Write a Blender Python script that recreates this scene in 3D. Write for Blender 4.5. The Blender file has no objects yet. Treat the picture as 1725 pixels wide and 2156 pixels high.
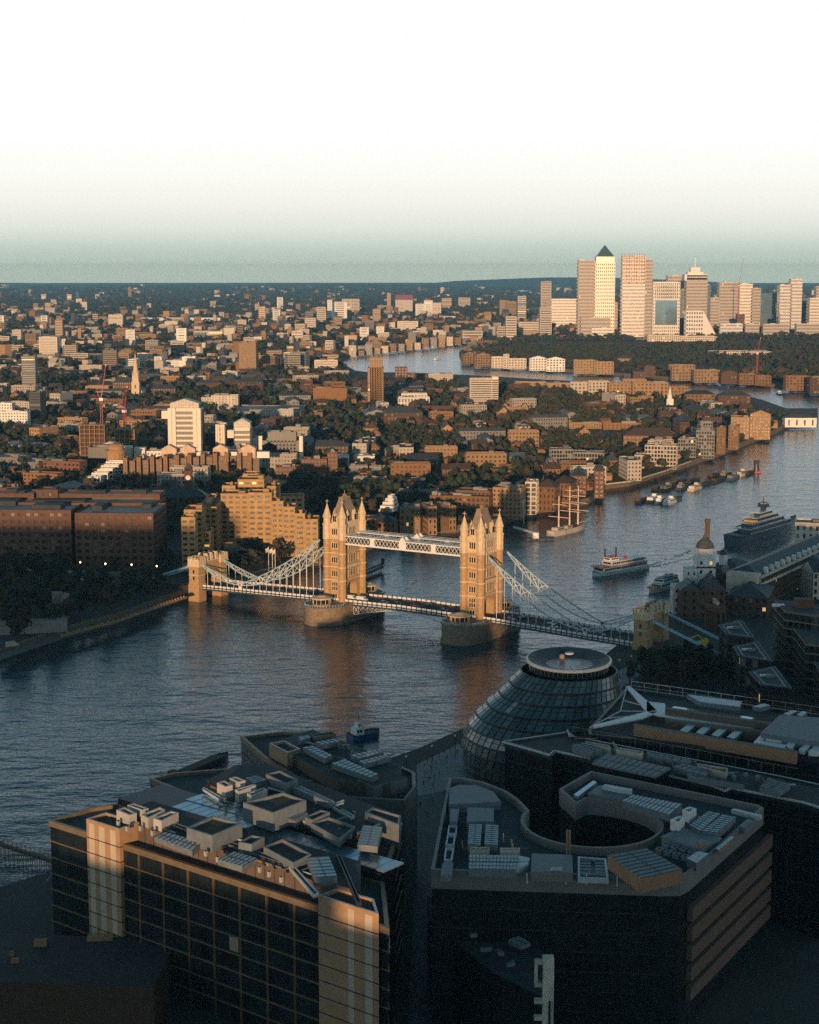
import bpy, math, random
from mathutils import Vector, geometry
C = bpy.context.scene.collection
S = bpy.context.scene
R = random.Random(7); RW = random.Random(3)
# ---------------------------------------------------------------- camera, sky, sun, exposure
PITCH = math.radians(8.26); EYE = 172.0; FOC = 3484.0
cd = bpy.data.cameras.new('camera'); cam = bpy.data.objects.new('camera', cd); C.objects.link(cam)
cam.location = (0, 0, EYE); cam.rotation_euler = (math.pi/2 - PITCH, 0, 0)
cd.sensor_fit = 'HORIZONTAL'; cd.angle_x = 2*math.atan(862.5/FOC); cd.clip_start = 1; cd.clip_end = 90000
S.camera = cam
SUN_EL = math.radians(5.2); SUN_AZ = math.radians(-6)
w = bpy.data.worlds.new('World'); S.world = w; w.use_nodes = True
nt = w.node_tree; N = nt.nodes.new; L = nt.links.new
sky = N('ShaderNodeTexSky'); sky.sky_type = 'NISHITA'; sky.sun_disc = False
sky.sun_elevation = SUN_EL; sky.sun_rotation = math.pi - SUN_AZ
sky.air_density = 1; sky.dust_density = .15; sky.ozone_density = 3
# a thin bright veil low in the sky, the same all round the horizon, over the clear Nishita sky
tc = N('ShaderNodeTexCoord'); sx = N('ShaderNodeSeparateXYZ'); L(tc.outputs['Generated'], sx.inputs[0])
asn = N('ShaderNodeMath'); asn.operation = 'ARCSINE'; L(sx.outputs['Z'], asn.inputs[0])
mr = N('ShaderNodeMapRange'); mr.inputs['From Min'].default_value = 0; mr.inputs['From Max'].default_value = math.pi/2
L(asn.outputs[0], mr.inputs['Value'])
pw = N('ShaderNodeMath'); pw.operation = 'POWER'; pw.inputs[1].default_value = .5; L(mr.outputs[0], pw.inputs[0])
cr = N('ShaderNodeValToRGB'); L(pw.outputs[0], cr.inputs[0]); el = cr.color_ramp.elements
stops = [(0, (.98, .97, .70)), (.2, (.97, .95, .70)), (.43, (.75, .79, .63)), (.6, (.68, .73, .61)), (.86, (.69, .735, .63)), (1.5, (.86, .85, .77)), (2.2, (.96, .91, .82)), (3.2, (1.04, .98, .90)), (4.6, (1.05, 1.03, 1.0)), (9, (1.02, 1.15, 1.22)),
         (13, (.48, .65, .73)), (19, (.14, .26, .32)), (30, (.05, .14, .185)), (50, (.022, .085, .12)), (90, (.012, .06, .09))]
el[0].position = 0; el[0].color = (*stops[0][1], 1); el[1].position = 1; el[1].color = (*stops[-1][1], 1)
for a, c in stops[1:-1]:
    e = el.new((a/90)**.5); e.color = (*c, 1)
mx = N('ShaderNodeVectorMath'); mx.operation = 'MULTIPLY'; L(sky.outputs[0], mx.inputs[0]); mx.inputs[1].default_value = (.004, .014, .02)
ad = N('ShaderNodeVectorMath'); ad.operation = 'ADD'; L(mx.outputs[0], ad.inputs[0]); L(cr.outputs[0], ad.inputs[1])
bg = nt.nodes['Background']; L(ad.outputs[0], bg.inputs[0]); bg.inputs[1].default_value = 1.0
sd = bpy.data.lights.new('sun', 'SUN'); sun = bpy.data.objects.new('sun', sd); C.objects.link(sun)
sd.energy = 5.0; sd.angle = math.radians(.5); sd.color = (1, .62, .33)
sun.rotation_euler = Vector((-math.sin(SUN_AZ)*math.cos(SUN_EL), math.cos(SUN_AZ)*math.cos(SUN_EL), -math.sin(SUN_EL))).to_track_quat('-Z', 'Y').to_euler()
S.view_settings.view_transform = 'Standard'; S.view_settings.look = 'None'
S.view_settings.exposure = 0; S.view_settings.gamma = 1
S.cycles.use_denoising = False; S.cycles.max_bounces = 5; S.cycles.volume_bounces = 0; S.cycles.transparent_max_bounces = 6
S.cycles.caustics_reflective = False; S.cycles.caustics_refractive = False

# ---------------------------------------------------------------- helpers
SP, CP = math.sin(PITCH), math.cos(PITCH)
def G(u, v, z=5.0):                       # the ground (or height z) point seen at u, v of the 1725 x 2156 photograph
    x = (u-862.5)/FOC; t = (v-1078)/FOC
    y, d = CP-t*SP, -SP-t*CP; k = (z-EYE)/d
    return (x*k, y*k)
def ZH(v, Y):                             # height of something seen at v that stands at depth Y
    t = (v-1078)/FOC
    return EYE + Y*(-SP-t*CP)/(CP-t*SP)
def PX(x, y, z):
    z -= EYE; yc = y*CP-z*SP
    return (862.5+FOC*x/yc, 1078-FOC*(y*SP+z*CP)/yc)
MATS = {}
def M(name, col, rough=.8, metal=0, var=.22, scale=.35, rand=0, bump=0, emit=0, alpha=None):
    m = bpy.data.materials.new(name); m.use_nodes = True; MATS[name] = m
    t = m.node_tree; n = t.nodes.new; l = t.links.new; b = t.nodes['Principled BSDF']
    b.inputs['Roughness'].default_value = rough; b.inputs['Metallic'].default_value = metal
    if emit:
        b.inputs['Emission Color'].default_value = (*col, 1); b.inputs['Emission Strength'].default_value = emit
    co = n('ShaderNodeTexCoord'); nz = n('ShaderNodeTexNoise'); nz.inputs['Scale'].default_value = scale; nz.inputs['Detail'].default_value = 6
    nz.inputs['Roughness'].default_value = .65
    l(co.outputs['Object'], nz.inputs['Vector'])
    r = n('ShaderNodeMapRange'); l(nz.outputs['Fac'], r.inputs['Value'])
    r.inputs['From Min'].default_value = .3; r.inputs['From Max'].default_value = .7; r.inputs['To Min'].default_value = 1-var; r.inputs['To Max'].default_value = 1+var
    last = r.outputs[0]
    if rand:
        oi = n('ShaderNodeObjectInfo'); r2 = n('ShaderNodeMapRange'); l(oi.outputs['Random'], r2.inputs['Value'])
        r2.inputs['To Min'].default_value = 1-rand; r2.inputs['To Max'].default_value = 1+rand
        mu = n('ShaderNodeMath'); mu.operation = 'MULTIPLY'; l(last, mu.inputs[0]); l(r2.outputs[0], mu.inputs[1]); last = mu.outputs[0]
    vm = n('ShaderNodeVectorMath'); vm.operation = 'SCALE'; vm.inputs[0].default_value = col; l(last, vm.inputs['Scale'])
    l(vm.outputs[0], b.inputs['Base Color'])
    if bump:
        bp = n('ShaderNodeBump'); bp.inputs['Strength'].default_value = bump; bp.inputs['Distance'].default_value = .3
        l(nz.outputs['Fac'], bp.inputs['Height']); l(bp.outputs[0], b.inputs['Normal'])
    return m
brick = M('brown brick', (.215, .108, .043), .9, rand=.25)
brick_red = M('red brick', (.145, .066, .035), .9, rand=.25)
brick_tan = M('tan brick', (.33, .195, .09), .9, rand=.2)
brick_dark = M('dark brown brick', (.10, .055, .03), .9, rand=.2)
cream = M('cream render', (.56, .47, .37), .8, rand=.2)
white = M('white render', (.70, .66, .60), .7, rand=.12)
conc = M('grey concrete', (.22, .205, .185), .85, rand=.25)
stone = M('pale portland stone', (.60, .46, .29), .85, scale=.8)
granite = M('cornish granite', (.42, .265, .125), .9, scale=.9, var=.3)
pierstone = M('pier granite', (.23, .165, .11), .9, scale=.6, var=.35, bump=.4)
pale = M('weathered pale render', (.40, .345, .28), .85, rand=.25)
glass = M('dark window glass', (.012, .017, .02), .28, var=.5, scale=.15)
blind_far = M('window with pale blind', (.14, .13, .11), .5, rand=.3)
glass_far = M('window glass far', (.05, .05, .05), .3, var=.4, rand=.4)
glass_lit = M('warm lit window', (1, .62, .25), .5, emit=.6)
glass_blue = M('pale blue sky glass', (.32, .45, .52), .18, metal=.6)
slate = M('slate roof', (.055, .06, .065), .6, rand=.3)
tile = M('brown tiled roof', (.075, .05, .036), .85, rand=.35)
tile_red = M('red tiled roof', (.17, .07, .05), .85, rand=.2)
felt = M('dark roof felt', (.034, .042, .046), .85, var=.35, scale=.2, rand=.25)
gravel = M('brown roof gravel', (.06, .052, .042), .95, var=.4, scale=.6)
alu = M('pale ribbed aluminium', (.50, .53, .53), .5, metal=.1, var=.15, scale=.5)
alu_dull = M('grey standing seam metal', (.155, .178, .19), .6, metal=0, var=.2, scale=.5)
white_metal = M('white painted metal', (.74, .72, .68), .45, var=.1)
dark_metal = M('dark grey metal', (.04, .045, .05), .5, metal=.4)
steel_white = M('white bridge paint', (.72, .70, .66), .5, var=.1)
steel_blue = M('pale blue bridge paint', (.30, .46, .52), .5, var=.12)
deck_blue = M('dark blue girder paint', (.035, .055, .08), .55)
asphalt = M('asphalt', (.045, .046, .048), .9)
paving = M('grey paving', (.085, .09, .092), .8, var=.35, scale=.25)
gold = M('gilding', (.62, .34, .10), .4, metal=.6)
copper = M('terracotta metal cladding', (.36, .20, .11), .55, metal=.2, var=.12)
wood_dark = M('dark timber', (.05, .035, .025), .8)
hull_black = M('black hull paint', (.018, .02, .023), .4)
hull_navy = M('navy hull paint', (.03, .06, .095), .3)
red_paint = M('red paint', (.42, .05, .04), .5)
yellow_paint = M('yellow paint', (.75, .55, .02), .5)
orange_paint = M('orange paint', (.7, .28, .03), .5)
foliage = M('green foliage', (.024, .034, .017), .9, var=.5, scale=.4, rand=.4)
foliage_b = M('autumn brown foliage', (.042, .031, .015), .9, var=.5, scale=.4, rand=.35)
bark = M('bark', (.05, .038, .028), .95)
grass_m = M('mown grass', (.045, .062, .025), .95, var=.3, scale=.05)
lamp_m = M('lamp glow', (1, .6, .28), .5, emit=9)

class MB:
    def __init__(s): s.v, s.f, s.m = [], [], []
    def poly(s, pts, mi=0):
        n = len(s.v); s.v += [tuple(p) for p in pts]; s.f.append(tuple(range(n, n+len(pts)))); s.m.append(mi)
    def prism(s, p2, z0, z1, mi=0, mt=None, bottom=False, zt=None):
        n = len(p2); a = sum(p2[i][0]*p2[(i+1) % n][1]-p2[(i+1) % n][0]*p2[i][1] for i in range(n))
        if a < 0: p2 = list(reversed(p2))
        lo = [(p[0], p[1], z0) for p in p2]; hi = [(p[0], p[1], z1) for p in p2]
        for i in range(n):
            j = (i+1) % n; s.poly([lo[i], lo[j], hi[j], hi[i]], mi)
        s.poly(hi, mi if mt is None else mt)
        if bottom: s.poly(lo[::-1], mi)
    def box(s, x0, x1, y0, y1, z0, z1, mi=0, mt=None):
        s.prism([(x0, y0), (x1, y0), (x1, y1), (x0, y1)], z0, z1, mi, mt, True)
    def bar(s, p, q, r, n=4, mi=0, r2=None):
        p, q = Vector(p), Vector(q); d = (q-p).normalized(); r2 = r if r2 is None else r2
        a = d.cross(Vector((0, 0, 1)) if abs(d.z) < .95 else Vector((1, 0, 0))).normalized(); b = d.cross(a)
        o = [a*math.cos(6.2832*(k+.5)/n)+b*math.sin(6.2832*(k+.5)/n) for k in range(n)]
        lo = [p+e*r for e in o]; hi = [q+e*r2 for e in o]
        for k in range(n):
            j = (k+1) % n; s.poly([lo[k], hi[k], hi[j], lo[j]], mi)
        s.poly(lo, mi); s.poly(hi[::-1], mi)
    def lathe(s, cx, cy, prof, n=10, mi=0, sx=1, sy=1, rot=0):
        rings = [[(cx+r*sx*math.cos(6.2832*k/n+rot), cy+r*sy*math.sin(6.2832*k/n+rot), z) for k in range(n)] for r, z in prof]
        for a, b in zip(rings, rings[1:]):
            for k in range(n):
                j = (k+1) % n; s.poly([a[k], a[j], b[j], b[k]], mi)
        s.poly(rings[-1], mi)
    def pyramid(s, x0, x1, y0, y1, z0, z1, f=0, mi=0):
        cx, cy = (x0+x1)/2, (y0+y1)/2; f = max(f, .01)
        lo = [(x0, y0, z0), (x1, y0, z0), (x1, y1, z0), (x0, y1, z0)]
        hi = [(cx+(p[0]-cx)*f, cy+(p[1]-cy)*f, z1) for p in lo]
        for i in range(4): s.poly([lo[i], lo[(i+1) % 4], hi[(i+1) % 4], hi[i]], mi)
        s.poly(hi, mi)
    def gable(s, x0, x1, y0, y1, z0, h, axis='x', over=.3, mi=0, mg=None):
        mg = mi if mg is None else mg; z1 = z0+h
        if axis == 'x':
            c = (y0+y1)/2; a, b = x0-over, x1+over; e, g = y0-over, y1+over
            s.poly([(a, e, z0), (b, e, z0), (b, c, z1), (a, c, z1)], mi); s.poly([(b, g, z0), (a, g, z0), (a, c, z1), (b, c, z1)], mi)
            s.poly([(x0, y1, z0), (x0, y0, z0), (x0, c, z1-.05)], mg); s.poly([(x1, y0, z0), (x1, y1, z0), (x1, c, z1-.05)], mg)
        else:
            c = (x0+x1)/2; a, b = y0-over, y1+over; e, g = x0-over, x1+over
            s.poly([(e, b, z0), (e, a, z0), (c, a, z1), (c, b, z1)], mi); s.poly([(g, a, z0), (g, b, z0), (c, b, z1), (c, a, z1)], mi)
            s.poly([(x0, y0, z0), (x1, y0, z0), (c, y0, z1-.05)], mg); s.poly([(x1, y1, z0), (x0, y1, z0), (c, y1, z1-.05)], mg)
    def data(s, name, mats):
        me = bpy.data.meshes.new(name); me.from_pydata(s.v, [], s.f)
        for m in (mats if isinstance(mats, (list, tuple)) else [mats]): me.materials.append(m)
        if len(me.materials) > 1: me.polygons.foreach_set('material_index', s.m)
        me.update(); return me
    def build(s, name, mats, parent=None, kind=None, label=None):
        if not s.f: return None
        return put(name, s.data(name, mats), parent, kind, label)
def put(name, me, parent=None, kind=None, label=None):
    o = bpy.data.objects.new(name, me); C.objects.link(o)
    if parent: o.parent = parent
    if kind: o['kind'] = kind
    if label: o['label'] = label
    return o
LM = []                                                 # landmarks: phrase, u, v
def thing(name, label, cat, loc=(0, 0, 0), rz=0, group=None, lm=None):
    o = bpy.data.objects.new(name, None); C.objects.link(o); o.empty_display_size = 2
    o.location = loc; o.rotation_euler = (0, 0, rz); tag(o, label, cat, group)
    if lm: LM.append((lm, *PX(*loc)))
    return o
def tag(o, label=None, cat=None, group=None, kind=None):
    if label: o['label'] = label
    if cat: o['category'] = cat
    if group: o['group'] = group
    if kind: o['kind'] = kind
    return o
def copy_tree(o, parent=None):
    c = o.copy(); C.objects.link(c)
    if parent: c.parent = parent
    for ch in o.children: copy_tree(ch, c)
    return c
def facade(W, Gz, p, q, z0, z1, nc, nf, wf=.5, hf=.5, dep=.35, mi=0, gi=0):
    """a wall from p to q with nc x nf real recessed openings"""
    p, q = Vector((p[0], p[1], 0)), Vector((q[0], q[1], 0)); t = q-p; n = Vector((t.y, -t.x, 0)).normalized()*(-dep)
    fh = (z1-z0)/nf; V = lambda a, z, k=0: tuple(p+t*a+n*k+Vector((0, 0, z)))
    for j in range(nf):
        a0 = z0+j*fh; b0 = a0+fh*(1-hf)*.5; b1 = b0+fh*hf; a1 = a0+fh
        W.poly([V(0, a0), V(1, a0), V(1, b0), V(0, b0)], mi); W.poly([V(0, b1), V(1, b1), V(1, a1), V(0, a1)], mi)
        prev = 0
        for i in range(nc):
            s0 = (i+.5-wf/2)/nc; s1 = (i+.5+wf/2)/nc
            W.poly([V(prev, b0), V(s0, b0), V(s0, b1), V(prev, b1)], mi); prev = s1
            W.poly([V(s0, b0), V(s1, b0), V(s1, b0, 1), V(s0, b0, 1)], mi); W.poly([V(s0, b1, 1), V(s1, b1, 1), V(s1, b1), V(s0, b1)], mi)
            W.poly([V(s0, b0), V(s0, b0, 1), V(s0, b1, 1), V(s0, b1)], mi); W.poly([V(s1, b0, 1), V(s1, b0), V(s1, b1), V(s1, b1, 1)], mi)
            rr = RW.random(); Gz.poly([V(s0, b0, 1), V(s1, b0, 1), V(s1, b1, 1), V(s0, b1, 1)], 0 if rr < .86 else (2 if rr > .992 else 1))
        W.poly([V(prev, b0), V(1, b0), V(1, b1), V(prev, b1)], mi)
FOOT = []                                               # footprints already built on: x, y, radius
class Bld:
    """one building: rectangular wings gathered into wall, glazing and roof parts under its Empty (local axes = world axes)"""
    def __init__(s, name, label, cat, u, v, wall, glz=None, roof=None, group=None, lm=None, z=5.0, extra=None):
        x, y = G(u, v, z); s.o = thing(name, label, cat, (x, y, z), 0, group, lm); s.x, s.y, s.z = x, y, z
        s.W, s.Gz, s.Rf, s.RS, s.XS = MB(), MB(), MB(), [], []; s.wall, s.glz, s.roof, s.extra = wall, glz or glass, roof or felt, extra or conc
    def rect(s, cx, cy, rot, w, d, z0, z1, fl=3.3, bay=3.2, wf=.5, hf=.5, top='flat', th=4, plant=2, sides=(1, 1, 1, 1), dep=.35, axis='x'):
        """cx, cy in world; z above the water"""
        FOOT.append((cx, cy, max(w, d)*.55))
        s.Rf = MB(); s.RS.append(s.Rf); cx -= s.x; cy -= s.y; z0 -= s.z; z1 -= s.z; c, sn = math.cos(rot), math.sin(rot)
        T = lambda a, b: (cx+a*c-b*sn, cy+a*sn+b*c)
        P = [T(-w/2, -d/2), T(w/2, -d/2), T(w/2, d/2), T(-w/2, d/2)]
        for i in range(4):
            p, q = P[i], P[(i+1) % 4]; ln = w if i % 2 == 0 else d
            if sides[i] and z1-z0 > fl*.8:
                nf = max(1, round((z1-z0)/fl)); nc = max(1, round(ln/bay))
                facade(s.W, s.Gz, p, q, z0, z1, nc, nf, wf, hf, dep)
            else: s.W.poly([(*p, z0), (*q, z0), (*q, z1), (*p, z1)])
        if top == 'flat':
            Q = [T(-w/2+.4, -d/2+.4), T(w/2-.4, -d/2+.4), T(w/2-.4, d/2-.4), T(-w/2+.4, d/2-.4)]
            for i in range(4):                                    # parapet
                a, b = P[i], P[(i+1) % 4]; e, f = Q[(i+1) % 4], Q[i]
                s.W.poly([(*a, z1), (*b, z1), (*b, z1+.9), (*a, z1+.9)]); s.W.poly([(*a, z1+.9), (*b, z1+.9), (*e, z1+.9), (*f, z1+.9)])
                s.W.poly([(*f, z1+.9), (*e, z1+.9), (*e, z1), (*f, z1)])
            s.Rf.poly([(*p, z1+.02) for p in Q])
            for k in range(plant):
                pw, pd, ph = R.uniform(.12, .35)*w, R.uniform(.2, .45)*d, R.uniform(1.2, 3.2)
                a, b = R.uniform(-.5, .5)*(w-pw)*.85, R.uniform(-.5, .5)*(d-pd)*.85
                xm = MB(); s.XS.append(xm); xm.prism([T(a-pw/2, b-pd/2), T(a+pw/2, b-pd/2), T(a+pw/2, b+pd/2), T(a-pw/2, b+pd/2)], z1, z1+ph)
        else:
            m = MB()
            if top == 'gable': m.gable(-w/2, w/2, -d/2, d/2, z1, th, axis, .4, 0, 1)
            elif top == 'hip':
                k = min(w, d)/2*.98; hx, hy = w/2-k, d/2-k
                lo = [(-w/2-.4, -d/2-.4, z1), (w/2+.4, -d/2-.4, z1), (w/2+.4, d/2+.4, z1), (-w/2-.4, d/2+.4, z1)]
                hi = [(-hx, -hy, z1+th), (hx, -hy, z1+th), (hx, hy, z1+th), (-hx, hy, z1+th)]
                for i in range(4): m.poly([lo[i], lo[(i+1) % 4], hi[(i+1) % 4], hi[i]])
                m.poly(hi)
            elif top == 'pyr': m.pyramid(-w/2-.3, w/2+.3, -d/2-.3, d/2+.3, z1, z1+th)
            for f, mi in zip(m.f, m.m):
                (s.W if mi else s.Rf).poly([(*T(m.v[i][0], m.v[i][1]), m.v[i][2]) for i in f])
        return T
    def wing(s, u0, u1, vb, vt, d, rot=0, z0=None, **k):
        """front edge between u0 and u1, foot seen at vb, top at vt; d = depth in metres; rot in degrees"""
        r = math.radians(rot); x, y = G((u0+u1)/2, vb, 5); sl = math.hypot(y, EYE)
        app = (u1-u0)*sl/FOC; d = min(d, .8*app/max(abs(math.sin(r)), .01)); w = max(2, (app-d*abs(math.sin(r)))/math.cos(r))
        h = (w*abs(math.sin(r))+d*math.cos(r))/2
        s.rect(x*(y+h)/y, y+h, r, w, d, 3 if z0 is None else z0, ZH(vt, y+min(h, w*.2*abs(math.sin(r)))), **k)
        return x*(y+h)/y, y+h, w, ZH(vt, y)
    def done(s):
        s.W.build('wall', s.wall, s.o); s.Gz.build('glazing', [s.glz, blind_far, glass_lit], s.o, 'stuff')
        [m.build('roof', s.roof, s.o) for m in s.RS]; [m.build('rooftop_plant', s.extra, s.o) for m in s.XS]
        return s.o
# ---------------------------------------------------------------- ground, river, haze
def DP(l, z=0): return [G(u, v, z) for u, v in l]
river_d = [(0, 1387), (133, 1342), (250, 1310), (333, 1280), (397, 1257), (443, 1248), (560, 1215), (680, 1188), (770, 1163), (850, 1122), (960, 1122), (1048, 1107), (1130, 1082),
  (1240, 1062), (1275, 1030), (1325, 1024), (1407, 997), (1517, 960), (1570, 938), (1617, 921), (1663, 898), (1722, 893), (1722, 868), (1655, 868), (1607, 850), (1577, 842), (1503, 842), (1447, 832),
  (1365, 820), (1283, 812), (1150, 806), (1058, 800), (990, 796), (902, 792), (850, 790), (813, 790), (780, 790), (748, 786), (713, 766), (742, 748), (808, 742), (908, 728), (958, 725), (1052, 718), (1150, 709), (1363, 710),
  (1517, 708), (1725, 707), (1800, 707), (1800, 716), (1725, 715), (1600, 713), (1503, 713), (1367, 719), (1150, 716), (1042, 723), (985, 733), (967, 747), (972, 760), (1008, 769), (1108, 777), (1193, 783), (1297, 791), (1377, 797),
  (1433, 802), (1513, 804), (1550, 809), (1643, 816), (1725, 828), (1800, 842)]
RIV = DP(river_d) + [(340, 1010), (255, 930), (190, 888), (146, 838), (116, 790), (98, 742), (86, 712), (60, 645), (19.2, 592.6), (2.1, 566.3), (-60, 494), (-100, 448), (-160, 380), (-230, 300), (-420, 250), (-420, 560)]
POND = DP([(1035, 613), (1090, 607), (1142, 609), (1135, 618), (1080, 617)])
def inside(p, poly):
    x, y = p; r = False; j = len(poly)-1
    for i in range(len(poly)):
        a, b = poly[i], poly[j]
        if (a[1] > y) != (b[1] > y) and x < (b[0]-a[0])*(y-a[1])/(b[1]-a[1])+a[0]: r = not r
        j = i
    return r
FAR = 26000
outer = [(FAR*math.sin(6.2832*k/96), FAR*math.cos(6.2832*k/96)) for k in range(96)]
vs = [Vector(p) for p in outer+RIV+POND]; n0, n1 = len(outer), len(outer)+len(RIV)
ed = [(i, (i+1) % n0) for i in range(n0)]+[(n0+i, n0+(i+1) % len(RIV)) for i in range(len(RIV))]+[(n1+i, n1+(i+1) % len(POND)) for i in range(len(POND))]
V2, E2, F2, *_ = geometry.delaunay_2d_cdt(vs, ed, [], 0, 1e-4)
g = MB(); g.v = [(p.x, p.y, 5.0) for p in V2]
for f in F2:
    c = (sum(V2[i].x for i in f)/len(f), sum(V2[i].y for i in f)/len(f))
    if not inside(c, RIV) and not inside(c, POND): g.f.append(tuple(f)); g.m.append(0)
gm = M('city ground', (.04, .042, .035), .95, var=.55, scale=.012)
tag(g.build('ground', gm), kind='structure')
rw = MB()
for poly in (RIV, POND):
    n = len(poly)
    for i in range(n):
        a, b = poly[i], poly[(i+1) % n]; rw.poly([(*a, -2), (*b, -2), (*b, 5), (*a, 5)])
tag(rw.build('river_embankment', M('embankment stone', (.16, .12, .085), .9)), kind='structure')
wm = bpy.data.materials.new('river water'); wm.use_nodes = True
t = wm.node_tree; n = t.nodes.new; l = t.links.new; b = t.nodes['Principled BSDF']
b.inputs['Base Color'].default_value = (.011, .042, .058, 1); b.inputs['Roughness'].default_value = .16; b.inputs['IOR'].default_value = 1.33; b.inputs['Specular Tint'].default_value = (.6, .9, 1, 1)
co = n('ShaderNodeTexCoord')
def wave(scale, sx, sy, rot, detail, w):
    mp = n('ShaderNodeMapping'); mp.inputs['Scale'].default_value = (sx, sy, 1); mp.inputs['Rotation'].default_value = (0, 0, rot); l(co.outputs['Object'], mp.inputs[0])
    nz = n('ShaderNodeTexNoise'); nz.inputs['Scale'].default_value = scale; nz.inputs['Detail'].default_value = detail; nz.inputs['Roughness'].default_value = .6; l(mp.outputs[0], nz.inputs[0])
    m_ = n('ShaderNodeMath'); m_.operation = 'MULTIPLY'; l(nz.outputs['Fac'], m_.inputs[0]); m_.inputs[1].default_value = w; return m_.outputs[0]
def add(a, c):
    m_ = n('ShaderNodeMath'); m_.operation = 'ADD'; l(a, m_.inputs[0]); l(c, m_.inputs[1]); return m_.outputs[0]
hgt = add(add(wave(.30, .6, 1.1, .25, 3, 1.1), wave(.055, .7, 1.2, -.2, 2, 3.2)), wave(.9, 1, 1.3, .5, 2, .22))
bp = n('ShaderNodeBump'); bp.inputs['Strength'].default_value = .42; bp.inputs['Distance'].default_value = .8; l(hgt, bp.inputs['Height']); l(bp.outputs[0], b.inputs['Normal'])
wb = MB(); wb.poly([(-3000, 100, 0), (6000, 100, 0), (6000, 20000, 0), (-3000, 20000, 0)])
tag(wb.build('river_water', wm), kind='structure')
hz = MB(); hz.box(-27000, 27000, -27000, 27000, -3, 285)
hm = bpy.data.materials.new('evening haze'); hm.use_nodes = True; t = hm.node_tree; t.nodes.clear()
v = t.nodes.new('ShaderNodeVolumePrincipled'); o = t.nodes.new('ShaderNodeOutputMaterial'); t.links.new(v.outputs[0], o.inputs['Volume'])
v.inputs['Density'].default_value = 4e-5; v.inputs['Color'].default_value = (.32, .72, 1, 1); v.inputs['Anisotropy'].default_value = .2
tag(hz.build('haze', hm), kind='stuff')
# far wooded hills closing the view, a little above the plain
hl = MB()
for k in range(3):
    pts = []; y = 22000-k*2500
    for i in range(61):
        x = -9000+i*300; h = 8+(85 if x > 300 else 40)*max(0, math.sin(i*.21+k*2.1))*max(.25, math.sin(i*.047+k*1.3))+R.uniform(0, 9)
        pts.append((x, h))
    for (xa, ha), (xb, hb) in zip(pts, pts[1:]):
        hl.poly([(xa, y-900, 5), (xb, y-900, 5), (xb, y, 5+hb), (xa, y, 5+ha)]); hl.poly([(xa, y, 5+ha), (xb, y, 5+hb), (xb, y+900, 5), (xa, y+900, 5)])
tag(hl.build('hills', M('far woods', (.03, .036, .024), .95, scale=.002)), kind='structure')
# ---------------------------------------------------------------- the bascule bridge (local x from the far bank towers to the near bank, y away from the camera)
br = thing('bascule_bridge', 'gothic two-towered stone bascule bridge with pale blue suspension chains across the river', 'bridge', (1, 799, 0), math.radians(-32), lm='the two-towered bridge')
DK = 9.3
FOOT.append((1, 799, 50))
def pier(xc):
    m = MB(); out = []
    for k in range(25):
        a = math.pi*k/24; out.append((xc+10.6*math.cos(a), 15+13.5*math.sin(a)))
    for k in range(25):
        a = math.pi+math.pi*k/24; out.append((xc+10.6*math.cos(a), -15+13.5*math.sin(a)))
    big = [(xc+(x-xc)*1.035, y*1.015) for x, y in out]
    m.prism(big, -2, 1.4); m.prism(out, 1.4, 8.6); m.prism(big, 8.6, 9.0)
    p = m.build('pier', pierstone, br)
    rl = MB()
    for a, c in zip(out, out[1:]+out[:1]):
        if abs(a[0]-c[0]) > .05 or True:
            if abs((a[1]+c[1])/2) > 9.5: rl.bar((*a, 9.0), (*a, 10.1), .12, 4); rl.bar((*a, 10.1), (*c, 10.1), .09, 4); rl.bar((*a, 9.5), (*c, 9.5), .06, 4)
    rl.build('railing', steel_blue, p)
    co = MB()                                           # masonry courses standing a hand proud
    for z in (3.2, 5.0, 6.8): co.prism([(xc+(x-xc)*1.008, y*1.004) for x, y in out], z, z+.18)
    co.build('course', pierstone, p)
    for sy in (-1, 1):
        c = MB(); yc = sy*20.5
        c.lathe(xc, yc, [(4.6, 9.0), (4.6, 10.0)], 12, 0); c.lathe(xc, yc, [(4.2, 10.0), (4.2, 12.4)], 12, 1); c.lathe(xc, yc, [(5.3, 12.4), (5.3, 12.9), (2.4, 13.5), (1.6, 13.9)], 12, 2)
        for k in range(12): c.bar((xc+4.4*math.cos(k*.5236), yc+4.4*math.sin(k*.5236), 10), (xc+4.4*math.cos(k*.5236), yc+4.4*math.sin(k*.5236), 12.4), .16, 4, 2)
        c.build('control_cabin', [granite, glass, stone], br)
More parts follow.
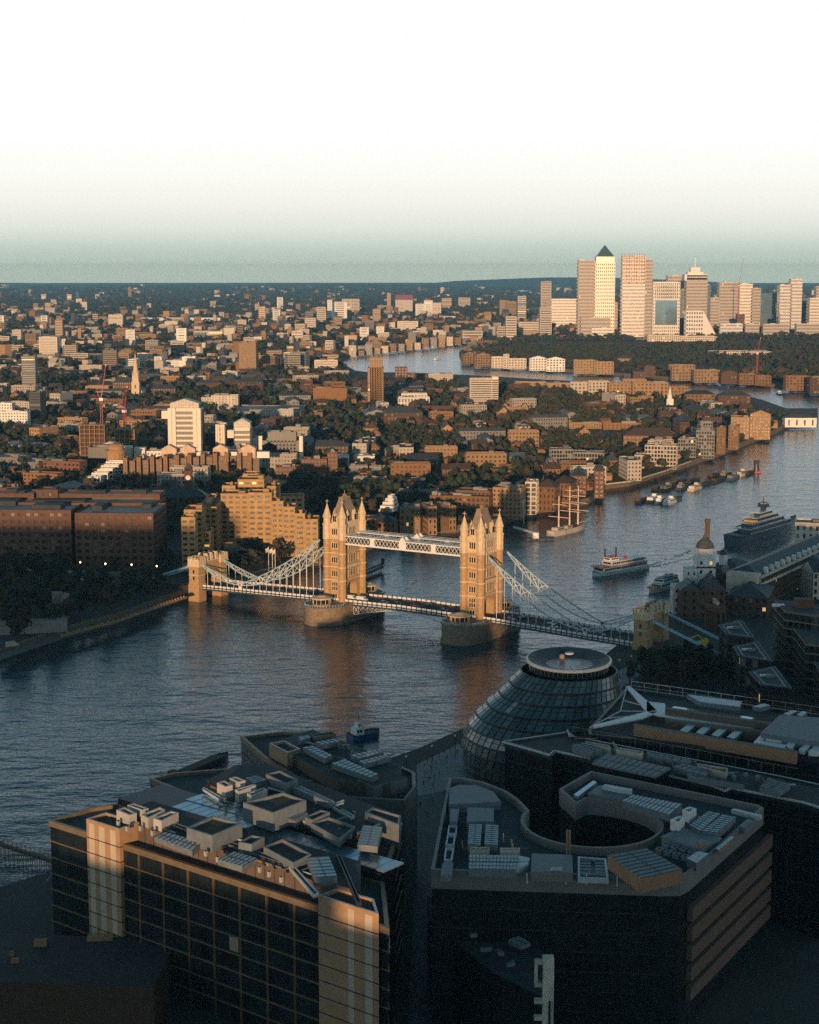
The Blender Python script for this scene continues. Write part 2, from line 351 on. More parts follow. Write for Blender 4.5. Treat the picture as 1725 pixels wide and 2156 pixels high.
def tower(xc):
    hx, hy = 4.2, 8.7; m = MB(); s = MB()
    for sy in (-1, 1): m.box(xc-hx, xc+hx, min(sy*4.4, sy*hy), max(sy*4.4, sy*hy), 9, 19.5)
    m.box(xc-hx, xc+hx, -hy, hy, 19.5, 41)
    ar = [(4.4*math.cos(math.pi*k/16), 13.5+5.2*math.sin(math.pi*k/16)**.8) for k in range(17)]
    for (ya, za), (yb, zb) in zip(ar, ar[1:]):
        for sx in (-1, 1):
            q = [(xc+sx*hx, ya, za), (xc+sx*hx, yb, zb), (xc+sx*hx, yb, 19.5), (xc+sx*hx, ya, 19.5)]; m.poly(q if sx < 0 else q[::-1])
        m.poly([(xc-hx, ya, za), (xc+hx, ya, za), (xc+hx, yb, zb), (xc-hx, yb, zb)])
    tw = m.build('tower', granite, br)
    s.box(xc-hx-.1, xc+hx+.1, -hy-.1, hy+.1, 41, 48)
    for z in (19.6, 26.3, 33.2, 40.6): s.box(xc-hx-.35, xc+hx+.35, -hy-.35, hy+.35, z, z+.55)
    for k in range(8):                                  # corbels under the gallery
        s.box(xc-hx-.5, xc+hx+.5, -hy+.6+k*2.3, -hy+1.4+k*2.3, 39.7, 40.6); 
    s.box(xc-hx-.3, xc+hx+.3, -hy-.3, hy+.3, 47.2, 48.3)
    for k in range(7): s.box(xc-hx-.3, xc-hx+.1, -7+k*2.1, -5.9+k*2.1, 48.3, 49.1); s.box(xc+hx-.1, xc+hx+.3, -7+k*2.1, -5.9+k*2.1, 48.3, 49.1)
    s.build('upper_storey', stone, tw)
    r = MB(); lo = [(xc-3.6, -7.6, 48.3), (xc+3.6, -7.6, 48.3), (xc+3.6, 7.6, 48.3), (xc-3.6, 7.6, 48.3)]; hi = [(xc-1.2, -3.2, 60.4), (xc+1.2, -3.2, 60.4), (xc+1.2, 3.2, 60.4), (xc-1.2, 3.2, 60.4)]
    for i in range(4): r.poly([lo[i], lo[(i+1) % 4], hi[(i+1) % 4], hi[i]])
    r.poly(hi); r.build('roof', M('tower slate', (.25, .18, .13), .75) if xc < 0 else MATS['tower slate'], tw)
    c = MB()
    for y in (-1.5, -.5, .5, 1.5): c.bar((xc, y, 60.2), (xc, y, 61.6), .22, 4)
    c.box(xc-1.3, xc+1.3, -3.3, 3.3, 60.3, 60.8); c.bar((xc, 0, 60.6), (xc, 0, 64.2), .3, 4, 0, .1); c.box(xc-.5, xc+.5, -.9, .9, 61.6, 62.2)
    c.build('gilded_finial', gold, tw)
    for sx in (-1, 1):
        for sy in (-1, 1):
            t = MB(); x, y = xc+sx*4.5, sy*8.9
            t.lathe(x, y, [(1.95, 9), (1.95, 41)], 8, 1); t.lathe(x, y, [(2.15, 41), (2.15, 47), (2.35, 47.2), (2.35, 48.2), (1.85, 48.2), (1.85, 51), (2.2, 51.2), (2.2, 51.7), (.15, 58)], 8, 0)
            for z in (19.6, 26.3, 33.2, 40.4): t.lathe(x, y, [(2.3, z), (2.3, z+.55)], 8, 0)
            tu = t.build('turret', [stone, granite], tw)
            k = MB(); k.bar((x, y, 57.8), (x, y, 60.0), .16, 4); k.bar((x-.1, y-.75, 59.2), (x+.1, y+.75, 59.2), .2, 4); k.bar((x-.75, y, 59.2), (x+.75, y, 59.2), .2, 4)
            k.build('cross', stone, tu)
    def window(x, y, z, face, n, rows, w=1.0, h=1.9, gap=.35):
        q = MB(); W_ = n*w+(n+1)*gap; H_ = rows*h+(rows+1)*gap
        def bx(a0, a1, z0, z1, d0, d1, mi):
            if face in 'we':
                f = -1 if face == 'w' else 1; ys = sorted((y+f*d0, y+f*d1)); q.box(x+a0, x+a1, ys[0], ys[1], z0, z1, mi)
            else:
                f = -1 if face == 'n' else 1; xs = sorted((x+f*d0, x+f*d1)); q.box(xs[0], xs[1], y+a0, y+a1, z0, z1, mi)
        bx(-W_/2, W_/2, z, z+H_, -.2, .12, 0)
        for i in range(n):
            for j in range(rows):
                a = -W_/2+gap+i*(w+gap); b_ = z+gap+j*(h+gap); bx(a, a+w, b_, b_+h, .0, .16, 1)
        for i in range(n+1): bx(-W_/2+i*(w+gap), -W_/2+i*(w+gap)+gap, z, z+H_, .1, .34, 0)
        for j in range(rows+1): bx(-W_/2, W_/2, z+j*(h+gap), z+j*(h+gap)+gap, .1, .38, 0)
        q.build('window', [stone, glass], tw)
    for f, y in (('w', -hy), ('e', hy)):
        window(xc, y, 10.4, f, 2, 1, 1, 2.2); window(xc, y, 14.2, f, 3, 2, .85, 1.9); window(xc, y, 21.3, f, 3, 1, .9, 2.8); window(xc, y, 28.2, f, 3, 1, .9, 2.8); window(xc, y, 35.6, f, 3, 1, .9, 2.6); window(xc, y-.1 if f == 'w' else y+.1, 42.3, f, 3, 1, .8, 3.0)
    for f, x in (('n', xc-hx), ('s', xc+hx)):
        for yy in (-6.2, 6.2): window(x, yy, 21.2, f, 1, 1, .9, 3.2); window(x, yy, 28, f, 1, 1, .9, 3.4)
        window(x, 0, 21.0, f, 4, 1, 1.1, 4.2); window(x, 0, 28, f, 4, 1, 1.1, 4.2); window(x, 0, 34.6, f, 4, 1, 1.1, 4.2); window(x, 0, 42.2, f, 5, 1, .9, 3.4)
    def dormer(x, y, face, w, z1, z2):
        q = MB(); dp = 2.2
        if face in 'we':
            f = -1 if face == 'w' else 1; a, b_ = sorted((y+f*.25, y-f*dp)); q.box(x-w/2, x+w/2, a, b_, 48, z1, 0); q.gable(x-w/2, x+w/2, a, b_, z1, z2-z1, 'y', 0, 0)
            yy = y+f*.28; ys = sorted((yy, yy+f*.1)); q.box(x-.9, x-.12, *ys, 49.2, 52, 1); q.box(x+.12, x+.9, *ys, 49.2, 52, 1)
            for sx in (-1, 1): q.bar((x+sx*w/2, yy-f*.6, 48), (x+sx*w/2, yy-f*.6, z1+1.2), .4, 4, 0, .12)
            q.bar((x, yy-f*.6, z2-.3), (x, yy-f*.6, z2+1), .2, 4)
        else:
            f = -1 if face == 'n' else 1; a, b_ = sorted((x+f*.25, x-f*dp)); q.box(a, b_, y-w/2, y+w/2, 48, z1, 0); q.gable(a, b_, y-w/2, y+w/2, z1, z2-z1, 'x', 0, 0)
            xx = x+f*.28; xs = sorted((xx, xx+f*.1)); q.box(*xs, y-.8, y-.1, 49.2, 52, 1); q.box(*xs, y+.1, y+.8, 49.2, 52, 1)
            for sy in (-1, 1): q.bar((xx-f*.6, y+sy*w/2, 48), (xx-f*.6, y+sy*w/2, z1+1.2), .4, 4, 0, .12)
            q.bar((xx-f*.6, y, z2-.3), (xx-f*.6, y, z2+1), .2, 4)
        q.build('gable', [stone, glass], tw)
    dormer(xc, -hy, 'w', 3.2, 50.8, 53.4); dormer(xc, hy, 'e', 3.2, 50.8, 53.4)
    for x, f in ((xc-hx, 'n'), (xc+hx, 's')):
        for yy in (-3.1, 3.1): dormer(x, yy, f, 2.6, 51.4, 54.0)
    bal = MB(); bal.box(xc+hx, xc+hx+1.3, -5.5, 5.5, 26, 26.6); bal.box(xc+hx+1.1, xc+hx+1.3, -5.5, 5.5, 26.6, 27.6); bal.box(xc-hx-1.3, xc-hx, -5.5, 5.5, 26, 26.6); bal.box(xc-hx-1.3, xc-hx-1.1, -5.5, 5.5, 26.6, 27.6)
    bal.build('balcony', stone, tw)
for xc in (-39.5, 39.5): pier(xc); tower(xc)
# high level walkways
for sy in (-1, 1):
    m = MB(); y = sy*6.6; x0, x1 = -35, 35; zb, zt = 38.6, 42.4; wd = 1.7
    for yy in (y-wd, y+wd):
        m.box(x0, x1, yy-.18, yy+.18, zb-.5, zb+.35); m.box(x0, x1, yy-.16, yy+.16, zt-.25, zt+.15)
    m.box(x0, x1, y-wd, y+wd, zb-.1, zb+.15); m.box(x0, x1, y-wd-.1, y+wd+.1, zt+.15, zt+.4, 1); m.box(x0, x1, y-wd+.3, y+wd-.3, zb+.3, zt-.2, 2)
    for z in (zt+.9,):
        for yy in (y-wd, y+wd): m.bar((x0, yy, z), (x1, yy, z), .07)
    wk = m.build('walkway', [steel_white, steel_blue, dark_metal], br)
    for yy, s in ((y-wd, -1), (y+wd, 1)):
        xs = [x0, -17.5, 0, 17.5, x1]
        for a, b_ in zip(xs, xs[1:]):
            q = MB(); c0, c1 = a+1.4, b_-1.4; nx = 7; st = (c1-c0)/nx
            for i in range(nx):
                for k in (0,):
                    xa = c0+(i+k)*st; xb = min(xa+st, c1); f = (xb-xa)/st
                    q.bar((xa, yy+s*.05, zb+.3), (xb, yy+s*.05, zb+.3+(zt-zb-.5)*f), .13); q.bar((xa, yy+s*.12, zt-.2), (xb, yy+s*.12, zt-.2-(zt-zb-.5)*f), .13)
            q.build('lattice_panel', steel_white if sy < 0 else steel_blue, wk)
        for x in xs:
            q = MB(); hw = 2.0 if x == 0 else 1.3; q.box(x-hw, x+hw, yy-.22, yy+.22, zb, zt+.3)
            if x == 0: q.box(x-1.4, x+1.4, yy-.3, yy+.3, zb+.4, zt+1.0); q.pyramid(x-1.4, x+1.4, yy-.3, yy+.3, zt+1.0, zt+2.2)
            q.build('plaque' if x == 0 else 'solid_panel', steel_white, wk)
# roadway spans
def span(x0, x1, za, zb, name):
    n = max(2, int(abs(x1-x0)/6)); m = MB(); P = []
    for i in range(n+1):
        f = i/n; P.append((x0+(x1-x0)*f, za+(zb-za)*f))
    for (xa, a), (xb, b_) in zip(P, P[1:]):
        m.poly([(xa, -7.2, a), (xb, -7.2, b_), (xb, 7.2, b_), (xa, 7.2, a)], 0)
        m.poly([(xa, 9, a-1.6), (xb, 9, b_-1.6), (xb, -9, b_-1.6), (xa, -9, a-1.6)], 1)
        for s in (-1, 1):
            lo, hi = sorted((s*7.2, s*9.2)); m.poly([(xa, lo, a+.18), (xb, lo, b_+.18), (xb, hi, b_+.18), (xa, hi, a+.18)], 2)
            m.poly([(xa, s*7.2, a), (xa, s*7.2, a+.18), (xb, s*7.2, b_+.18), (xb, s*7.2, b_)], 2)
            m.poly([(xa, s*9.2, a-1.6), (xb, s*9.2, b_-1.6), (xb, s*9.2, b_+.3), (xa, s*9.2, a+.3)] if s < 0 else [(xb, s*9.2, b_-1.6), (xa, s*9.2, a-1.6), (xa, s*9.2, a+.3), (xb, s*9.2, b_+.3)], 1)
    d = m.build('road_span', [asphalt, deck_blue, paving], br)
    for s in (-1, 1):
        q = MB(); L_ = x1-x0; k = int(L_/2.6)
        for i in range(k):
            xa = x0+i*L_/k; z = za+(zb-za)*(i+.5)/k; q.box(xa+.3, xa+L_/k-.3, s*9.2-.08, s*9.2+.08, z+.35, z+1.35, 0); q.box(xa-.18, xa+.22, s*9.2-.16, s*9.2+.16, z-.8, z+1.55, 1)
            q.box(xa+.35, xa+L_/k-.35, s*9.3-.03, s*9.3+.03, z-.65, z-.25, 0)
        q.build('parapet', [steel_white, deck_blue], d, 'stuff')
    lm_ = MB()
    for i in range(int((x1-x0)/14)): lm_.box(x0+5+i*14, x0+9+i*14, -.08, .08, za+(zb-za)*(5+i*14)/(x1-x0)+.03, za+(zb-za)*(5+i*14)/(x1-x0)+.05)
    lm_.build('lane_marking', white_metal, d)
    return d
span(-124, -49.9, 7.6, DK, 'n'); span(49.9, 124, DK, 6.4, 's'); span(-50, -28.5, DK, DK, 'pn'); span(28.5, 50, DK, DK, 'ps')
span(-28.5, 0, DK, DK+.55, 'b'); span(0, 28.5, DK+.55, DK, 'b')
for s in (-1, 1):                                       # lattice side trusses of the lifting leaves
    for e in (-1, 1):
        q = MB(); ps = []
        for i in range(11):
            f = i/10; x = e*28.5*(1-f*.97); ps.append((x, DK-1.3, DK-1.4-4.6*(1-f)**1.5))
        for i, (x, t_, b_) in enumerate(ps):
            q.bar((x, s*8.6, t_), (x, s*8.6, b_), .14)
            if i < 10:
                q.bar((x, s*8.6, b_), (ps[i+1][0], s*8.6, ps[i+1][2]), .26); q.bar((x, s*8.6, t_), (ps[i+1][0], s*8.6, ps[i+1][2]), .12); q.bar((x, s*8.6, b_), (ps[i+1][0], s*8.6, ps[i+1][1]), .12)
        q.build('leaf_truss', steel_white, br)
# suspension chains
def chain(y, xa, za, xb, zb, sag, dep, n, out):
    """two chords between the ends with a zigzag web; returns the lower chord"""
    q = MB(); top, bot = [], []
    for i in range(n+1):
        f = i/n; x = xa+(xb-xa)*f; z = za+(zb-za)*f; d = 4*f*(1-f); top.append((x, y, z-sag*d+dep*d*.5+.25)); bot.append((x, y, z-sag*d-dep*d*.5-.25))
    for i in range(n):
        for c, r in ((top, .36), (bot, .36)): q.bar(c[i], c[i+1], r, 4, 0)
        q.bar(top[i], bot[i], .13, 4, 1)
        if i % 2: q.bar(top[i], bot[i+1], .17, 4, 1)
        else: q.bar(bot[i], top[i+1], .17, 4, 1)
        q.bar(top[i], bot[i+1], .12, 4, 1); q.bar(bot[i], top[i+1], .12, 4, 1)
    q.build('suspension_chain', [steel_blue, steel_white], br); return bot
dz = lambda x: 7.6+(DK-7.6)*(x+124)/74 if x < 0 else DK+(6.4-DK)*(x-50)/74
for y in (-9, 9):
    for e, zk in ((-1, 10.9), (1, 9.9)):
        b1 = chain(y, e*48.5, 39.2, e*99, zk+.5, 4.5, 4.6, 12, 0); b2 = chain(y, e*125, 19.8, e*99, zk+.5, 1.4, 2.0, 6, 0)
        for p in b1[1:-1]+b2[1:-1]:
            if p[2]-dz(p[0]) > .8:
                q = MB(); q.bar((p[0], y, dz(p[0])), p, .13, 5); q.build('hanger', steel_white, br)
        q = MB(); x = e*99
        for s in (-1, 1):
            c = Vector((x, y+s*.45, zk+.5)); ring = [c+Vector((1.15*math.cos(k*.5236), 0, 1.15*math.sin(k*.5236))) for k in range(12)]; r2 = [c+Vector((.7*math.cos(k*.5236), s*.05, .7*math.sin(k*.5236))) for k in range(12)]
            q.poly(ring if s < 0 else ring[::-1], 0); q.poly([p+Vector((0, s*.06, 0)) for p in (r2 if s < 0 else r2[::-1])], 1)
            for k in range(12): q.poly([ring[k], ring[(k+1) % 12], ring[(k+1) % 12]-Vector((0, s*.45, 0)), ring[k]-Vector((0, s*.45, 0))], 0)
        q.box(x-1, x+1, y-.4, y+.4, zk-2.2, zk-.6, 0)
        q.build('chain_boss', [steel_white, red_paint], br)
        q = MB(); q.bar((e*131, y, 18.5), (e*168, y, 5.5), .75, 6); q.build('anchor_tie', steel_blue, br)
# abutment gatehouses
for e in (-1, 1):
    m = MB(); xa = e*127.5
    for s in (-1, 1):
        y = s*9.3; m.box(xa-3.6, xa+3.6, y-3, y+3, -2, 9.2, 0); m.box(xa-3.2, xa+3.2, y-2.7, y+2.7, 9.2, 18.6, 0); m.box(xa-3.7, xa+3.7, y-3.1, y+3.1, 18.6, 22.6, 1); m.box(xa-3.9, xa+3.9, y-3.3, y+3.3, 19, 19.5, 1)
        for i in range(4):
            for k in (-1, 1): m.box(xa-3.7+i*2.1, xa-2.6+i*2.1, y+k*2.75-.35, y+k*2.75+.35, 22.6, 23.6, 1); m.box(xa+k*3.35-.35, xa+k*3.35+.35, y-3.1+i*1.7, y-2.2+i*1.7, 22.6, 23.6, 1)
        for z in (11.5, 15): m.box(xa-.5, xa+.5, y-2.82, y+2.82, z, z+1.8, 2)
        m.box(xa-3.3, xa+3.3, y-2.8, y+2.8, 13.8, 14.2, 1)
    m.box(xa-2.6, xa+2.6, -6.4, 6.4, 15.8, 20.4, 0); m.box(xa-2.9, xa+2.9, -6.4, 6.4, 20.4, 21, 1)
    for y in (-4, 0, 4): m.box(xa-3.0, xa+3.0, y-.9, y+.9, 21, 23.2, 1); m.gable(xa-3.0, xa+3.0, y-.9, y+.9, 23.2, 1.6, 'x', 0, 1)
    for k in range(9):
        ya, yb = 6.4*math.cos(math.pi*k/9), 6.4*math.cos(math.pi*(k+1)/9); z0 = 10.8+5*math.sin(math.pi*k/9); z1 = 10.8+5*math.sin(math.pi*(k+1)/9)
        for sx in (-1, 1):
            q = [(xa+sx*2.6, ya, z0), (xa+sx*2.6, yb, z1), (xa+sx*2.6, yb, 15.9), (xa+sx*2.6, ya, 15.9)]; m.poly(q if sx < 0 else q[::-1], 0)
        m.poly([(xa-2.6, ya, z0), (xa+2.6, ya, z0), (xa+2.6, yb, z1), (xa-2.6, yb, z1)], 0)
    gt = m.build('gatehouse', [granite, stone, glass], br)
    q = MB(); q.gable(xa-2.2, xa+2.2, -6, 6, 21, 4.2, 'y', 0, 0); q.build('roof', slate, gt)
    m = MB(); m.box(min(xa+e*3.7, xa+e*60), max(xa+e*3.7, xa+e*60), -9.2, 9.2, 4.9, 7.3 if e < 0 else 6.1, 0, 1)
    m.build('approach', [brick_dark, asphalt], br)
# ---------------------------------------------------------------- office blocks at the foot of the view
pane_m = M('office facade glass', (.013, .02, .024), .16, var=.6, scale=.12, rand=.5)
blind_m = M('pale window blind', (.32, .27, .17), .7)
ledge_m = M('bronze ledge', (.22, .16, .095), .5, metal=.3)
core_m = M('core cladding', (.38, .235, .13), .6, var=.15, scale=.5)
core_pale = M('pale core strip', (.50, .41, .30), .6, var=.1)
screen_m = M('brown plant screen', (.125, .088, .062), .7, var=.25)
vent_m = M('pale louvre paint', (.46, .43, .39), .5)
fascia_m = M('grey brown fascia', (.19, .175, .16), .6, var=.12)
def offset(poly, d):
    n = len(poly); out = []
    a = sum(poly[i][0]*poly[(i+1) % n][1]-poly[(i+1) % n][0]*poly[i][1] for i in range(n)); s = 1 if a > 0 else -1
    for i in range(n):
        p, c, q = Vector(poly[i-1]), Vector(poly[i]), Vector(poly[(i+1) % n])
        n1 = Vector(((c-p).y, -(c-p).x)).normalized()*s; n2 = Vector(((q-c).y, -(q-c).x)).normalized()*s
        b = n1+n2; b = b/max(.35, b.length_squared)*2 if b.length > .1 else n1
        out.append(tuple(c+b*d))
    return out
class Near:
    def __init__(s, name, label, cat, ox, oy, rz=0, lm=None):
        s.o = thing(name, label, cat, (ox, oy, 5), rz, None, None); s.ox, s.oy, s.c, s.s = ox, oy, math.cos(rz), math.sin(rz)
        if lm: LM.append((lm, *PX(ox, oy, 38)))
    def L(s, u, v, z):
        x, y = G(u, v, z); x -= s.ox; y -= s.oy
        return (x*s.c+y*s.s, -x*s.s+y*s.c)
    def tr(s, pts, z): return [s.L(u, v, z) for u, v in pts]
    def pr(s, name, pts, z, h, mats, rim=0, ribs=0, tilt=0, label=None):
        """a roof-top piece traced by its top face; z = height of the top above the water"""
        q = s.tr(pts, z); z -= 5; m = MB(); mats = mats if isinstance(mats, (list, tuple)) else [mats]
        top = 1 if len(mats) > 1 else 0
        a = sum(q[i][0]*q[(i+1) % len(q)][1]-q[(i+1) % len(q)][0]*q[i][1] for i in range(len(q)))
        if a < 0: q = q[::-1]
        if rim:
            i_ = offset(q, -rim); n = len(q)
            for k in range(n):
                j = (k+1) % n
                m.poly([(*q[k], z-h), (*q[j], z-h), (*q[j], z), (*q[k], z)], 0); m.poly([(*q[k], z), (*q[j], z), (*i_[j], z), (*i_[k], z)], 0); m.poly([(*i_[k], z), (*i_[j], z), (*i_[j], z-.7), (*i_[k], z-.7)], 0)
            m.poly([(*p, z-.7) for p in i_], top)
        else: m.prism(q, z-h, z, 0, top)
        o = m.build(name, mats, s.o, label=label)
        if ribs and len(q) == 4:
            e = (Vector(q[1])-Vector(q[0])).length, (Vector(q[2])-Vector(q[1])).length
            k0 = 0 if e[0] >= e[1] else 1; A, B_, C_, D_ = [Vector(q[(k0+i) % 4]) for i in range(4)]; r = MB()
            for i in range(ribs+1):
                f = i/ribs; p1, p2 = A.lerp(B_, f), D_.lerp(C_, f); r.bar((*p1, z+.04), (*p2, z+.04), .09, 4)
            r.bar((*A.lerp(D_, .5), z+.03), (*B_.lerp(C_, .5), z+.03), .06, 4)
            r.build('rib', dark_metal, o, 'stuff')
        return o
    def body(s, poly, z0, z1, floors, bay=3.0, panes=(), roof=felt, wall=None, mull=True, ledge=ledge_m, par=.0):
        z0 -= 5; z1 -= 5; n = len(poly); a = sum(poly[i][0]*poly[(i+1) % n][1]-poly[(i+1) % n][0]*poly[i][1] for i in range(n))
        if a < 0: poly = poly[::-1]
        m = MB(); m.prism(poly, z0, z1, 0, 1); m.build('body', [wall or glass, roof], s.o)
        fh = (z1-z0)/floors; big = offset(poly, .35)
        for k in range(1, floors+1):
            q = MB(); z = z0+k*fh; q.prism(big, z-.22, z+(.5 if k == floors else .05), 0, None if k < floors else 0, True)
            if k == floors:
                q = MB(); inn = offset(poly, -.6)
                for i in range(n):
                    j = (i+1) % n
                    q.poly([(*big[i], z-.5), (*big[j], z-.5), (*big[j], z+.9), (*big[i], z+.9)]); q.poly([(*big[i], z+.9), (*big[j], z+.9), (*inn[j], z+.9), (*inn[i], z+.9)]); q.poly([(*inn[i], z+.9), (*inn[j], z+.9), (*inn[j], z), (*inn[i], z)]); q.poly([(*big[j], z-.5), (*big[i], z-.5), (*poly[i], z-.5), (*poly[j], z-.5)])
            q.build('parapet' if k == floors else 'ledge', ledge, s.o)
        mm = MB(); cnt = 0; cache = {}
        for i in range(n):
            p, q = Vector(poly[i]), Vector(poly[(i+1) % n]); ln = (q-p).length; nb = max(1, round(ln/bay)); t = (q-p)/nb; nr = Vector((t.y, -t.x)).normalized()
            for j in range(nb+1):
                c = p+t*j+nr*.06
                if mull: mm.bar((*c, z0), (*c, z1), .09, 4)
            if any((p-Vector(e)).length < 3 for e in panes):
                me = None
                for k in range(floors-1, -1, -1):
                    for j in range(nb):
                        if cnt >= 290: break
                        c = p+t*(j+.5)+nr*.1; w = t.length-.3
                        r = R.random(); mt = pane_m if r < .9 else (blind_m if r > .99 else glass); key = (round(w, 2), round(fh, 2), mt.name)
                        if key not in cache:
                            b = MB(); b.box(-w/2, w/2, -.06, .03, .45, fh-.4); cache[key] = b.data('pane', mt)
                        o = put('pane', cache[key], s.o); o.location = (*c, z0+k*fh); o.rotation_euler = (R.uniform(-.012, .012), 0, math.atan2(t.y, t.x)+R.uniform(-.012, .012)); cnt += 1
        if mull: mm.build('mullion', dark_metal, s.o, 'stuff')
    def core(s, q, z0, z1, nb, strips=()):
        """clad stair core, with paler vertical strips and joints, under a dark roof tray"""
        m = MB(); n = len(q); z0 -= 5; z1 -= 5
        a = sum(q[i][0]*q[(i+1) % n][1]-q[(i+1) % n][0]*q[i][1] for i in range(n)); q = q if a > 0 else q[::-1]
        m.prism(q, z0, z1, 0, 1)
        for k in range(1, nb): m.prism(offset(q, .06), z0+(z1-z0)*k/nb-.12, z0+(z1-z0)*k/nb+.12, 2)
        i_ = offset(q, -.5)
        for k in range(n):
            j = (k+1) % n; m.poly([(*q[k], z1), (*q[j], z1), (*q[j], z1+.8), (*q[k], z1+.8)], 0); m.poly([(*q[k], z1+.8), (*q[j], z1+.8), (*i_[j], z1+.8), (*i_[k], z1+.8)], 3); m.poly([(*i_[k], z1+.8), (*i_[j], z1+.8), (*i_[j], z1), (*i_[k], z1)], 0)
        co = m.build('stair_core', [core_m, felt, dark_metal, alu], s.o)
        for e, f0, f1 in strips:
            p, r = Vector(q[e]), Vector(q[(e+1) % n]); b = MB(); t = r-p; nr = Vector((t.y, -t.x)).normalized()*.05
            b.prism([tuple(p+t*f0), tuple(p+t*f0+nr), tuple(p+t*f1+nr), tuple(p+t*f1)], z0, z1-.05); b.build('cladding_strip', core_pale, co)
        return co
# block A: the long glass office in the left foreground
A = Near('glass_office_block', 'long dark glass office block with two copper-coloured stair cores, nearest building at bottom left', 'office building', -87.98, 390.5, math.radians(-38.7), 'the glass office with copper cores')
FOOT += [(-45, 362, 48), (-20, 380, 40), (-45, 400, 40), (-15, 440, 45), (60, 385, 50), (85, 430, 50), (110, 470, 60), (45, 545, 30), (60, 480, 40)]
A.body([(0, 0), (107, 0), (90, 19), (3, 19), (0, 12)], 5, 38, 8, 3.1, panes=[(0, 0)])
m = MB(); m.prism([(17, 4.5), (96, 4.5), (84, 18.5), (16, 18.5)], 33, 37.4, 0, 1); m.build('plant_screen', [screen_m, felt], A.o)
for i in range(8):
    m = MB(); m.box(22+i*9, 24.6+i*9, 4.36, 4.5, 36.3, 36.7); m.build('screen_light', ledge_m, A.o)
for i in range(26):
    m = MB(); m.box(17+i*3, 17.12+i*3, 4.42, 4.5, 33, 37.3); m.build('screen_joint', dark_metal, A.o)
A.core([(14.8, -1.2), (26.6, -1.2), (26.6, 5), (14.8, 5)], 5, 42, 10, [(0, .08, .24), (0, .38, .55), (0, .72, .88)])
A.core([(89, -1.2), (105.6, -1.2), (99.5, 4.6), (89.5, 4.6)], 5, 41, 10, [(0, .5, .6), (0, .78, .9)])
WB = [white_metal, gravel]; AL = [alu_dull, alu]
for q in ([(245, 1705), (263, 1699), (288, 1712), (273, 1717)], [(268, 1695), (282, 1691), (313, 1702), (300, 1706)], [(297, 1715), (337, 1699), (348, 1705), (312, 1723)], [(323, 1723), (360, 1707), (376, 1711), (340, 1729)]):
    A.pr('louvred_vent', q, 45, 2.6, [vent_m, dark_metal], .5)
for q, r in (([(325, 1762), (347, 1752), (427, 1773), (405, 1792)], 9), ([(460, 1810), (493, 1793), (542, 1807), (510, 1825)], 6)): A.pr('skylight', q, 43.6, 1.3, AL, 0, r)
A.pr('skylight', [(645, 1807), (693, 1803), (710, 1845), (662, 1848)], 44, 2, AL, 0, 6)
A.pr('plant_room', [(393, 1743), (448, 1717), (510, 1733), (447, 1760)], 46.5, 4, [alu_dull, gravel], .5)
A.pr('plant_room', [(502, 1773), (530, 1758), (557, 1763), (530, 1778)], 45, 2.6, [alu_dull, felt], .4)
A.pr('plant_room', [(555, 1783), (595, 1766), (655, 1798), (618, 1817)], 44.5, 2, [alu_dull, felt], .3)
A.pr('roof_walkway', [(598, 1812), (606, 1806), (672, 1880), (660, 1884)], 43.2, .8, [alu, felt], .3)
A.pr('roof_walkway', [(365, 1738), (372, 1733), (598, 1810), (590, 1816)], 43.1, .5, [alu_dull, felt], .2)
A.pr('roof_walkway', [(707, 1798), (718, 1800), (762, 1900), (752, 1902)], 43.2, .8, [dark_metal, felt], .3)
for i in range(14):
    u = 240+i*27+R.uniform(-6, 6); v = 1728+(u-240)*.30+R.uniform(-6, 14); A.pr('vent_cowl', [(u, v), (u+4, v-2), (u+8, v), (u+4, v+2.4)], 43.7, 1.2, [alu, dark_metal])
for x in (32, 40.2, 48.4, 56.6, 64.8, 73, 81.2):
    m = MB(); m.box(x-.35, x+.35, -.32, .1, 0, 32.6); m.build('pilaster', M('bronze pilaster', (.13, .08, .03), .5, metal=.3) if 'bronze pilaster' not in MATS else MATS['bronze pilaster'], A.o)
def pipes(B_, z, pts, n):
    for i in range(n):
        (u0, v0), (u1, v1) = R.choice(pts), R.choice(pts); f = R.uniform(-.02, .05); u, v = u0+(u1-u0)*f, v0+(v1-v0)*f; x, y = B_.L(u, v, z); a = R.choice((0, math.pi/2)); l_ = R.uniform(2.5, 8); m = MB(); dx, dy = math.cos(a)*l_, math.sin(a)*l_
        m.bar((x, y, z-4.6), (x+dx, y+dy, z-4.6), R.uniform(.12, .3), 6); m.bar((x, y, z-5.2), (x, y, z-4.6), .1, 4); m.bar((x+dx, y+dy, z-5.2), (x+dx, y+dy, z-4.6), .1, 4); m.build('pipe', R.choice((alu, alu_dull, dark_metal, copper)), B_.o)
pipes(A, 42.6, [(260, 1715), (330, 1745), (430, 1775), (540, 1815), (640, 1840), (480, 1765), (600, 1835)], 26)
# glazed atrium strip between A and B
m = MB()
for i in range(24):
    x0 = 20+i*2.9; m = MB(); m.prism([(x0+.1, 20+.0*i), (x0+2.75, 20), (x0+2.75, 27), (x0+.1, 27)], 35.6, 36); m.build('skylight_pane', glass_blue, A.o)
for i in range(7):
    m = MB(); m.prism([(19+i*2.9, 27.2), (21.6+i*2.9, 27.2), (21.6+i*2.9, 33), (19+i*2.9, 33)], 35.9, 36.2); m.build('skylight_pane', glass_blue, A.o)
m = MB(); m.prism([(3, 19), (89, 19), (87, 27), (40, 27), (39, 34), (3, 34)], 0, 35.3, 0, 1); m.build('atrium', [glass, dark_metal], A.o)
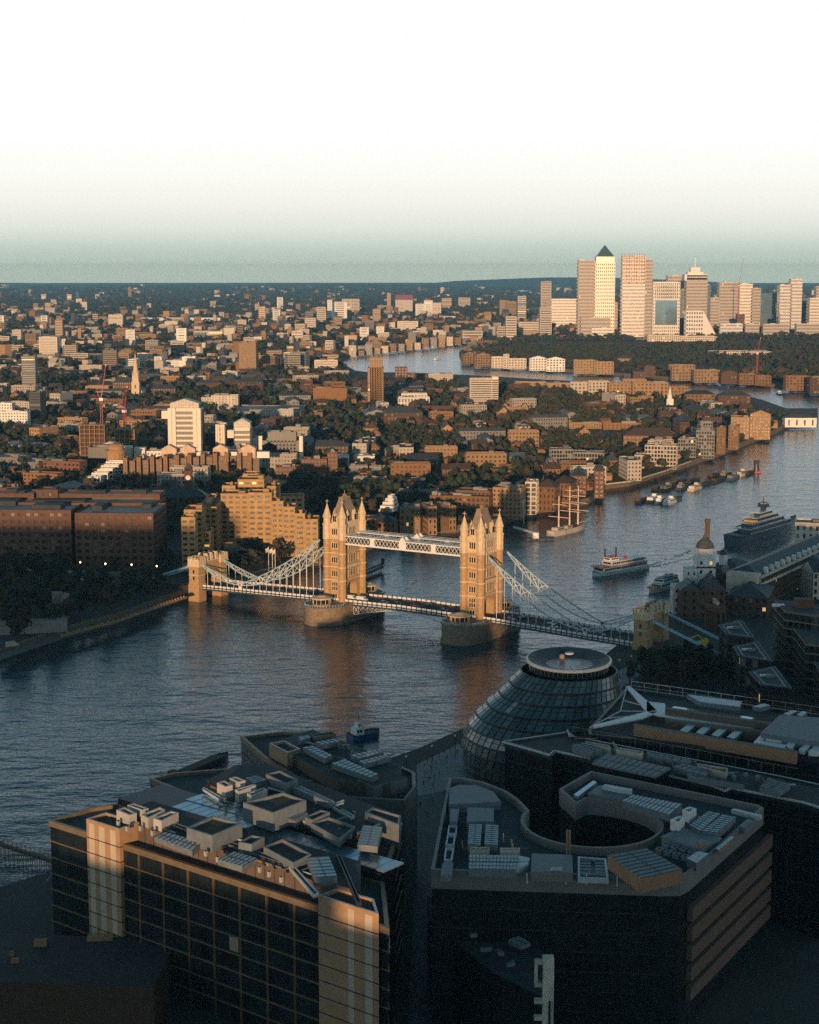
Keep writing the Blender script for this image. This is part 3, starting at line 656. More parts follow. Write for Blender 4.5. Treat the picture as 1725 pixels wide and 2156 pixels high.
# the wedge and letters on the street end
m = MB(); p0, p1 = Vector((106.4, .9)), Vector((90.3, 18.9)); t = (p1-p0); nr = Vector((t.y, -t.x)).normalized()
q = lambda f, z: (*(p0+t*f+nr*.6), z)
m.poly([q(.52, 28.6), q(.95, 32.4), q(.95, 29.6)]); m.poly([q(.52, 28.6), q(.95, 29.6), q(.95, 32.4)]); m.build('yellow_wedge', yellow_paint, A.o)
fc = bpy.data.curves.new('sign_letters', 'FONT'); fc.body = 'EY'; fc.size = 4.2; fc.extrude = .06; fo = bpy.data.objects.new('letters', fc); C.objects.link(fo); fc.materials.append(white_metal)
bpy.context.view_layer.update(); me = bpy.data.meshes.new_from_object(fo.evaluated_get(bpy.context.evaluated_depsgraph_get())); bpy.data.objects.remove(fo); fo = put('sign_letters', me)
fo.parent = A.o; fo.location = q(.28, 24.6); fo.rotation_euler = (math.pi/2, 0, math.atan2(t.y, t.x))
# block B behind it
B = Near('glass_office_block', 'dark glass office block with a big square plant room on its roof', 'office building', -87.98, 390.5, math.radians(-38.7), 'the office with the square plant room')
B.body([(-6, 38.5), (20, 34.5), (86.5, 24), (68, 52.5), (44, 60), (14, 66), (3, 57), (-5, 46)], 5, 38, 8, 3.1, panes=[(-6, 38.5), (-5, 46)])
m = MB(); m.prism([(14, 39.5), (76, 31), (66, 50), (16, 60), (10, 54)], 33, 37, 0, 1); m.build('plant_screen', [screen_m, felt], B.o)
for i in range(9):
    m = MB(); m.box(-.7, .7, -.05, .05, 36, 36.35); o = m.build('screen_light', ledge_m, B.o); f = (i+.5)/9; o.location = (14+62*f, 39.4-8.5*f, 0); o.rotation_euler = (0, 0, -.136)
for q in ([(457, 1648), (473, 1643), (490, 1653), (475, 1657)], [(483, 1638), (497, 1635), (517, 1643), (502, 1647)], [(495, 1662), (533, 1651), (539, 1653), (503, 1667)], [(520, 1670), (555, 1658), (563, 1662), (530, 1677)]):
    B.pr('louvred_vent', q, 45, 3, [vent_m, dark_metal], .5)
B.pr('plant_room', [(512, 1690), (597, 1668), (645, 1685), (575, 1712)], 46.5, 4.6, [alu_dull, gravel], .5)
B.pr('plant_room', [(560, 1630), (590, 1622), (628, 1642), (600, 1650)], 45, 3, [alu_dull, felt], .4)
B.pr('plant_room', [(642, 1720), (675, 1705), (695, 1710), (658, 1727)], 44.5, 2.2, [alu_dull, felt], .4)
B.pr('plant_room', [(655, 1733), (692, 1720), (748, 1740), (715, 1767)], 44, 2, [alu_dull, felt], .3)
B.pr('stair_core', [(768, 1710), (785, 1700), (845, 1717), (840, 1737)], 44, 6, [alu_dull, felt], .5)
for q, r in (([(517, 1637), (540, 1633), (563, 1642), (535, 1650)], 4), ([(615, 1657), (635, 1655), (705, 1687), (690, 1690)], 12), ([(590, 1717), (612, 1703), (648, 1712), (622, 1728)], 5), ([(765, 1738), (805, 1742), (795, 1782), (753, 1777)], 7)):
    B.pr('skylight', q, 43.8, 1.6, AL, 0, r)
B.pr('roof_walkway', [(650, 1668), (657, 1665), (748, 1718), (740, 1722)], 43, .6, [alu, felt], .3); B.pr('roof_walkway', [(425, 1660), (430, 1657), (470, 1680), (462, 1683)], 42.6, .6, [alu, felt], .3)
for i in range(12):
    u = 470+i*24; v = 1680+(u-470)*.27+R.uniform(-8, 8); B.pr('vent_cowl', [(u, v), (u+4, v-2), (u+8, v), (u+4, v+2.4)], 43.4, 1.1, [alu, dark_metal])
pipes(B, 42.6, [(470, 1665), (560, 1660), (600, 1700), (690, 1735), (760, 1760), (700, 1700), (620, 1660)], 22)
# block C on the quay
Cb = Near('glass_office_block', 'dark glass office block on the quay with many pale roof panels and slanting street end', 'office building', -87.98, 390.5, math.radians(-38.7), 'the quayside glass office')
Cb.body([(-28, 95), (-8, 84), (33, 67), (50, 76), (44, 88), (35, 99), (14, 106), (-12, 111), (-22, 107)], 5, 33, 7, 3.1, panes=[(-28, 95), (-8, 84)])
m = MB(); m.prism([(-10, 89.5), (30, 73), (43, 79), (33, 96), (-10, 107)], 28, 31.6, 0, 1); m.build('plant_screen', [screen_m, felt], Cb.o)
Cb.core(Cb.tr([(567, 1563), (600, 1558), (633, 1575), (605, 1583)], 38), 5, 37, 9, [(0, .2, .34), (0, .6, .75)])
m = MB(); q = Cb.tr([(752, 1640), (815, 1623), (858, 1637), (788, 1655)], 37); m.prism(q, 0, 32, 0, 1); m.build('stair_core', [fascia_m, felt], Cb.o)
m = MB(); m.prism([(33.5, 66.5), (50.4, 75.6), (44.6, 88.4), (44, 88), (49.6, 76.2), (33.4, 67.4)], 0, 30, 0); m.build('fin_wall', fascia_m, Cb.o)
for q, r in (([(638, 1573), (658, 1570), (700, 1590), (685, 1597)], 6), ([(663, 1563), (705, 1555), (717, 1560), (675, 1568)], 4), ([(737, 1590), (802, 1577), (808, 1580), (755, 1597)], 6), ([(755, 1603), (815, 1588), (823, 1592), (765, 1608)], 6), ([(698, 1607), (725, 1598), (797, 1630), (782, 1637)], 9), ([(628, 1552), (650, 1548), (655, 1553), (633, 1558)], 2)):
    Cb.pr('skylight', q, 38.5, 1.6, AL, 0, r)
Cb.pr('plant_room', [(655, 1545), (700, 1540), (708, 1546), (662, 1553)], 39, 2.4, [screen_m, alu], .3)
for i in range(16):
    u = 665+i*9; v = 1548+i*3.2+R.uniform(-3, 14); Cb.pr('vent_cowl', [(u, v), (u+5, v-2), (u+9, v), (u+4, v+2.4)], 38.2, R.uniform(.8, 2), [alu_dull, dark_metal])
pipes(Cb, 37.2, [(660, 1555), (720, 1575), (800, 1600), (700, 1595), (640, 1565)], 18)
# ---------------- courtyard block D
D = Near('courtyard_office_block', 'office block wrapped round a circular courtyard, with brown banded side wall', 'office building', 45, 385, 0, 'the round courtyard')
cx, cy = -1.2, -2.5                                      # court centre, local
ring = [(cx+16.6*math.cos(math.radians(a)), cy+18*math.sin(math.radians(a))) for a in range(96, -221, -8)]
front = [(-34.5, 32.3), (-40, -34.6), (10, -39.2), (14.0, -39.0), (16.2, -36.5), (42, 7.8), (41, 10), (3, 37.7), (-6.5, 22.8), (-3.6, 11.5)]
left = [(-17.8, 14), (-20.5, 21), (-26, 28.5), (-31, 32)]
poly = front+[p for p in ring if not (p[0] < -2.5 and p[1] > 8)]+left
m = MB(); m.prism(poly, 0, 34.5, 0, 1); m.build('body', [glass, felt], D.o)
big = offset(poly, .25); inn = offset(poly, -.5); m = MB(); n = len(poly)
s_ = 1 if sum(poly[i][0]*poly[(i+1) % n][1]-poly[(i+1) % n][0]*poly[i][1] for i in range(n)) > 0 else -1
for i in range(n):
    j = (i+1) % n
    for a, b in (((*big[i], 32), (*big[i], 36.4)), ((*big[i], 36.4), (*inn[i], 36.4)), ((*inn[i], 36.4), (*inn[i], 34.5)), ((*poly[i], 32), (*big[i], 32))):
        c = {id(big): 0}; e = lambda p, w: (*w[j], p[2])
        wa = big if a[:2] == tuple(big[i]) else (inn if a[:2] == tuple(inn[i]) else poly); wb_ = big if b[:2] == tuple(big[i]) else (inn if b[:2] == tuple(inn[i]) else poly)
        m.poly([a, (*wa[j], a[2]), (*wb_[j], b[2]), b])
m.build('fascia', fascia_m, D.o)
p, q = Vector((16.2, -36.5)), Vector((42, 7.8)); t = (q-p).normalized(); nr = Vector((t.y, -t.x))
band_m = M('brown terracotta band', (.145, .085, .055), .8, var=.15)
for z0, z1 in ((25.2, 28.4), (20.6, 23.8), (16, 19.2), (11.4, 14.6), (6.8, 10)):
    m = MB(); m.prism([tuple(p+nr*.1), tuple(p+nr*1.4), tuple(q+t*4.5+nr*1.4), tuple(q+t*4.5+nr*.1)], z0, z1, 0, None, True); m.build('terracotta_band', band_m, D.o)
for k in range(6):
    m = MB(); z = 4.6+k*4.6; m.prism([(-40.2, -34.9), (9.5, -39.5), (9.5, -38.9), (-40.2, -34.3)], z, z+.25); m.build('ledge', dark_metal, D.o)
m = MB(); m.lathe(cx, cy, [(16.5, 0), (16.5, .3)], 40, 0, 1, 1.08); m.build('court_floor', paving, D.o)
m = MB()
for k in range(0, 40): m.bar((cx+15.2*math.cos(k*.157), cy+16.5*math.sin(k*.157), 34.4), (cx+15.2*math.cos((k+1)*.157), cy+16.5*math.sin((k+1)*.157), 34.4), .01)
for q, h in (([(948, 1703), (967, 1703), (963, 1730), (947, 1730)], 2), ([(985, 1700), (1040, 1702), (1040, 1730), (983, 1730)], 2.5)): D.pr('plant_room', q, 42.5, h+1, [alu_dull, alu_dull], 0, 0)
q = D.tr([(947, 1662), (965, 1655), (1003, 1655), (1040, 1670), (1055, 1690), (945, 1696)], 41.5); m = MB(); m.prism(q, 34.5, 36.8); m.build('curved_roof', alu_dull, D.o)
for q, r in (([(988, 1735), (1015, 1735), (1012, 1780), (985, 1777)], 10), ([(1023, 1735), (1050, 1737), (1048, 1780), (1020, 1778)], 10), ([(988, 1800), (1090, 1801), (1090, 1814), (988, 1813)], 14), ([(988, 1816), (1088, 1817), (1088, 1830), (987, 1828)], 14),
             ([(1452, 1737), (1492, 1708), (1517, 1713), (1475, 1750)], 9), ([(1478, 1750), (1522, 1715), (1550, 1720), (1508, 1753)], 9), ([(1310, 1685), (1332, 1673), (1437, 1693), (1410, 1715)], 12)):
    D.pr('skylight', q, 43, 2, AL, 0, r)
for q in ([(1090, 1801), (1115, 1806), (1115, 1812), (1090, 1814)], [(1088, 1817), (1113, 1814), (1113, 1819), (1088, 1830)]): D.pr('duct', q, 42.6, 1.2, alu)
for q in ([(945, 1737), (963, 1737), (962, 1755), (942, 1755)], [(942, 1757), (960, 1757), (957, 1778), (938, 1778)], [(938, 1785), (957, 1785), (952, 1810), (935, 1810)]): D.pr('cooling_tray', q, 41.6, 1.2, [alu, felt], .35)
D.pr('plant_room', [(932, 1817), (955, 1817), (952, 1842), (928, 1842)], 42, 1.6, [alu_dull, alu_dull])
for q in ([(990, 1783), (1032, 1783), (1030, 1790), (990, 1789)], [(1053, 1785), (1095, 1785), (1095, 1791), (1053, 1791)]): D.pr('cooling_unit', q, 42.6, 1.8, [cream, dark_metal], .3)
D.pr('plant_room', [(1120, 1797), (1205, 1800), (1207, 1838), (1118, 1835)], 42.6, 2.2, [fascia_m, alu_dull])
D.pr('plant_room', [(1160, 1820), (1185, 1820), (1184, 1826), (1159, 1826)], 43.4, .9, [alu, alu_dull])
D.pr('cooling_tray', [(1217, 1803), (1277, 1808), (1282, 1850), (1217, 1848)], 41.6, 1.2, [alu, dark_metal], .5)
for i in range(2):
    for k in range(5): u, v = 1221+i*32, 1808+k*6.6; D.pr('fan_blade_bank', [(u, v), (u+24, v+.6), (u+24, v+5), (u, v+4.4)], 41.3, .4, alu_dull)
D.pr('tilted_roof', [(1280, 1800), (1360, 1785), (1437, 1830), (1350, 1850)], 45, 3.2, [copper, alu_dull], 0, 8)
for i in range(5):
    for k in range(2): u, v = 1384+i*18+k*-14+10, 1777+i*5.0+k*10; D.pr('fan_tray', [(u, v), (u+7, v-4), (u+19, v-1), (u+12, v+4)], 42, 1, [alu_dull, dark_metal], .3)
D.pr('plant_room', [(1447, 1807), (1470, 1792), (1493, 1797), (1467, 1817)], 42.6, 2, [alu_dull, alu])
D.pr('plant_room', [(1393, 1760), (1437, 1742), (1520, 1763), (1477, 1787)], 42.4, 2, [alu_dull, alu_dull])
D.pr('roof_hatch', [(1468, 1772), (1478, 1768), (1485, 1770), (1475, 1775)], 43.6, 1.2, [copper, alu_dull])
for q in ([(1437, 1705), (1452, 1698), (1467, 1703), (1452, 1712)], [(1412, 1725), (1430, 1718), (1443, 1722), (1430, 1733)]): D.pr('louvred_vent', q, 44.4, 2.6, [white_metal, dark_metal], .5)
D.pr('plant_room', [(1238, 1670), (1263, 1653), (1330, 1670), (1310, 1682)], 42, 1.6, [alu_dull, alu_dull]); D.pr('duct', [(1268, 1655), (1275, 1651), (1332, 1661), (1330, 1666)], 43, 1.2, alu)
D.pr('ridge_light', [(1208, 1673), (1250, 1643), (1257, 1647), (1217, 1677)], 42, 1.4, [alu_dull, glass_blue])
D.pr('plant_room', [(1555, 1740), (1573, 1725), (1587, 1728), (1568, 1743)], 42, 1.6, [alu_dull, alu_dull]); D.pr('duct', [(1507, 1786), (1540, 1760), (1546, 1763), (1514, 1790)], 42, 1, [copper, alu]); D.pr('duct', [(1540, 1705), (1546, 1702), (1605, 1716), (1600, 1720)], 42, 1, alu)
for u in (1194, 1199):
    x, y = D.L(u, 1806, 40); m = MB(); m.bar((x, y, 35), (x, y, 41.5), .28, 8); m.build('flue', copper, D.o)
for u, v in ((1192, 1852), (1235, 1853), (1300, 1856), (1355, 1858), (1110, 1850), (1060, 1765), (1500, 1737), (1530, 1743), (1460, 1727)):
    x, y = D.L(u, v, 40.6); m = MB(); m.bar((x, y, 34.5), (x, y, 36.8), .15, 6); m.build('bollard_light', white_metal, D.o)
D.pr('lower_terrace', [(945, 1850), (1045, 1862), (1045, 1885), (940, 1880)], 34, 2, [fascia_m, felt], .3)
m = MB(); m.prism(D.tr([(1330, 1580), (1440, 1640), (1430, 1645)], 5), .02, .05)
pipes(D, 40.2, [(975, 1735), (975, 1790), (1100, 1815), (1080, 1790), (1420, 1750), (1500, 1735), (1440, 1735), (1340, 1700), (1250, 1675)], 26)
# ---------------- flat-roofed block E and star-roofed block F
E = Near('office_building', 'long flat-roofed glass office with a pale thin roof edge, just behind the round courtyard', 'office building', 65, 435, 0, 'the flat-roofed glass office')
pe = E.tr([(1058, 1558), (1195, 1538), (1205, 1547), (1640, 1630), (1790, 1662), (1740, 1700), (1692, 1685), (1540, 1655), (1527, 1661), (1500, 1650), (1400, 1627), (1263, 1597), (1167, 1577), (1157, 1586), (1120, 1575)], 40)
E.body(offset(pe, -1.5) if False else [(p[0]*.985+.3, p[1]*.985+.3) for p in pe], 5, 38.6, 8, 3.2, panes=[pe[11], pe[10]], mull=True, ledge=dark_metal)
m = MB(); n = len(pe); i_ = offset(pe, -.7); i_ = offset(pe, .7) if abs(i_[0][0]) > abs(pe[0][0]) else i_
m.prism(pe, 33.9, 34.1, 1, 1)
for i in range(n):
    j = (i+1) % n
    for k in range(1): m.bar((*pe[i], 34.4), (*pe[j], 34.4), .3, 4, 0)
m.build('roof_edge', [alu, felt], E.o)
E.pr('roof_canopy', [(1247, 1607), (1277, 1587), (1413, 1617), (1380, 1635)], 42, .5, [alu_dull, alu_dull], 0, 10)
E.pr('canopy_room', [(1250, 1608), (1279, 1589), (1410, 1618), (1379, 1634)], 41.4, 2.2, glass)
for q, h in (([(1205, 1568), (1233, 1563), (1270, 1580), (1243, 1587)], 2), ([(1417, 1613), (1437, 1607), (1493, 1620), (1487, 1633)], 1.6), ([(1448, 1628), (1497, 1637), (1567, 1653), (1450, 1635)], 1.4), ([(1363, 1583), (1455, 1600), (1447, 1605), (1363, 1590)], 1.4), ([(1600, 1655), (1625, 1640), (1665, 1650), (1640, 1668)], 1.5)):
    E.pr('duct', q, 41+h*.5, h, [alu_dull, alu_dull], 0, 5)
for q in ([(1233, 1560), (1283, 1569), (1287, 1575), (1235, 1566)], [(1300, 1573), (1355, 1582), (1353, 1587), (1298, 1578)], [(1470, 1607), (1533, 1617), (1530, 1626), (1470, 1613)]): E.pr('cooling_unit', q, 42.2, 2, [cream, dark_metal], .25)
for i in range(18):
    u = 1215+i*25; v = 1560+i*4.9+R.uniform(-2, 12); E.pr('vent_cowl', [(u, v), (u+6, v-2), (u+11, v), (u+5, v+2.6)], 41, R.uniform(.7, 1.8), [alu_dull, dark_metal])
for i in range(18):
    u = 1205+i*26.5; x, y = E.L(u, 1547+(u-1205)*.19, 39); m = MB(); m.bar((x, y, 34), (x, y, 36.4), .08); x2, y2 = E.L(u+26.5, 1547+(u+26.5-1205)*.19, 39); m.bar((x, y, 36.4), (x2, y2, 36.4), .07); m.build('handrail', ledge_m, E.o)
pipes(E, 39.4, [(1200, 1555), (1300, 1580), (1400, 1605), (1500, 1630), (1620, 1655), (1450, 1620)], 24)
F_ = Near('office_building', 'office building with a white three-armed star on its roof terrace', 'office building', 95, 490, 0, 'the office with the white roof star')
pf = F_.tr([(1320, 1446), (1345, 1448), (1800, 1510), (1800, 1600), (1243, 1541), (1241, 1532)], 40)
F_.body(pf, 5, 38.5, 8, 3.2, panes=[pf[4]], ledge=dark_metal)
for q in ([(1318, 1445), (1326, 1444), (1366, 1478), (1383, 1496), (1362, 1498)], [(1250, 1531), (1249, 1527), (1362, 1498), (1386, 1498), (1355, 1511)], [(1362, 1477), (1400, 1481), (1404, 1495), (1590, 1530), (1586, 1536), (1383, 1505), (1362, 1498)]): F_.pr('star_arm', q, 40.6, .5, white_metal)
F_.pr('screen_wall', [(1402, 1514-1.5), (1640, 1541), (1640, 1545), (1400, 1516)], 41.5, 3, screen_m); F_.pr('screen_wall', [(1401, 1488), (1627, 1521), (1627, 1525), (1401, 1492)], 42.5, 3.5, screen_m); F_.pr('screen_wall', [(1337, 1523), (1680, 1581), (1678, 1586), (1335, 1527)], 42, 3.2, [copper, screen_m])
F_.pr('barrel_roof', [(1602, 1543), (1643, 1505), (1740, 1512), (1740, 1565)], 43, 2.6, [alu_dull, alu_dull], 0, 0); F_.pr('glass_roof', [(1420, 1487), (1590, 1511), (1585, 1526), (1405, 1496)], 39.6, .3, glass_blue)
for k in range(4): F_.pr('skylight', [(1432+k*33, 1538+k*4.5), (1448+k*33, 1525+k*4.5), (1465+k*33, 1527+k*4.5), (1447+k*33, 1542+k*4.5)], 41, 1.2, AL)
for q in ([(1447, 1462), (1563, 1477), (1557, 1488), (1475, 1478)], [(1585, 1487), (1610, 1481), (1622, 1485), (1600, 1490)], [(1650, 1503), (1668, 1495), (1680, 1497), (1662, 1506)], [(1678, 1505), (1690, 1497), (1700, 1499), (1690, 1508)]): F_.pr('duct', q, 42, 1.4, [alu_dull, alu])
for q in ([(1587, 1563), (1602, 1548), (1614, 1550), (1600, 1565)], [(1614, 1550), (1670, 1556), (1676, 1564), (1612, 1556)], [(1600, 1565), (1605, 1560), (1655, 1568), (1650, 1575)], [(1655, 1568), (1670, 1556), (1676, 1564), (1668, 1574)], [(1683, 1577), (1700, 1565), (1710, 1567), (1694, 1580)], [(1703, 1582), (1718, 1568), (1740, 1570), (1722, 1584)]): F_.pr('white_duct', q, 41.6, 1.3, white_metal)
for k in range(16):
    x, y = F_.L(1330+k*27, 1447+k*3.8, 40); x2, y2 = F_.L(1357+k*27, 1451+k*3.8, 40); m = MB(); m.bar((x, y, 34), (x, y, 37), .1); m.bar((x, y, 37), (x2, y2, 37), .1); m.bar((x, y, 35.6), (x2, y2, 35.6), .05); m.build('handrail', copper if k > 8 else alu, F_.o)
for a, b in (((1320, 1446), (1307, 1497)), ((1307, 1497), (1242, 1532)), ((1307, 1497), (1362, 1498)), ((1313, 1475), (1350, 1485)), ((1280, 1512), (1330, 1508))):
    m = MB(); m.bar((*F_.L(*a, 40.5), 35.5), (*F_.L(*b, 40.5), 35.5), .18); m.build('roof_strut', alu, F_.o)
# ---------------- the egg-shaped glass hall
EG = thing('city_hall', 'leaning egg-shaped glass hall with an oval dished roof on the near river bank', 'hall', (42, 545, 5), 0, lm='the egg-shaped glass hall')
egg_g = M('hall glass pane', (.11, .135, .135), .22, metal=.35, var=.35, scale=.2, rand=.35); egg_p = M('hall pale pane', (.30, .34, .34), .35)
nl = 9
def er(t): return 23.6+3.2*math.sin(math.pi*min(1, t*1.25))-7.6*max(0, t-.42)**1.4*2.0
def ec(t): return (11.5*t**1.1, -2.5*t)
m = MB()
for k in range(nl):
    t0, t1 = k/nl, (k+1)/nl; z0, z1 = 1+k*3.75, 1+(k+1)*3.75; (a, b), (c, d) = ec(t0), ec(t1); r0, r1 = er(t0)-.15, er(t1)-.15
    f = lambda q, t: [(q[0]+r0*math.cos(6.2832*i/60), q[1]+r0*math.sin(6.2832*i/60)) for i in range(60)]
    lo = [(a+r0*math.cos(6.2832*i/60), b+r0*math.sin(6.2832*i/60), z0) for i in range(60)]; hi = [(c+(r1-.5)*math.cos(6.2832*i/60), d+(r1-.5)*math.sin(6.2832*i/60), z1) for i in range(60)]; st = [(c+r1*math.cos(6.2832*i/60), d+r1*math.sin(6.2832*i/60), z1) for i in range(60)]
    for i in range(60):
        j = (i+1) % 60; m.poly([lo[i], lo[j], hi[j], hi[i]]); m.poly([hi[i], hi[j], st[j], st[i]])
m.build('floor_shell', dark_metal, EG)
for k in range(1, nl):
    (a, b), r0 = ec(k/nl), er(k/nl)+.12; m = MB(); zz = 1+k*3.75
    R1 = [(a+(r0+q)*math.cos(6.2832*i/72), b+(r0+q)*math.sin(6.2832*i/72)) for q in (0, .5) for i in range(72)]
    for i in range(72):
        j = (i+1) % 72; m.poly([(*R1[72+i], zz-.25), (*R1[72+j], zz-.25), (*R1[72+j], zz+.2), (*R1[72+i], zz+.2)], 0); m.poly([(*R1[72+i], zz+.2), (*R1[72+j], zz+.2), (*R1[j], zz+.25), (*R1[i], zz+.25)], 1)
    m.build('floor_ring', [dark_metal, alu_dull], EG)
for k in range(nl):
    t0, t1 = k/nl, (k+1)/nl; z0, z1 = 1+k*3.75+.25, 1+(k+1)*3.75-.15; (a, b), (c, d) = ec(t0), ec(t1); r0, r1 = er(t0), er(t1)-.35
    for i in range(30):
        th0 = math.radians(162+i*6.9); th1 = th0+math.radians(6.9); m = MB(); e0 = .011
        for h0, h1 in ((0, .47), (.53, 1)):
            P = lambda th, h: (a+(c-a)*h+(r0+(r1-r0)*h)*math.cos(th), b+(d-b)*h+(r0+(r1-r0)*h)*math.sin(th), z0+(z1-z0)*h)
            m.poly([P(th0+e0, h0), P(th1-e0, h0), P(th1-e0, h1), P(th0+e0, h1)])
        m.build('glass_panel', egg_p if (R.random() < .035 and k > 2) else egg_g, EG)
    m = MB()
    for i in range(22):
        th0 = math.radians(9+i*6.95); th1 = th0+math.radians(6.5)
        P = lambda th, h: (a+(c-a)*h+(r0+(r1-r0)*h)*math.cos(th), b+(d-b)*h+(r0+(r1-r0)*h)*math.sin(th), z0+(z1-z0)*h)
        m.poly([P(th0, 0), P(th1, 0), P(th1, 1), P(th0, 1)])
    m.build('rear_glazing', egg_g, EG, 'stuff')
(a, b) = ec(1); zt = 1+nl*3.75
m = MB(); m.lathe(a, b, [(13.0, zt-.2), (13.2, zt+2.6)], 60); m.build('drum_glazing', glass, EG)
for i in range(30):
    th = math.radians(165+i*7); m = MB(); m.bar((a+13.2*math.cos(th), b+13.2*math.sin(th), zt), (a+13.35*math.cos(th), b+13.35*math.sin(th), zt+2.4), .1); m.build('drum_mullion', alu_dull, EG)
m = MB(); pr = [(13.1, 2.5), (14.3, 3.0), (14.4, 3.6), (13.7, 3.9)]
rings = [[(a+r*math.cos(6.2832*i/64), b+r*math.sin(6.2832*i/64)*1.05, zt+z+.045*r*math.sin(6.2832*i/64)) for i in range(64)] for r, z in pr]
for x, y in zip(rings, rings[1:]):
    for i in range(64): j = (i+1) % 64; m.poly([x[i], x[j], y[j], y[i]])
m.build('roof_rim', alu, EG)
m = MB(); pr = [(13.65, 3.9), (11, 3.2), (7.5, 2.6), (4, 2.25), (.5, 2.15)]
rings = [[(a+r*math.cos(6.2832*i/64), b+r*math.sin(6.2832*i/64)*1.05, zt+z+.045*r*math.sin(6.2832*i/64)) for i in range(64)] for r, z in pr]
for x, y in zip(rings, rings[1:]):
    for i in range(64): j = (i+1) % 64; m.poly([x[i], x[j], y[j], y[i]])
m.poly(rings[-1]); m.build('roof_dish', M('dark blue solar glass', (.012, .036, .055), .5, metal=0, var=.5, scale=.2), EG)
m = MB()
for i in range(20): m.bar((a+2*math.cos(i*.314), b+2*math.sin(i*.314), zt+2.3), (a+13.5*math.cos(i*.314), b+14*math.sin(i*.314), zt+3.95+.6*math.sin(i*.314)), .05)
m.build('dish_rib', dark_metal, EG, 'stuff'); MATS['dark blue solar glass'].node_tree.nodes['Principled BSDF'].inputs['Specular IOR Level'].default_value = .2
m = MB(); m.lathe(a-2, b+3, [(.9, zt+3.1), (.9, zt+4.2), (.4, zt+4.6)], 8); m.build('roof_hatch', copper, EG); m = MB(); m.lathe(a+1, b+9, [(1.6, zt+3.3), (1.5, zt+3.7)], 12); m.build('roof_hatch', alu, EG)
# ---------------------------------------------------------------- unseen blocks added round the viewpoint, sized to throw shade over the near bank
for (x, y, wd, dp, h, lab) in ((-312, -110, 176, 40, 122, 'unseen tall brick slab added for shade, far left behind the viewpoint'), (-212, -110, 20, 40, 58, 'unseen low slab added for shade, left of the viewpoint'), (-124, -110, 152, 40, 75, 'unseen slab added for shade behind the viewpoint, left'), (-70, -160, 6, 8, 98, 'unseen slim brick shaft added for shade behind the viewpoint'), (-15, -110, 61, 40, 99, 'unseen tall block added for shade just behind the viewpoint'),
                               (80, -110, 124, 40, 118, 'unseen long brown slab added for shade behind the viewpoint, right'), (200, -60, 100, 60, 96, 'unseen brown block added for shade, right of the viewpoint')):
    b = Bld('office_block', lab, 'office building', 0, 1500, brick_dark); b.o.location = (x, y, 5); b.x, b.y = x, y
    b.rect(x, y, 0, wd, dp, 5, h, 4, 6, .6, .55, plant=0); b.done()
# ---------------------------------------------------------------- near bank downstream of the bridge
def simple(name, label, cat, u, v, z=5, rz=0, lm=None, group=None):
    x, y = G(u, v, z); return thing(name, label, cat, (x, y, z), rz, group, lm)
# three glass pavilions with lozenge roofs
def rhomb(tops, z, lab):
    P = [G(u, v, z) for u, v in tops]; x = sum(p[0] for p in P)/4; y = sum(p[1] for p in P)/4; o = thing('glass_pavilion', lab, 'office building', (x, y, 5), 0, 'lozenge-roofed glass pavilions'); FOOT.append((x, y, 16))
    q = [(a-x, b-y) for a, b in P]; ar = sum(q[i][0]*q[(i+1) % 4][1]-q[(i+1) % 4][0]*q[i][1] for i in range(4)); q = q if ar > 0 else q[::-1]
    W, Gz = MB(), MB(); s = offset(q, -.6); h = z-5
    for i in range(4):
        a, b = s[i], s[(i+1) % 4]; ln = math.dist(a, b); facade(W, Gz, a, b, 0, h-.4, max(2, int(ln/2.2)), max(2, int(h/3.6)), .82, .78, .2)
    W.build('wall', dark_metal, o); Gz.build('glazing', [pane_m, blind_far, glass_lit], o, 'stuff')
    r = MB(); i_ = offset(q, -1.5); j_ = offset(q, -2.3)
    r.prism(q, h-.5, h-.05, 1, 1)
    for k in range(4):
        j = (k+1) % 4; r.poly([(*q[k], h), (*q[j], h), (*offset(q, -.35)[j], h), (*offset(q, -.35)[k], h)], 0); r.poly([(*i_[k], h+.01), (*i_[j], h+.01), (*j_[j], h+.01), (*j_[k], h+.01)], 0)
        for e in range(9):
            f = (e+.5)/9; a = Vector(q[k]).lerp(Vector(q[j]), f); b = Vector(i_[k]).lerp(Vector(i_[j]), f); r.bar((*a, h+.02), (*b, h+.02), .08, 4, 0)
    r.build('roof_frame', [alu_dull, felt], o)
    m = MB(); cx, cy = sum(p[0] for p in q)/4, sum(p[1] for p in q)/4; m.box(cx-3, cx+1, cy+1, cy+2, h, h+.7); m.build('roof_light', white_metal, o); m = MB(); m.box(cx-1, cx+2, cy-1, cy+.3, h, h+1); m.build('rooftop_plant', alu_dull, o)
    return o
D2 = lambda x, y: ((1600+x/3.85)/1.1872, (1380+y/3.85)/1.1872)
rhomb([D2(750, 700), D2(980, 650), D2(1110, 830), D2(830, 785)], 24, 'glass pavilion with lozenge roof, farthest of the three, beside the brick columned building')
rhomb([D2(895, 905), D2(1135, 858), D2(1275, 1050), D2(950, 1000)], 24, 'glass pavilion with lozenge roof, middle one of the row of three')
rhomb([D2(1045, 1150), D2(1300, 1095), D2(1465, 1310), D2(1160, 1275)], 24, 'glass pavilion with lozenge roof, nearest of the three, above the star-roofed office')
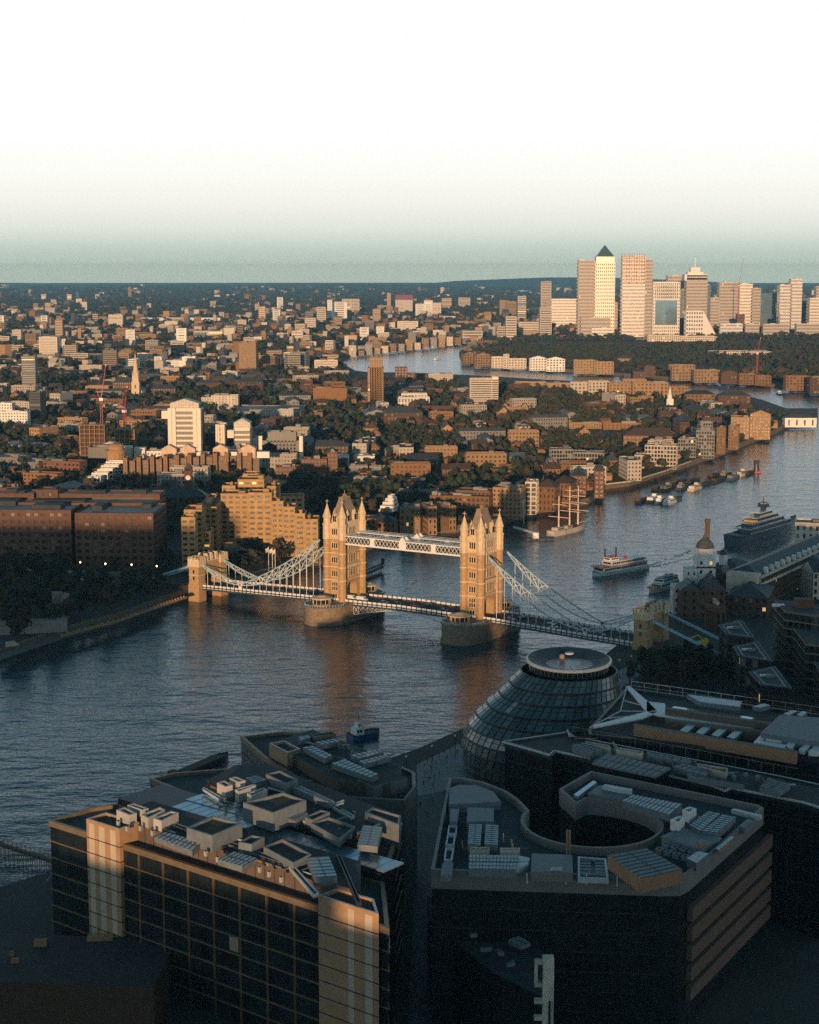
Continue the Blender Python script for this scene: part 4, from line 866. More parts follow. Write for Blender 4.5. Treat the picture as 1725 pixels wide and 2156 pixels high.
# stepped apartments at the right edge
b = Bld('apartment_block', 'dark stepped apartment block with pale balcony edges at the right edge of the view', 'apartments', 1690, 1420, dark_metal, pane_m, felt, lm='the stepped balcony block')
def terrace(u0, v0, u1, v1, u2, v2, z, nfl, dp):
    """front corner at u1,v1; left wing edge to u0,v0 and right to u2,v2, all at roof height z"""
    A_, B_, C_ = Vector(G(u0, v0, z)), Vector(G(u1, v1, z)), Vector(G(u2, v2, z)); o = Vector((b.x, b.y)); q = [A_-o, B_-o, C_-o, C_-o+(A_-B_)]
    for k in range(nfl):
        zz = z-5-k*3.4; m = MB(); m.prism([tuple(p) for p in q], zz-.45, zz+(.45 if k == 0 else .1), 0, 1, True); m.build('balcony_slab', [ledge_m, felt], b.o)
        s = offset([tuple(p) for p in q], -1.2); W, Gz = MB(), MB()
        for i in range(4):
            ln = math.dist(s[i], s[(i+1) % 4]); facade(W, Gz, s[i], s[(i+1) % 4], zz-3.4, zz-.45, max(2, int(ln/2.6)), 1, .7, .8, .2)
        W.build('wall', dark_metal, b.o); Gz.build('glazing', [pane_m, blind_far, glass_lit], b.o, 'stuff')
        r = MB()
        for p_, r_ in ((q[0], q[1]), (q[1], q[2])):
            r.bar((*p_, zz-2.3), (*r_, zz-2.3), .05); n_ = 8
            for i in range(n_): t_ = p_.lerp(r_, (i+.5)/n_); r.bar((*t_, zz-3.3), (*t_, zz-.4), .07)
        r.build('balustrade', dark_metal, b.o)
    c = sum(q, Vector((0, 0)))/4; FOOT.append((c.x+o.x, c.y+o.y, 22))
terrace(1630, 1263, 1653, 1288, 1760, 1303, 32, 8, 20); terrace(1672, 1325, 1697, 1357, 1790, 1368, 27, 7, 20); terrace(1715, 1395, 1728, 1420, 1790, 1430, 23, 6, 20)
m = MB(); x, y = Vector(G(1690, 1275, 33))-Vector((b.x, b.y)); m.box(x-3, x+4, y-3, y+3, 27, 31); m.build('roof_house', brick_red, b.o); m = MB(); m.box(x-12, x-7, y+2, y+4, 27, 28); m.build('roof_light', white_metal, b.o)
# brewhouse with white cupola tower and chimney
o = simple('brewhouse', 'old brewhouse with a white octagonal cupola tower and stepped white walls', 'brewhouse', 1478, 1290, lm='the white cupola tower'); FOOT.append((o.location.x, o.location.y, 26))
def loc3(o, u, v, z): x, y = G(u, v, z); return x-o.location.x, y-o.location.y
X, Y = 0, 0
def whitebox(x0, x1, y0, y1, h, nc, nf, nm='wall', mt=white): W, Gz = MB(), MB(); P = [(x0, y0), (x1, y0), (x1, y1), (x0, y1)]; [facade(W, Gz, P[i], P[(i+1) % 4], 0, h, nc, nf, .28, .38, .3) for i in range(4)]; W.poly([(*p, h) for p in P]); W.build(nm, mt, o); Gz.build('glazing', [glass, blind_far, glass_lit], o, 'stuff')
whitebox(-3, 6.5, 1, 11, 27, 2, 6, 'tower'); whitebox(-8.5, -3, -1, 8, 22, 2, 5); whitebox(-15, -8.5, -4, 6, 14, 2, 3)
m = MB(); m.lathe(1.8, 6, [(5.2, 27), (5.2, 28), (4.6, 28), (4.6, 31), (5, 31.2), (5, 31.6)], 8); m.build('cupola_drum', white, o); m = MB(); m.lathe(1.8, 6, [(4.8, 31.6), (4.3, 33.4), (3.0, 35.2), (1.1, 36.6), (.5, 38.4), (.1, 41)], 8); m.build('cupola_dome', slate, o)
m = MB(); m.box(-3.4, 7, .4, .8, 22.2, 23); m.build('balcony', dark_metal, o)
W, Gz, Rf = MB(), MB(), MB(); P = [(-13, -14), (9, -14), (9, -2), (-13, -2)]; [facade(W, Gz, P[i], P[(i+1) % 4], 0, 14, 5, 4, .3, .5, .3) for i in range(4)]; Rf.gable(-3, 9, -14, -2, 14, 7, 'y', .5); Rf.gable(-13, -3, -14, -2, 14, 4, 'y', .5)
W.build('wall', brick_dark, o); Gz.build('glazing', [glass, blind_far, glass_lit], o, 'stuff'); Rf.build('roof', slate, o)
ch = simple('chimney', 'tall dark brick chimney rising behind the white cupola tower', 'chimney', 1486, 1268); m = MB(); m.lathe(0, 0, [(1.45, 0), (1.2, 41), (1.5, 41.3), (1.5, 43), (1.1, 43)], 12); m.build('stack', brick_dark, ch)
# riverside wharf, long cream cornice and hipped slate roofs
b = Bld('wharf_building', 'long riverside wharf with hipped slate roof, cream end gable and cream balconied cornice', 'warehouse', 1560, 1240, brick_dark, glass, slate, lm='the long cream-corniced wharf')
x0, y0 = G(1600, 1216, 21); x1, y1 = G(1775, 1137, 21); dv = Vector((x1-x0, y1-y0)); an = math.atan2(dv.y, dv.x); c = Vector((x0, y0))+dv/2+Vector((-math.sin(an), math.cos(an)))*10
b.rect(c.x, c.y, an, dv.length, 20, 3, 21, 3.6, 3.4, .42, .55, 'hip', 4); n_ = Vector((math.sin(an), -math.cos(an)))
for k, (zz, w_) in enumerate(((21.5, .9), (17.5, .6))):
    m = MB(); a = Vector((x0, y0))-Vector((b.x, b.y)); m.prism([tuple(a), tuple(a+dv), tuple(a+dv+n_*w_), tuple(a+n_*w_)], zz-6, zz-4.7); m.build('cornice', cream, b.o)
m = MB(); a = Vector((x0, y0))-Vector((b.x, b.y)); t_ = dv.normalized(); q = [a-t_*4, a+t_*2, a+t_*2-n_*16, a-t_*4-n_*16]; m.prism([tuple(p) for p in q], 8, 18); m.build('gable_front', cream, b.o)
hx, hy = G(1548, 1203, 12); b.rect(hx, hy+10, an, 26, 22, 3, 13, 3.6, 3.4, .42, .55, 'hip', 4.5); b.done()
for k in range(14):
    m = MB(); p = a+t_*(12+k*dv.length/16)-n_*1; m.box(-1.1, 1.1, -.9, .9, 0, 2.6); m.gable(-1.1, 1.1, -.9, .9, 2.6, .9, 'y', .1); q = m.build('dormer', white, b.o); q.location = (p.x, p.y, 16.2); q.rotation_euler = (0, 0, an)
o = simple('roof_turret', 'small white domed lantern on the slate roof left of the cream wharf', 'turret', 1523, 1180, 24); m = MB(); m.lathe(0, 0, [(2.2, -2), (2.2, 3), (2.5, 3.2)], 8); m.build('lantern', white, o); m = MB(); m.lathe(0, 0, [(2.4, 3.2), (1.8, 4.6), (.3, 5.6), (.1, 6.6)], 8); m.build('dome', slate, o)
b = Bld('wharf_building', 'cream wharf with tall dark windows standing out over the water at the right edge', 'warehouse', 1695, 1145, cream, glass, slate); b.wing(1668, 1760, 1150, 1105, 18, -15, fl=6, bay=4, wf=.4, hf=.55, top='flat'); b.done()
b = Bld('brick_building', 'red brick building with tall cream columns beside the glass pavilions', 'brick building', 1510, 1330, brick_red, glass, felt, extra=cream); b.wing(1487, 1523, 1332, 1282, 14, 12, fl=12, bay=2.4, wf=.55, hf=.7); b.done()
b = Bld('warehouse', 'slate-roofed brick warehouse between the cupola tower and the stepped balconies', 'warehouse', 1560, 1290, brick_dark, glass, slate, lm='the slate-roofed warehouse'); b.wing(1520, 1640, 1300, 1258, 30, -18, fl=4, bay=3.5, top='hip', th=5); b.wing(1500, 1545, 1262, 1218, 24, -18, fl=4, bay=3, top='hip', th=5); b.done()
b = Bld('apartment_block', 'cream apartment block with arched window grid at the right edge behind the wharf', 'apartments', 1712, 1255, cream, glass, slate); b.wing(1693, 1770, 1262, 1205, 16, 8, fl=4, bay=3, wf=.55, hf=.6, top='gable', th=5); b.done()
b = Bld('warehouse', 'blue-grey metal-roofed warehouse behind the long wharf, right side', 'warehouse', 1665, 1215, brick_dark, glass, M('blue grey roofing', (.06, .085, .10), .6)); b.wing(1625, 1745, 1235, 1180, 30, -15, fl=4.5, bay=4, top='hip', th=4); b.done()
# ---------------------------------------------------------------- boats
def hull_mb(L_, B_, H_, sheer=.25, fine=.35, mi=0, deck=1, draft=-.4, transom=.75):
    m = MB(); st = []; n = 14
    for i in range(n+1):
        f = i/n; x = -L_/2+L_*f; w = transom+(1-transom)*min(1, f/.25) if f < .25 else (1 if f < 1-fine else math.cos((f-1+fine)/fine*math.pi/2)**.8)
        w = max(w, .02)*B_/2; h = H_*(1+sheer*max(0, (f-.5)*2)**2+.1*max(0, (.3-f)*3)**2); st.append((x, w, h))
    for a, c in zip(st, st[1:]):
        for s in (-1, 1):
            q = [(a[0], s*a[1]*.86, draft), (c[0]-.0, s*c[1]*.86, draft), (c[0], s*c[1], c[2]), (a[0], s*a[1], a[2])]; m.poly(q if s < 0 else q[::-1], mi)
        m.poly([(a[0], -a[1]*.94, a[2]-.3), (c[0], -c[1]*.94, c[2]-.3), (c[0], c[1]*.94, c[2]-.3), (a[0], a[1]*.94, a[2]-.3)], deck)
    a = st[0]; m.poly([(a[0], a[1], a[2]), (a[0], -a[1], a[2]), (a[0], -a[1]*.86, draft), (a[0], a[1]*.86, draft)], mi)
    return m
def boat(label, cat, u, v, bow, L_, B_, H_, hm=hull_black, name='boat', group=None, deck=wood_dark, **k):
    """bow = the point of the picture the bow looks at, on the water"""
    x, y = G(u, v, 0); a, c = G(*bow, 0); o = thing(name, label, cat, (x, y, 0), math.atan2(c-y, a-x), group)
    hull_mb(L_, B_, H_, **k).build('hull', [hm, deck], o); return o
def cab(o, x0, x1, w, z0, z1, mt=white_metal, win=True, name='cabin', rake=.3):
    m = MB(); h = w/2; lo = [(x0, -h, z0), (x1, -h, z0), (x1, h, z0), (x0, h, z0)]; hi = [(x0+rake*.3, -h*.94, z1), (x1-rake*(z1-z0)*.5, -h*.94, z1), (x1-rake*(z1-z0)*.5, h*.94, z1), (x0+rake*.3, h*.94, z1)]
    for i in range(4): m.poly([lo[i], lo[(i+1) % 4], hi[(i+1) % 4], hi[i]], 0)
    m.poly(hi, 0); c = m.build(name, mt, o)
    if win:
        g_ = MB(); n = max(1, int((x1-x0)/1.6)); za, zb = z0+(z1-z0)*.4, z0+(z1-z0)*.8
        for i in range(n):
            xa = x0+.5+(x1-x0-1.2)*i/n; xb = xa+(x1-x0-1.2)/n*.72
            for s in (-1, 1): ys = sorted((s*h*.95, s*h*1.01)); g_.box(xa, xb, *ys, za, zb)
        xs = x1-rake*(z1-z0)*.25; g_.box(xs-.12, xs+.12, -h*.75, h*.75, za, zb); g_.build('window_strip', glass, c, 'stuff')
    return c
def mast(o, x, z0, z1, r=.12, mt=wood_dark, y=0): m = MB(); m.bar((x, y, z0), (x, y, z1), r, 6, 0, r*.5); return m.build('mast', mt, o)
# three-masted sailing ship
o = boat('white three-masted sailing ship moored by the brick warehouses, masts lit orange', 'sailing ship', 1196, 1121, (1290, 1098), 44, 8.5, 3.4, M('ivory hull', (.50, .43, .36), .5), name='sailing_ship', deck=M('planked deck', (.30, .19, .11), .8), sheer=.45, fine=.4); LM.append(('the three-masted ship', 1196, 1110))
m = MB(); m.bar((21, 0, 4.4), (31, 0, 7), .25, 6, 0, .08); m.build('bowsprit', cream, o)
for x, h in ((-12, 26), (2, 31), (13, 30)):
    ms = MB(); ms.bar((x, 0, 2.5), (x, 0, h), .62, 8, 0, .3); mo = ms.build('mast', M('varnished spar', (.72, .50, .34), .6) if 'varnished spar' not in MATS else MATS['varnished spar'], o)
    for k, (z, w_) in enumerate(((h*.45, 8), (h*.62, 6.6), (h*.77, 5.2), (h*.9, 3.6))):
        if x < -5 and k != 0 and k != 2: continue
        y_ = MB(); y_.bar((x+.3, -w_, z), (x+.3, w_, z), .26, 6); y_.build('yard', MATS['varnished spar'], mo)
    rg = MB()
    for s in (-1, 1):
        for k in (-2, -1, 0): rg.bar((x+k*1.2, s*4, 3), (x, 0, h*.75), .04, 3)
    rg.bar((x+9, 0, 4), (x, 0, h*.95), .04, 3); rg.build('rigging', wood_dark, o, 'stuff')
cab(o, -17, -8, 5, 3, 5.2, cream); cab(o, -4, 3, 4, 3, 4.8, cream); cab(o, 6, 10, 3.6, 3, 4.6, wood_dark)
# white river cruiser got up as a paddle steamer
o = boat('white double-decked river steamer with two tall black funnels under way in mid river', 'river boat', 1303, 1204, (1233, 1216), 44, 9.5, 2.0, white_metal, name='river_steamer', deck=conc, fine=.18, sheer=.1, transom=.95); LM.append(('the white river steamer', 1303, 1195))
cab(o, -20, 17, 8.6, 1.8, 4.6, white_metal, rake=0, name='main_deck'); m = MB(); m.box(-20.5, 19, -4.7, 4.7, 4.6, 4.85); m.build('deck_edge', red_paint, o); cab(o, -18, 10, 7.4, 4.85, 7.3, white_metal, rake=0, name='upper_deck'); m = MB(); m.box(-18.6, 11, -4, 4, 7.3, 7.5); m.build('deck_edge', white_metal, o)
cab(o, 3, 10, 5.6, 7.5, 9.6, white_metal, rake=.1, name='wheelhouse'); m = MB(); m.box(2.6, 10.4, -3.1, 3.1, 9.6, 9.8); m.build('wheelhouse_roof', red_paint, o)
for x, y_ in ((9.5, -2.2), (1.5, -1)): m = MB(); m.lathe(x, y_, [(.45, 7.5), (.42, 13.6), (.6, 13.8), (.6, 14.3)], 8); m.build('funnel', hull_black, o)
m = MB(); m.lathe(-5, .5, [(1.0, 7.5), (.9, 8.6), (.3, 9.1)], 8); m.build('life_raft', red_paint, o)
m = MB()
for s in (-1, 1): m.bar((10, s*4.4, 5.8), (19, s*3.2, 5.8), .06); [m.bar((10+k*1.8, s*(4.4-k*.24), 4.8), (10+k*1.8, s*(4.4-k*.24), 5.8), .05) for k in range(6)]
m.build('railing', white_metal, o); m = MB(); m.bar((-21.5, 0, 2), (-22.3, 0, 6), .08); m.build('flagstaff', white_metal, o); m = MB(); m.box(-23.6, -22.2, -.04, .04, 4.9, 5.9); m.build('flag', red_paint, o)
m = MB(); p0, p1 = Vector(G(1368, 1193, 0)), Vector(G(1500, 1158, 0)); nn = Vector((-(p1-p0).y, (p1-p0).x)).normalized()
for i in range(150):
    f = R.random()**1.3; c = p0.lerp(p1, f)+nn*(R.choice((-1, 1))*(2+f*9)*R.uniform(.5, 1.1)); l_, w_ = R.uniform(.8, 3.2), R.uniform(.15, .5); a = math.atan2((p1-p0).y, (p1-p0).x)+R.uniform(-.4, .4); e, g_ = Vector((math.cos(a), math.sin(a)))*l_, Vector((-math.sin(a), math.cos(a)))*w_
    m.poly([(*(c-e), .05), (*(c-g_), .05), (*(c+e), .05), (*(c+g_), .05)])
m.build('wake', M('foam', (.42, .46, .46), .6), None, 'stuff')
# smaller party boat near the brewhouse
o = boat('white two-decked party boat with a dark sun deck moored beyond the bridge foot', 'river boat', 1396, 1240, (1355, 1253), 30, 7.5, 1.8, white_metal, name='party_boat', deck=wood_dark, fine=.3); cab(o, -13, 8, 6.8, 1.6, 4, white_metal, name='saloon', rake=.6); cab(o, -12, 5, 6.2, 4, 6.2, white_metal, name='upper_saloon', rake=.8)
m = MB(); m.box(-12, 3, -2.8, 2.8, 6.2, 6.45); m.build('sun_deck', dark_metal, o); cab(o, -9, -4, 3, 6.4, 7.8, white_metal); m = MB(); m.box(8, 12.5, -2.8, 2.8, 1.8, 3.0); m.build('fore_deck_awning', orange_paint, o)
# motor yacht
yx = boat('huge dark blue motor yacht with stacked pale decks and a radar mast moored at right', 'yacht', 1612, 1130, (1700, 1104), 96, 15, 6.5, hull_navy, name='motor_yacht', deck=M('teak deck', (.22, .16, .11), .7), fine=.45, sheer=.35, transom=.9); LM.append(('the huge yacht', 1608, 1110))
yw = M('yacht grey white paint', (.42, .46, .48), .3)
for k, (a, b_, w_, z0, z1) in enumerate(((-30, 26, 13, 6.4, 9.4), (-26, 18, 12, 9.6, 12.4), (-19, 10, 10.6, 12.6, 15.2), (-11, 3, 8, 15.4, 17.6))):
    cab(yx, a, b_, w_*.88, z0, z1, glass, False, 'deck_house', 1.2); m = MB(); m.prism([(a-6, -w_/2), (b_-2, -w_/2), (b_+4, -w_*.3), (b_+6, 0), (b_+4, w_*.3), (b_-2, w_/2), (a-6, w_/2)], z1, z1+.55, 0, None, True); m.build('deck_edge', yw, yx)
    m = MB(); m.prism([(a-6, -w_/2), (b_, -w_/2), (b_, -w_/2+.2), (a-6, -w_/2+.2)], z0-.1, z0+.9); m.prism([(a-6, w_/2-.2), (b_, w_/2-.2), (b_, w_/2), (a-6, w_/2)], z0-.1, z0+.9); m.build('bulwark', yw, yx)
m = MB(); m.box(-6, -3, -1.4, 1.4, 18, 22, 0); m.box(-7, -2, -3.4, 3.4, 20.4, 20.9); m.bar((-4.5, 0, 22), (-4.5, 0, 27), .3); m.box(-5.5, -3.5, -2.2, 2.2, 23.2, 23.6); [m.lathe(-4.5, s*3, [(.9, 20.9), (1.1, 21.8), (.5, 22.8)], 8) for s in (-1, 1)]; m.build('radar_mast', dark_metal, yx)
m = MB(); m.box(-25, -20, -3.6, 3.6, 12.6, 13.6); m.build('lit_deck_lounge', M('warm deck lounge', (.85, .42, .08), .6, emit=.25), yx)
o = boat('small yellow inflatable boat on the water below the huge yacht', 'boat', 1521, 1162.5, (1540, 1161), 6.5, 2.6, .9, orange_paint, name='inflatable_boat', deck=yellow_paint); m = MB(); m.box(-.8, .6, -.5, .5, .6, 1.6); m.build('console', dark_metal, o)
# moored barges and workboats in mid river
def workboat(label, u, v, bow, L_, B_, hm, k, group, cm=white_metal):
    o = boat(label, 'barge' if k == 2 else 'workboat', u, v, bow, L_, B_, 1.9, hm, name='barge' if k == 2 else 'workboat', group=group, fine=.22, transom=.9)
    if k == 0: cab(o, -L_*.38, -L_*.1, B_*.7, 1.7, 4.2, cm); cab(o, -L_*.3, -L_*.15, B_*.5, 4.2, 6, cm); mast(o, -L_*.2, 6, 10)
    elif k == 1: cab(o, -L_*.4, L_*.2, B_*.8, 1.7, 3.9, cm); cab(o, L_*.02, L_*.16, B_*.55, 3.9, 5.6, cm); mast(o, L_*.05, 5.6, 8.5)
    elif k == 2: m = MB(); m.box(-L_*.4, L_*.35, -B_*.35, B_*.35, 1.6, 2.4); m.build('hatch_cover', wood_dark, o); cab(o, -L_*.46, -L_*.36, B_*.6, 1.7, 3.6, brick_dark)
    else: cab(o, -L_*.4, -L_*.2, B_*.6, 1.7, 4, dark_metal); m = MB(); m.bar((L_*.05, 0, 1.8), (L_*.05, 0, 11), .2); m.bar((L_*.05, 0, 3), (L_*.32, 0, 10), .13); m.build('derrick', wood_dark, o)
    return o
T6 = lambda x, y: (1150+x/3, 960+y/3)
near_b = [(605, 290, 22, 5.5, hull_black, 2, 'dark barge at the left end of the nearer mid-river group'), (680, 285, 24, 6, hull_black, 1, 'workboat with white cabin, second from left in the nearer mid-river group'), (730, 295, 20, 6, M('blue hull', (.03, .10, .22), .4), 0, 'blue-hulled workboat in the middle of the nearer mid-river group'), (785, 300, 22, 6.5, white_metal, 1, 'white cabin boat, foremost of the nearer mid-river group'), (825, 278, 20, 5.5, hull_navy, 3, 'navy workboat with derrick at the right end of the nearer mid-river group')]
for x, y, L_, B_, hm_, k, lab in near_b: u, v = T6(x, y); workboat(lab, u, v, (u+22, v-9), L_, B_, hm_, k, 'boats moored in mid river')
far_b = [(710, 215, 20, hull_black, 3, 'dark derrick boat with an orange-lit stern at the left tip of the far moored string'), (765, 212, 26, hull_black, 1, 'black cabin boat second from left in the far moored string'), (800, 200, 24, wood_dark, 2, 'brown barge tucked behind the second boat of the far moored string'), (870, 205, 30, hull_navy, 0, 'navy tug with white wheelhouse in the left half of the far moored string'),
         (850, 170, 26, hull_black, 2, 'black barge inshore in the left half of the far moored string'), (930, 165, 30, wood_dark, 3, 'old barge with an orange-lit mast in the middle of the far moored string'), (945, 212, 26, cream, 1, 'pale-hulled cabin boat outermost in the middle of the far moored string'), (1000, 185, 26, hull_black, 2, 'black barge right of the pale-hulled cabin boat'), (1040, 170, 28, hull_navy, 3, 'navy derrick boat right of middle in the far moored string'),
         (1090, 160, 28, hull_black, 2, 'black barge in the right half of the far moored string'), (1060, 130, 24, wood_dark, 2, 'brown barge inshore in the right half of the far moored string'), (1140, 130, 26, hull_black, 0, 'black tug in the right half of the far moored string'), (1185, 145, 26, hull_navy, 1, 'navy cabin boat outermost in the right half of the far moored string'), (1240, 122, 24, cream, 1, 'pale cabin boat near the right end of the far moored string'), (1285, 115, 22, hull_black, 2, 'black barge next to the right end of the far moored string')]
for x, y, L_, hm_, k, lab in far_b: u, v = T6(x, y); workboat(lab, u, v, (u+25, v-9), L_, 6, hm_, k, 'string of boats moored off the far bank', conc if hm_ is not cream else cream)
LM.append(('the string of moored boats', 1480, 1015))
o = simple('mooring_dolphin', 'dark mooring dolphin with a lit base at the right end of the moored string', 'dolphin', 1593, 995, 0); m = MB(); [m.bar((a, c, -1), (a*.6, c*.6, 9), .5, 6) for a, c in ((-2, -2), (2, -2), (2, 2), (-2, 2))]; m.box(-2.2, 2.2, -2.2, 2.2, 8, 10.5); m.build('pile_frame', wood_dark, o); m = MB(); m.box(-4, 4, -3, 3, -.5, 1.4); m.build('pontoon', red_paint, o)
for lab, u, v, bw, L_, hm_, k in (('dark barge lying off the river front beside the plant-room office', 420, 1622, (460, 1605), 34, hull_black, 2), ('blue tug with white wheelhouse moored off the quayside glass office', 768, 1552, (790, 1548), 13, M('tug blue', (.02, .08, .20), .4), 0), ('small white launch in the distant river bend', 922, 757, (935, 756), 22, white_metal, 1), ('black barge in the far river reach', 1285, 793, (1297, 794), 26, hull_black, 2), ('white launch by the far tan flats', 1525, 802, (1540, 803), 34, white_metal, 1), ('dark barge in the far reach right of the tan flats', 1513, 816, (1530, 817), 40, hull_navy, 2), ('tiny workboat farthest right in the far reach', 1644, 831, (1650, 832), 20, hull_black, 0)):
    workboat(lab, u, v, bw, L_, 6, hm_, k, None)
# ---------------------------------------------------------------- far bank by the bridge
def wings(b, rows, **kw):
    for r in rows:
        k = dict(kw); k.update(r[6] if len(r) > 6 else {}); b.wing(r[0], r[1], r[2], r[3], r[4], r[5] if len(r) > 5 else 0, **k)
    return b.done()
b = Bld('hotel', 'large stepped brown concrete hotel with rows of dark windows beside the left bridge tower', 'hotel', 560, 1185, M('brown ribbed concrete', (.42, .255, .105), .9), glass, M('brown concrete roof', (.16, .11, .065), .9), extra=brick_tan, lm='the stepped brown hotel')
wings(b, [(387, 416, 1205, 1092, 12, 0), (394, 432, 1180, 1076, 20, 0), (416, 448, 1190, 1122, 16, 0), (432, 470, 1165, 1070, 60, 0), (455, 476, 1140, 1052, 20), (470, 527, 1150, 1042, 18), (472, 500, 1120, 1025, 16), (527, 576, 1168, 1040, 16), (505, 560, 1120, 1012, 18), (515, 548, 1100, 1000, 16), (560, 590, 1115, 1026, 16), (576, 600, 1170, 1058, 16), (600, 624, 1172, 1070, 16), (624, 645, 1174, 1084, 16), (645, 672, 1178, 1096, 16), (590, 640, 1130, 1048, 16)], fl=3.1, bay=4.2, wf=.62, hf=.42, dep=.6, plant=1)
b = Bld('office_building', 'long dark brick office with rows of arched windows and set-back upper floors', 'office building', 200, 1190, M('shade-darkened red brick', (.13, .062, .036), .9), glass, alu_dull, extra=felt, lm='the arched brick office')  # brick colour darkened in place of shade falling on this front
wings(b, [(-60, 176, 1196, 1077, 40, -2, dict(bay=4.6, wf=.55)), (174, 345, 1203, 1084, 42, -2, dict(bay=4.6, wf=.55)), (-60, 344, 1180, 1062, 26, -2, dict(wf=.9, hf=.3, bay=90)), (122, 348, 1168, 1043, 18, -2, dict(wf=.9, hf=.3, bay=90, top='flat')), (-60, 86, 1168, 1042, 18, -2, dict(wf=.9, hf=.3, bay=90)), (86, 133, 1168, 1034, 14, -2)], fl=3.9, wf=.5, hf=.5, dep=.7, plant=2)
b = Bld('office_building', 'dark long office with pale cornice lines and white roof plant behind the arched brick office', 'office building', 160, 1100, brick_dark, glass, slate, lm='the dark office with pale cornice')
b.wing(52, 262, 1120, 1052, 26, 9, fl=4, bay=3.4, wf=.6, hf=.5, plant=6); b.done()
x, y = b.x, b.y
for z in (0,):
    T = MB(); 
b = Bld('office_building', 'brown block with a square brick stair tower at the left edge behind the arched office', 'office building', 20, 1085, brick_red, glass, felt); wings(b, [(-40, 26, 1100, 1030, 20), (20, 46, 1100, 1028, 10)], fl=4, bay=3)
# clock-tower house
b = Bld('clock_tower_house', 'dark brick dockside house with a small white clock tower', 'dock house', 360, 1085, brick_dark, glass, slate, lm='the clock tower'); b.wing(292, 440, 1095, 1048, 16, 4, fl=4, bay=4, wf=.35, hf=.5, top='hip', th=6); b.done()
x, y = G(397, 1072, 5); m = MB(); dx, dy = x-b.x, y-b.y+3; m.box(dx-2.6, dx+2.6, dy-2.6, dy+2.6, 10, 27); m.build('clock_tower', brick_red, b.o); m = MB(); m.box(dx-3, dx+3, dy-3, dy+3, 27, 27.6); m.pyramid(dx-3, dx+3, dy-3, dy+3, 29, 33); [m.box(dx+s*2.2-.4, dx+s*2.2+.4, dy+q*2.2-.4, dy+q*2.2+.4, 27, 29) for s in (-1, 1) for q in (-1, 1)]; m.build('belfry', brick_dark, b.o)
m = MB(); m.lathe(0, 0, [(1.7, 0), (1.7, .15)], 16); q = m.build('clock_face', white, b.o); q.location = (dx, dy-2.6, 22.5); q.rotation_euler = (math.pi/2, 0, 0); m = MB(); m.bar((0, 0, .2), (0, 1.2, .2), .1); m.bar((0, 0, .2), (.8, 0, .2), .1); m.build('clock_hand', dark_metal, q)
# brick dockside flats with white gabled penthouses
b = Bld('apartment_block', 'long row of brick dock flats with bays and white gabled penthouses', 'apartments', 420, 1022, brick, glass, alu_dull, extra=white_metal, lm='the brick dock flats')
for i, u in enumerate((275, 303, 331, 359, 383, 409, 437, 463, 487, 513, 535)):
    v = 1024-i*.9; big = i % 2 == 1
    b.wing(u-13, u-3, v, 966-(i*1.4 if i < 8 else 10), 12, 2, fl=3.2, bay=2.2, wf=.5, hf=.5, plant=0); b.wing(u-3, u+13, v-2, 972-(i*1.4 if i < 8 else 10), 12, 2, fl=3.2, bay=1.8, wf=.8, hf=.75, plant=0)
b.done()
for i, u in enumerate((300, 357, 396, 465, 523)):
    x, y = G(u, 1014, 5); h = ZH(946-i*.5 if i else 966, y); m = MB(); x -= b.x; y -= b.y; m.box(x-6, x+6, y+1, y+9, h-13, h-5); m.gable(x-6, x+6, y+1, y+9, h-5, 3.4, 'y', .5); [m.bar((x+k, y+.9, h-13), (x+k, y+.9, h-5), .2) for k in (-5, -2.5, 0, 2.5, 5)]; m.build('penthouse', [M('peach render', (.56, .40, .28), .7) if 'peach render' not in MATS else MATS['peach render']], b.o)
    m = MB(); m.box(x+7, x+17, y+2, y+9, h-13, h-8); m.build('penthouse', white, b.o)
# terraces stepping down with pale parapets
b = Bld('apartment_block', 'stepped white-railed terraces ending in a round glazed pavilion left of the dock flats', 'apartments', 225, 1015, white, glass, felt, lm='the white stepped terraces'); wings(b, [(184, 215, 1034, 1006, 9), (196, 230, 1028, 998, 9), (208, 240, 1022, 990, 9), (216, 252, 1016, 982, 9), (226, 262, 1010, 974, 10)], fl=3.2, bay=3, wf=.8, hf=.7, plant=0)
x, y = G(245, 1000, 5); m = MB(); m.lathe(x-b.x, y-b.y, [(8, 0), (8, 20), (9, 20), (9, 21), (6.5, 21), (6.5, 24), (7, 24), (5, 26)], 16); m.build('round_pavilion', brick_tan, b.o)
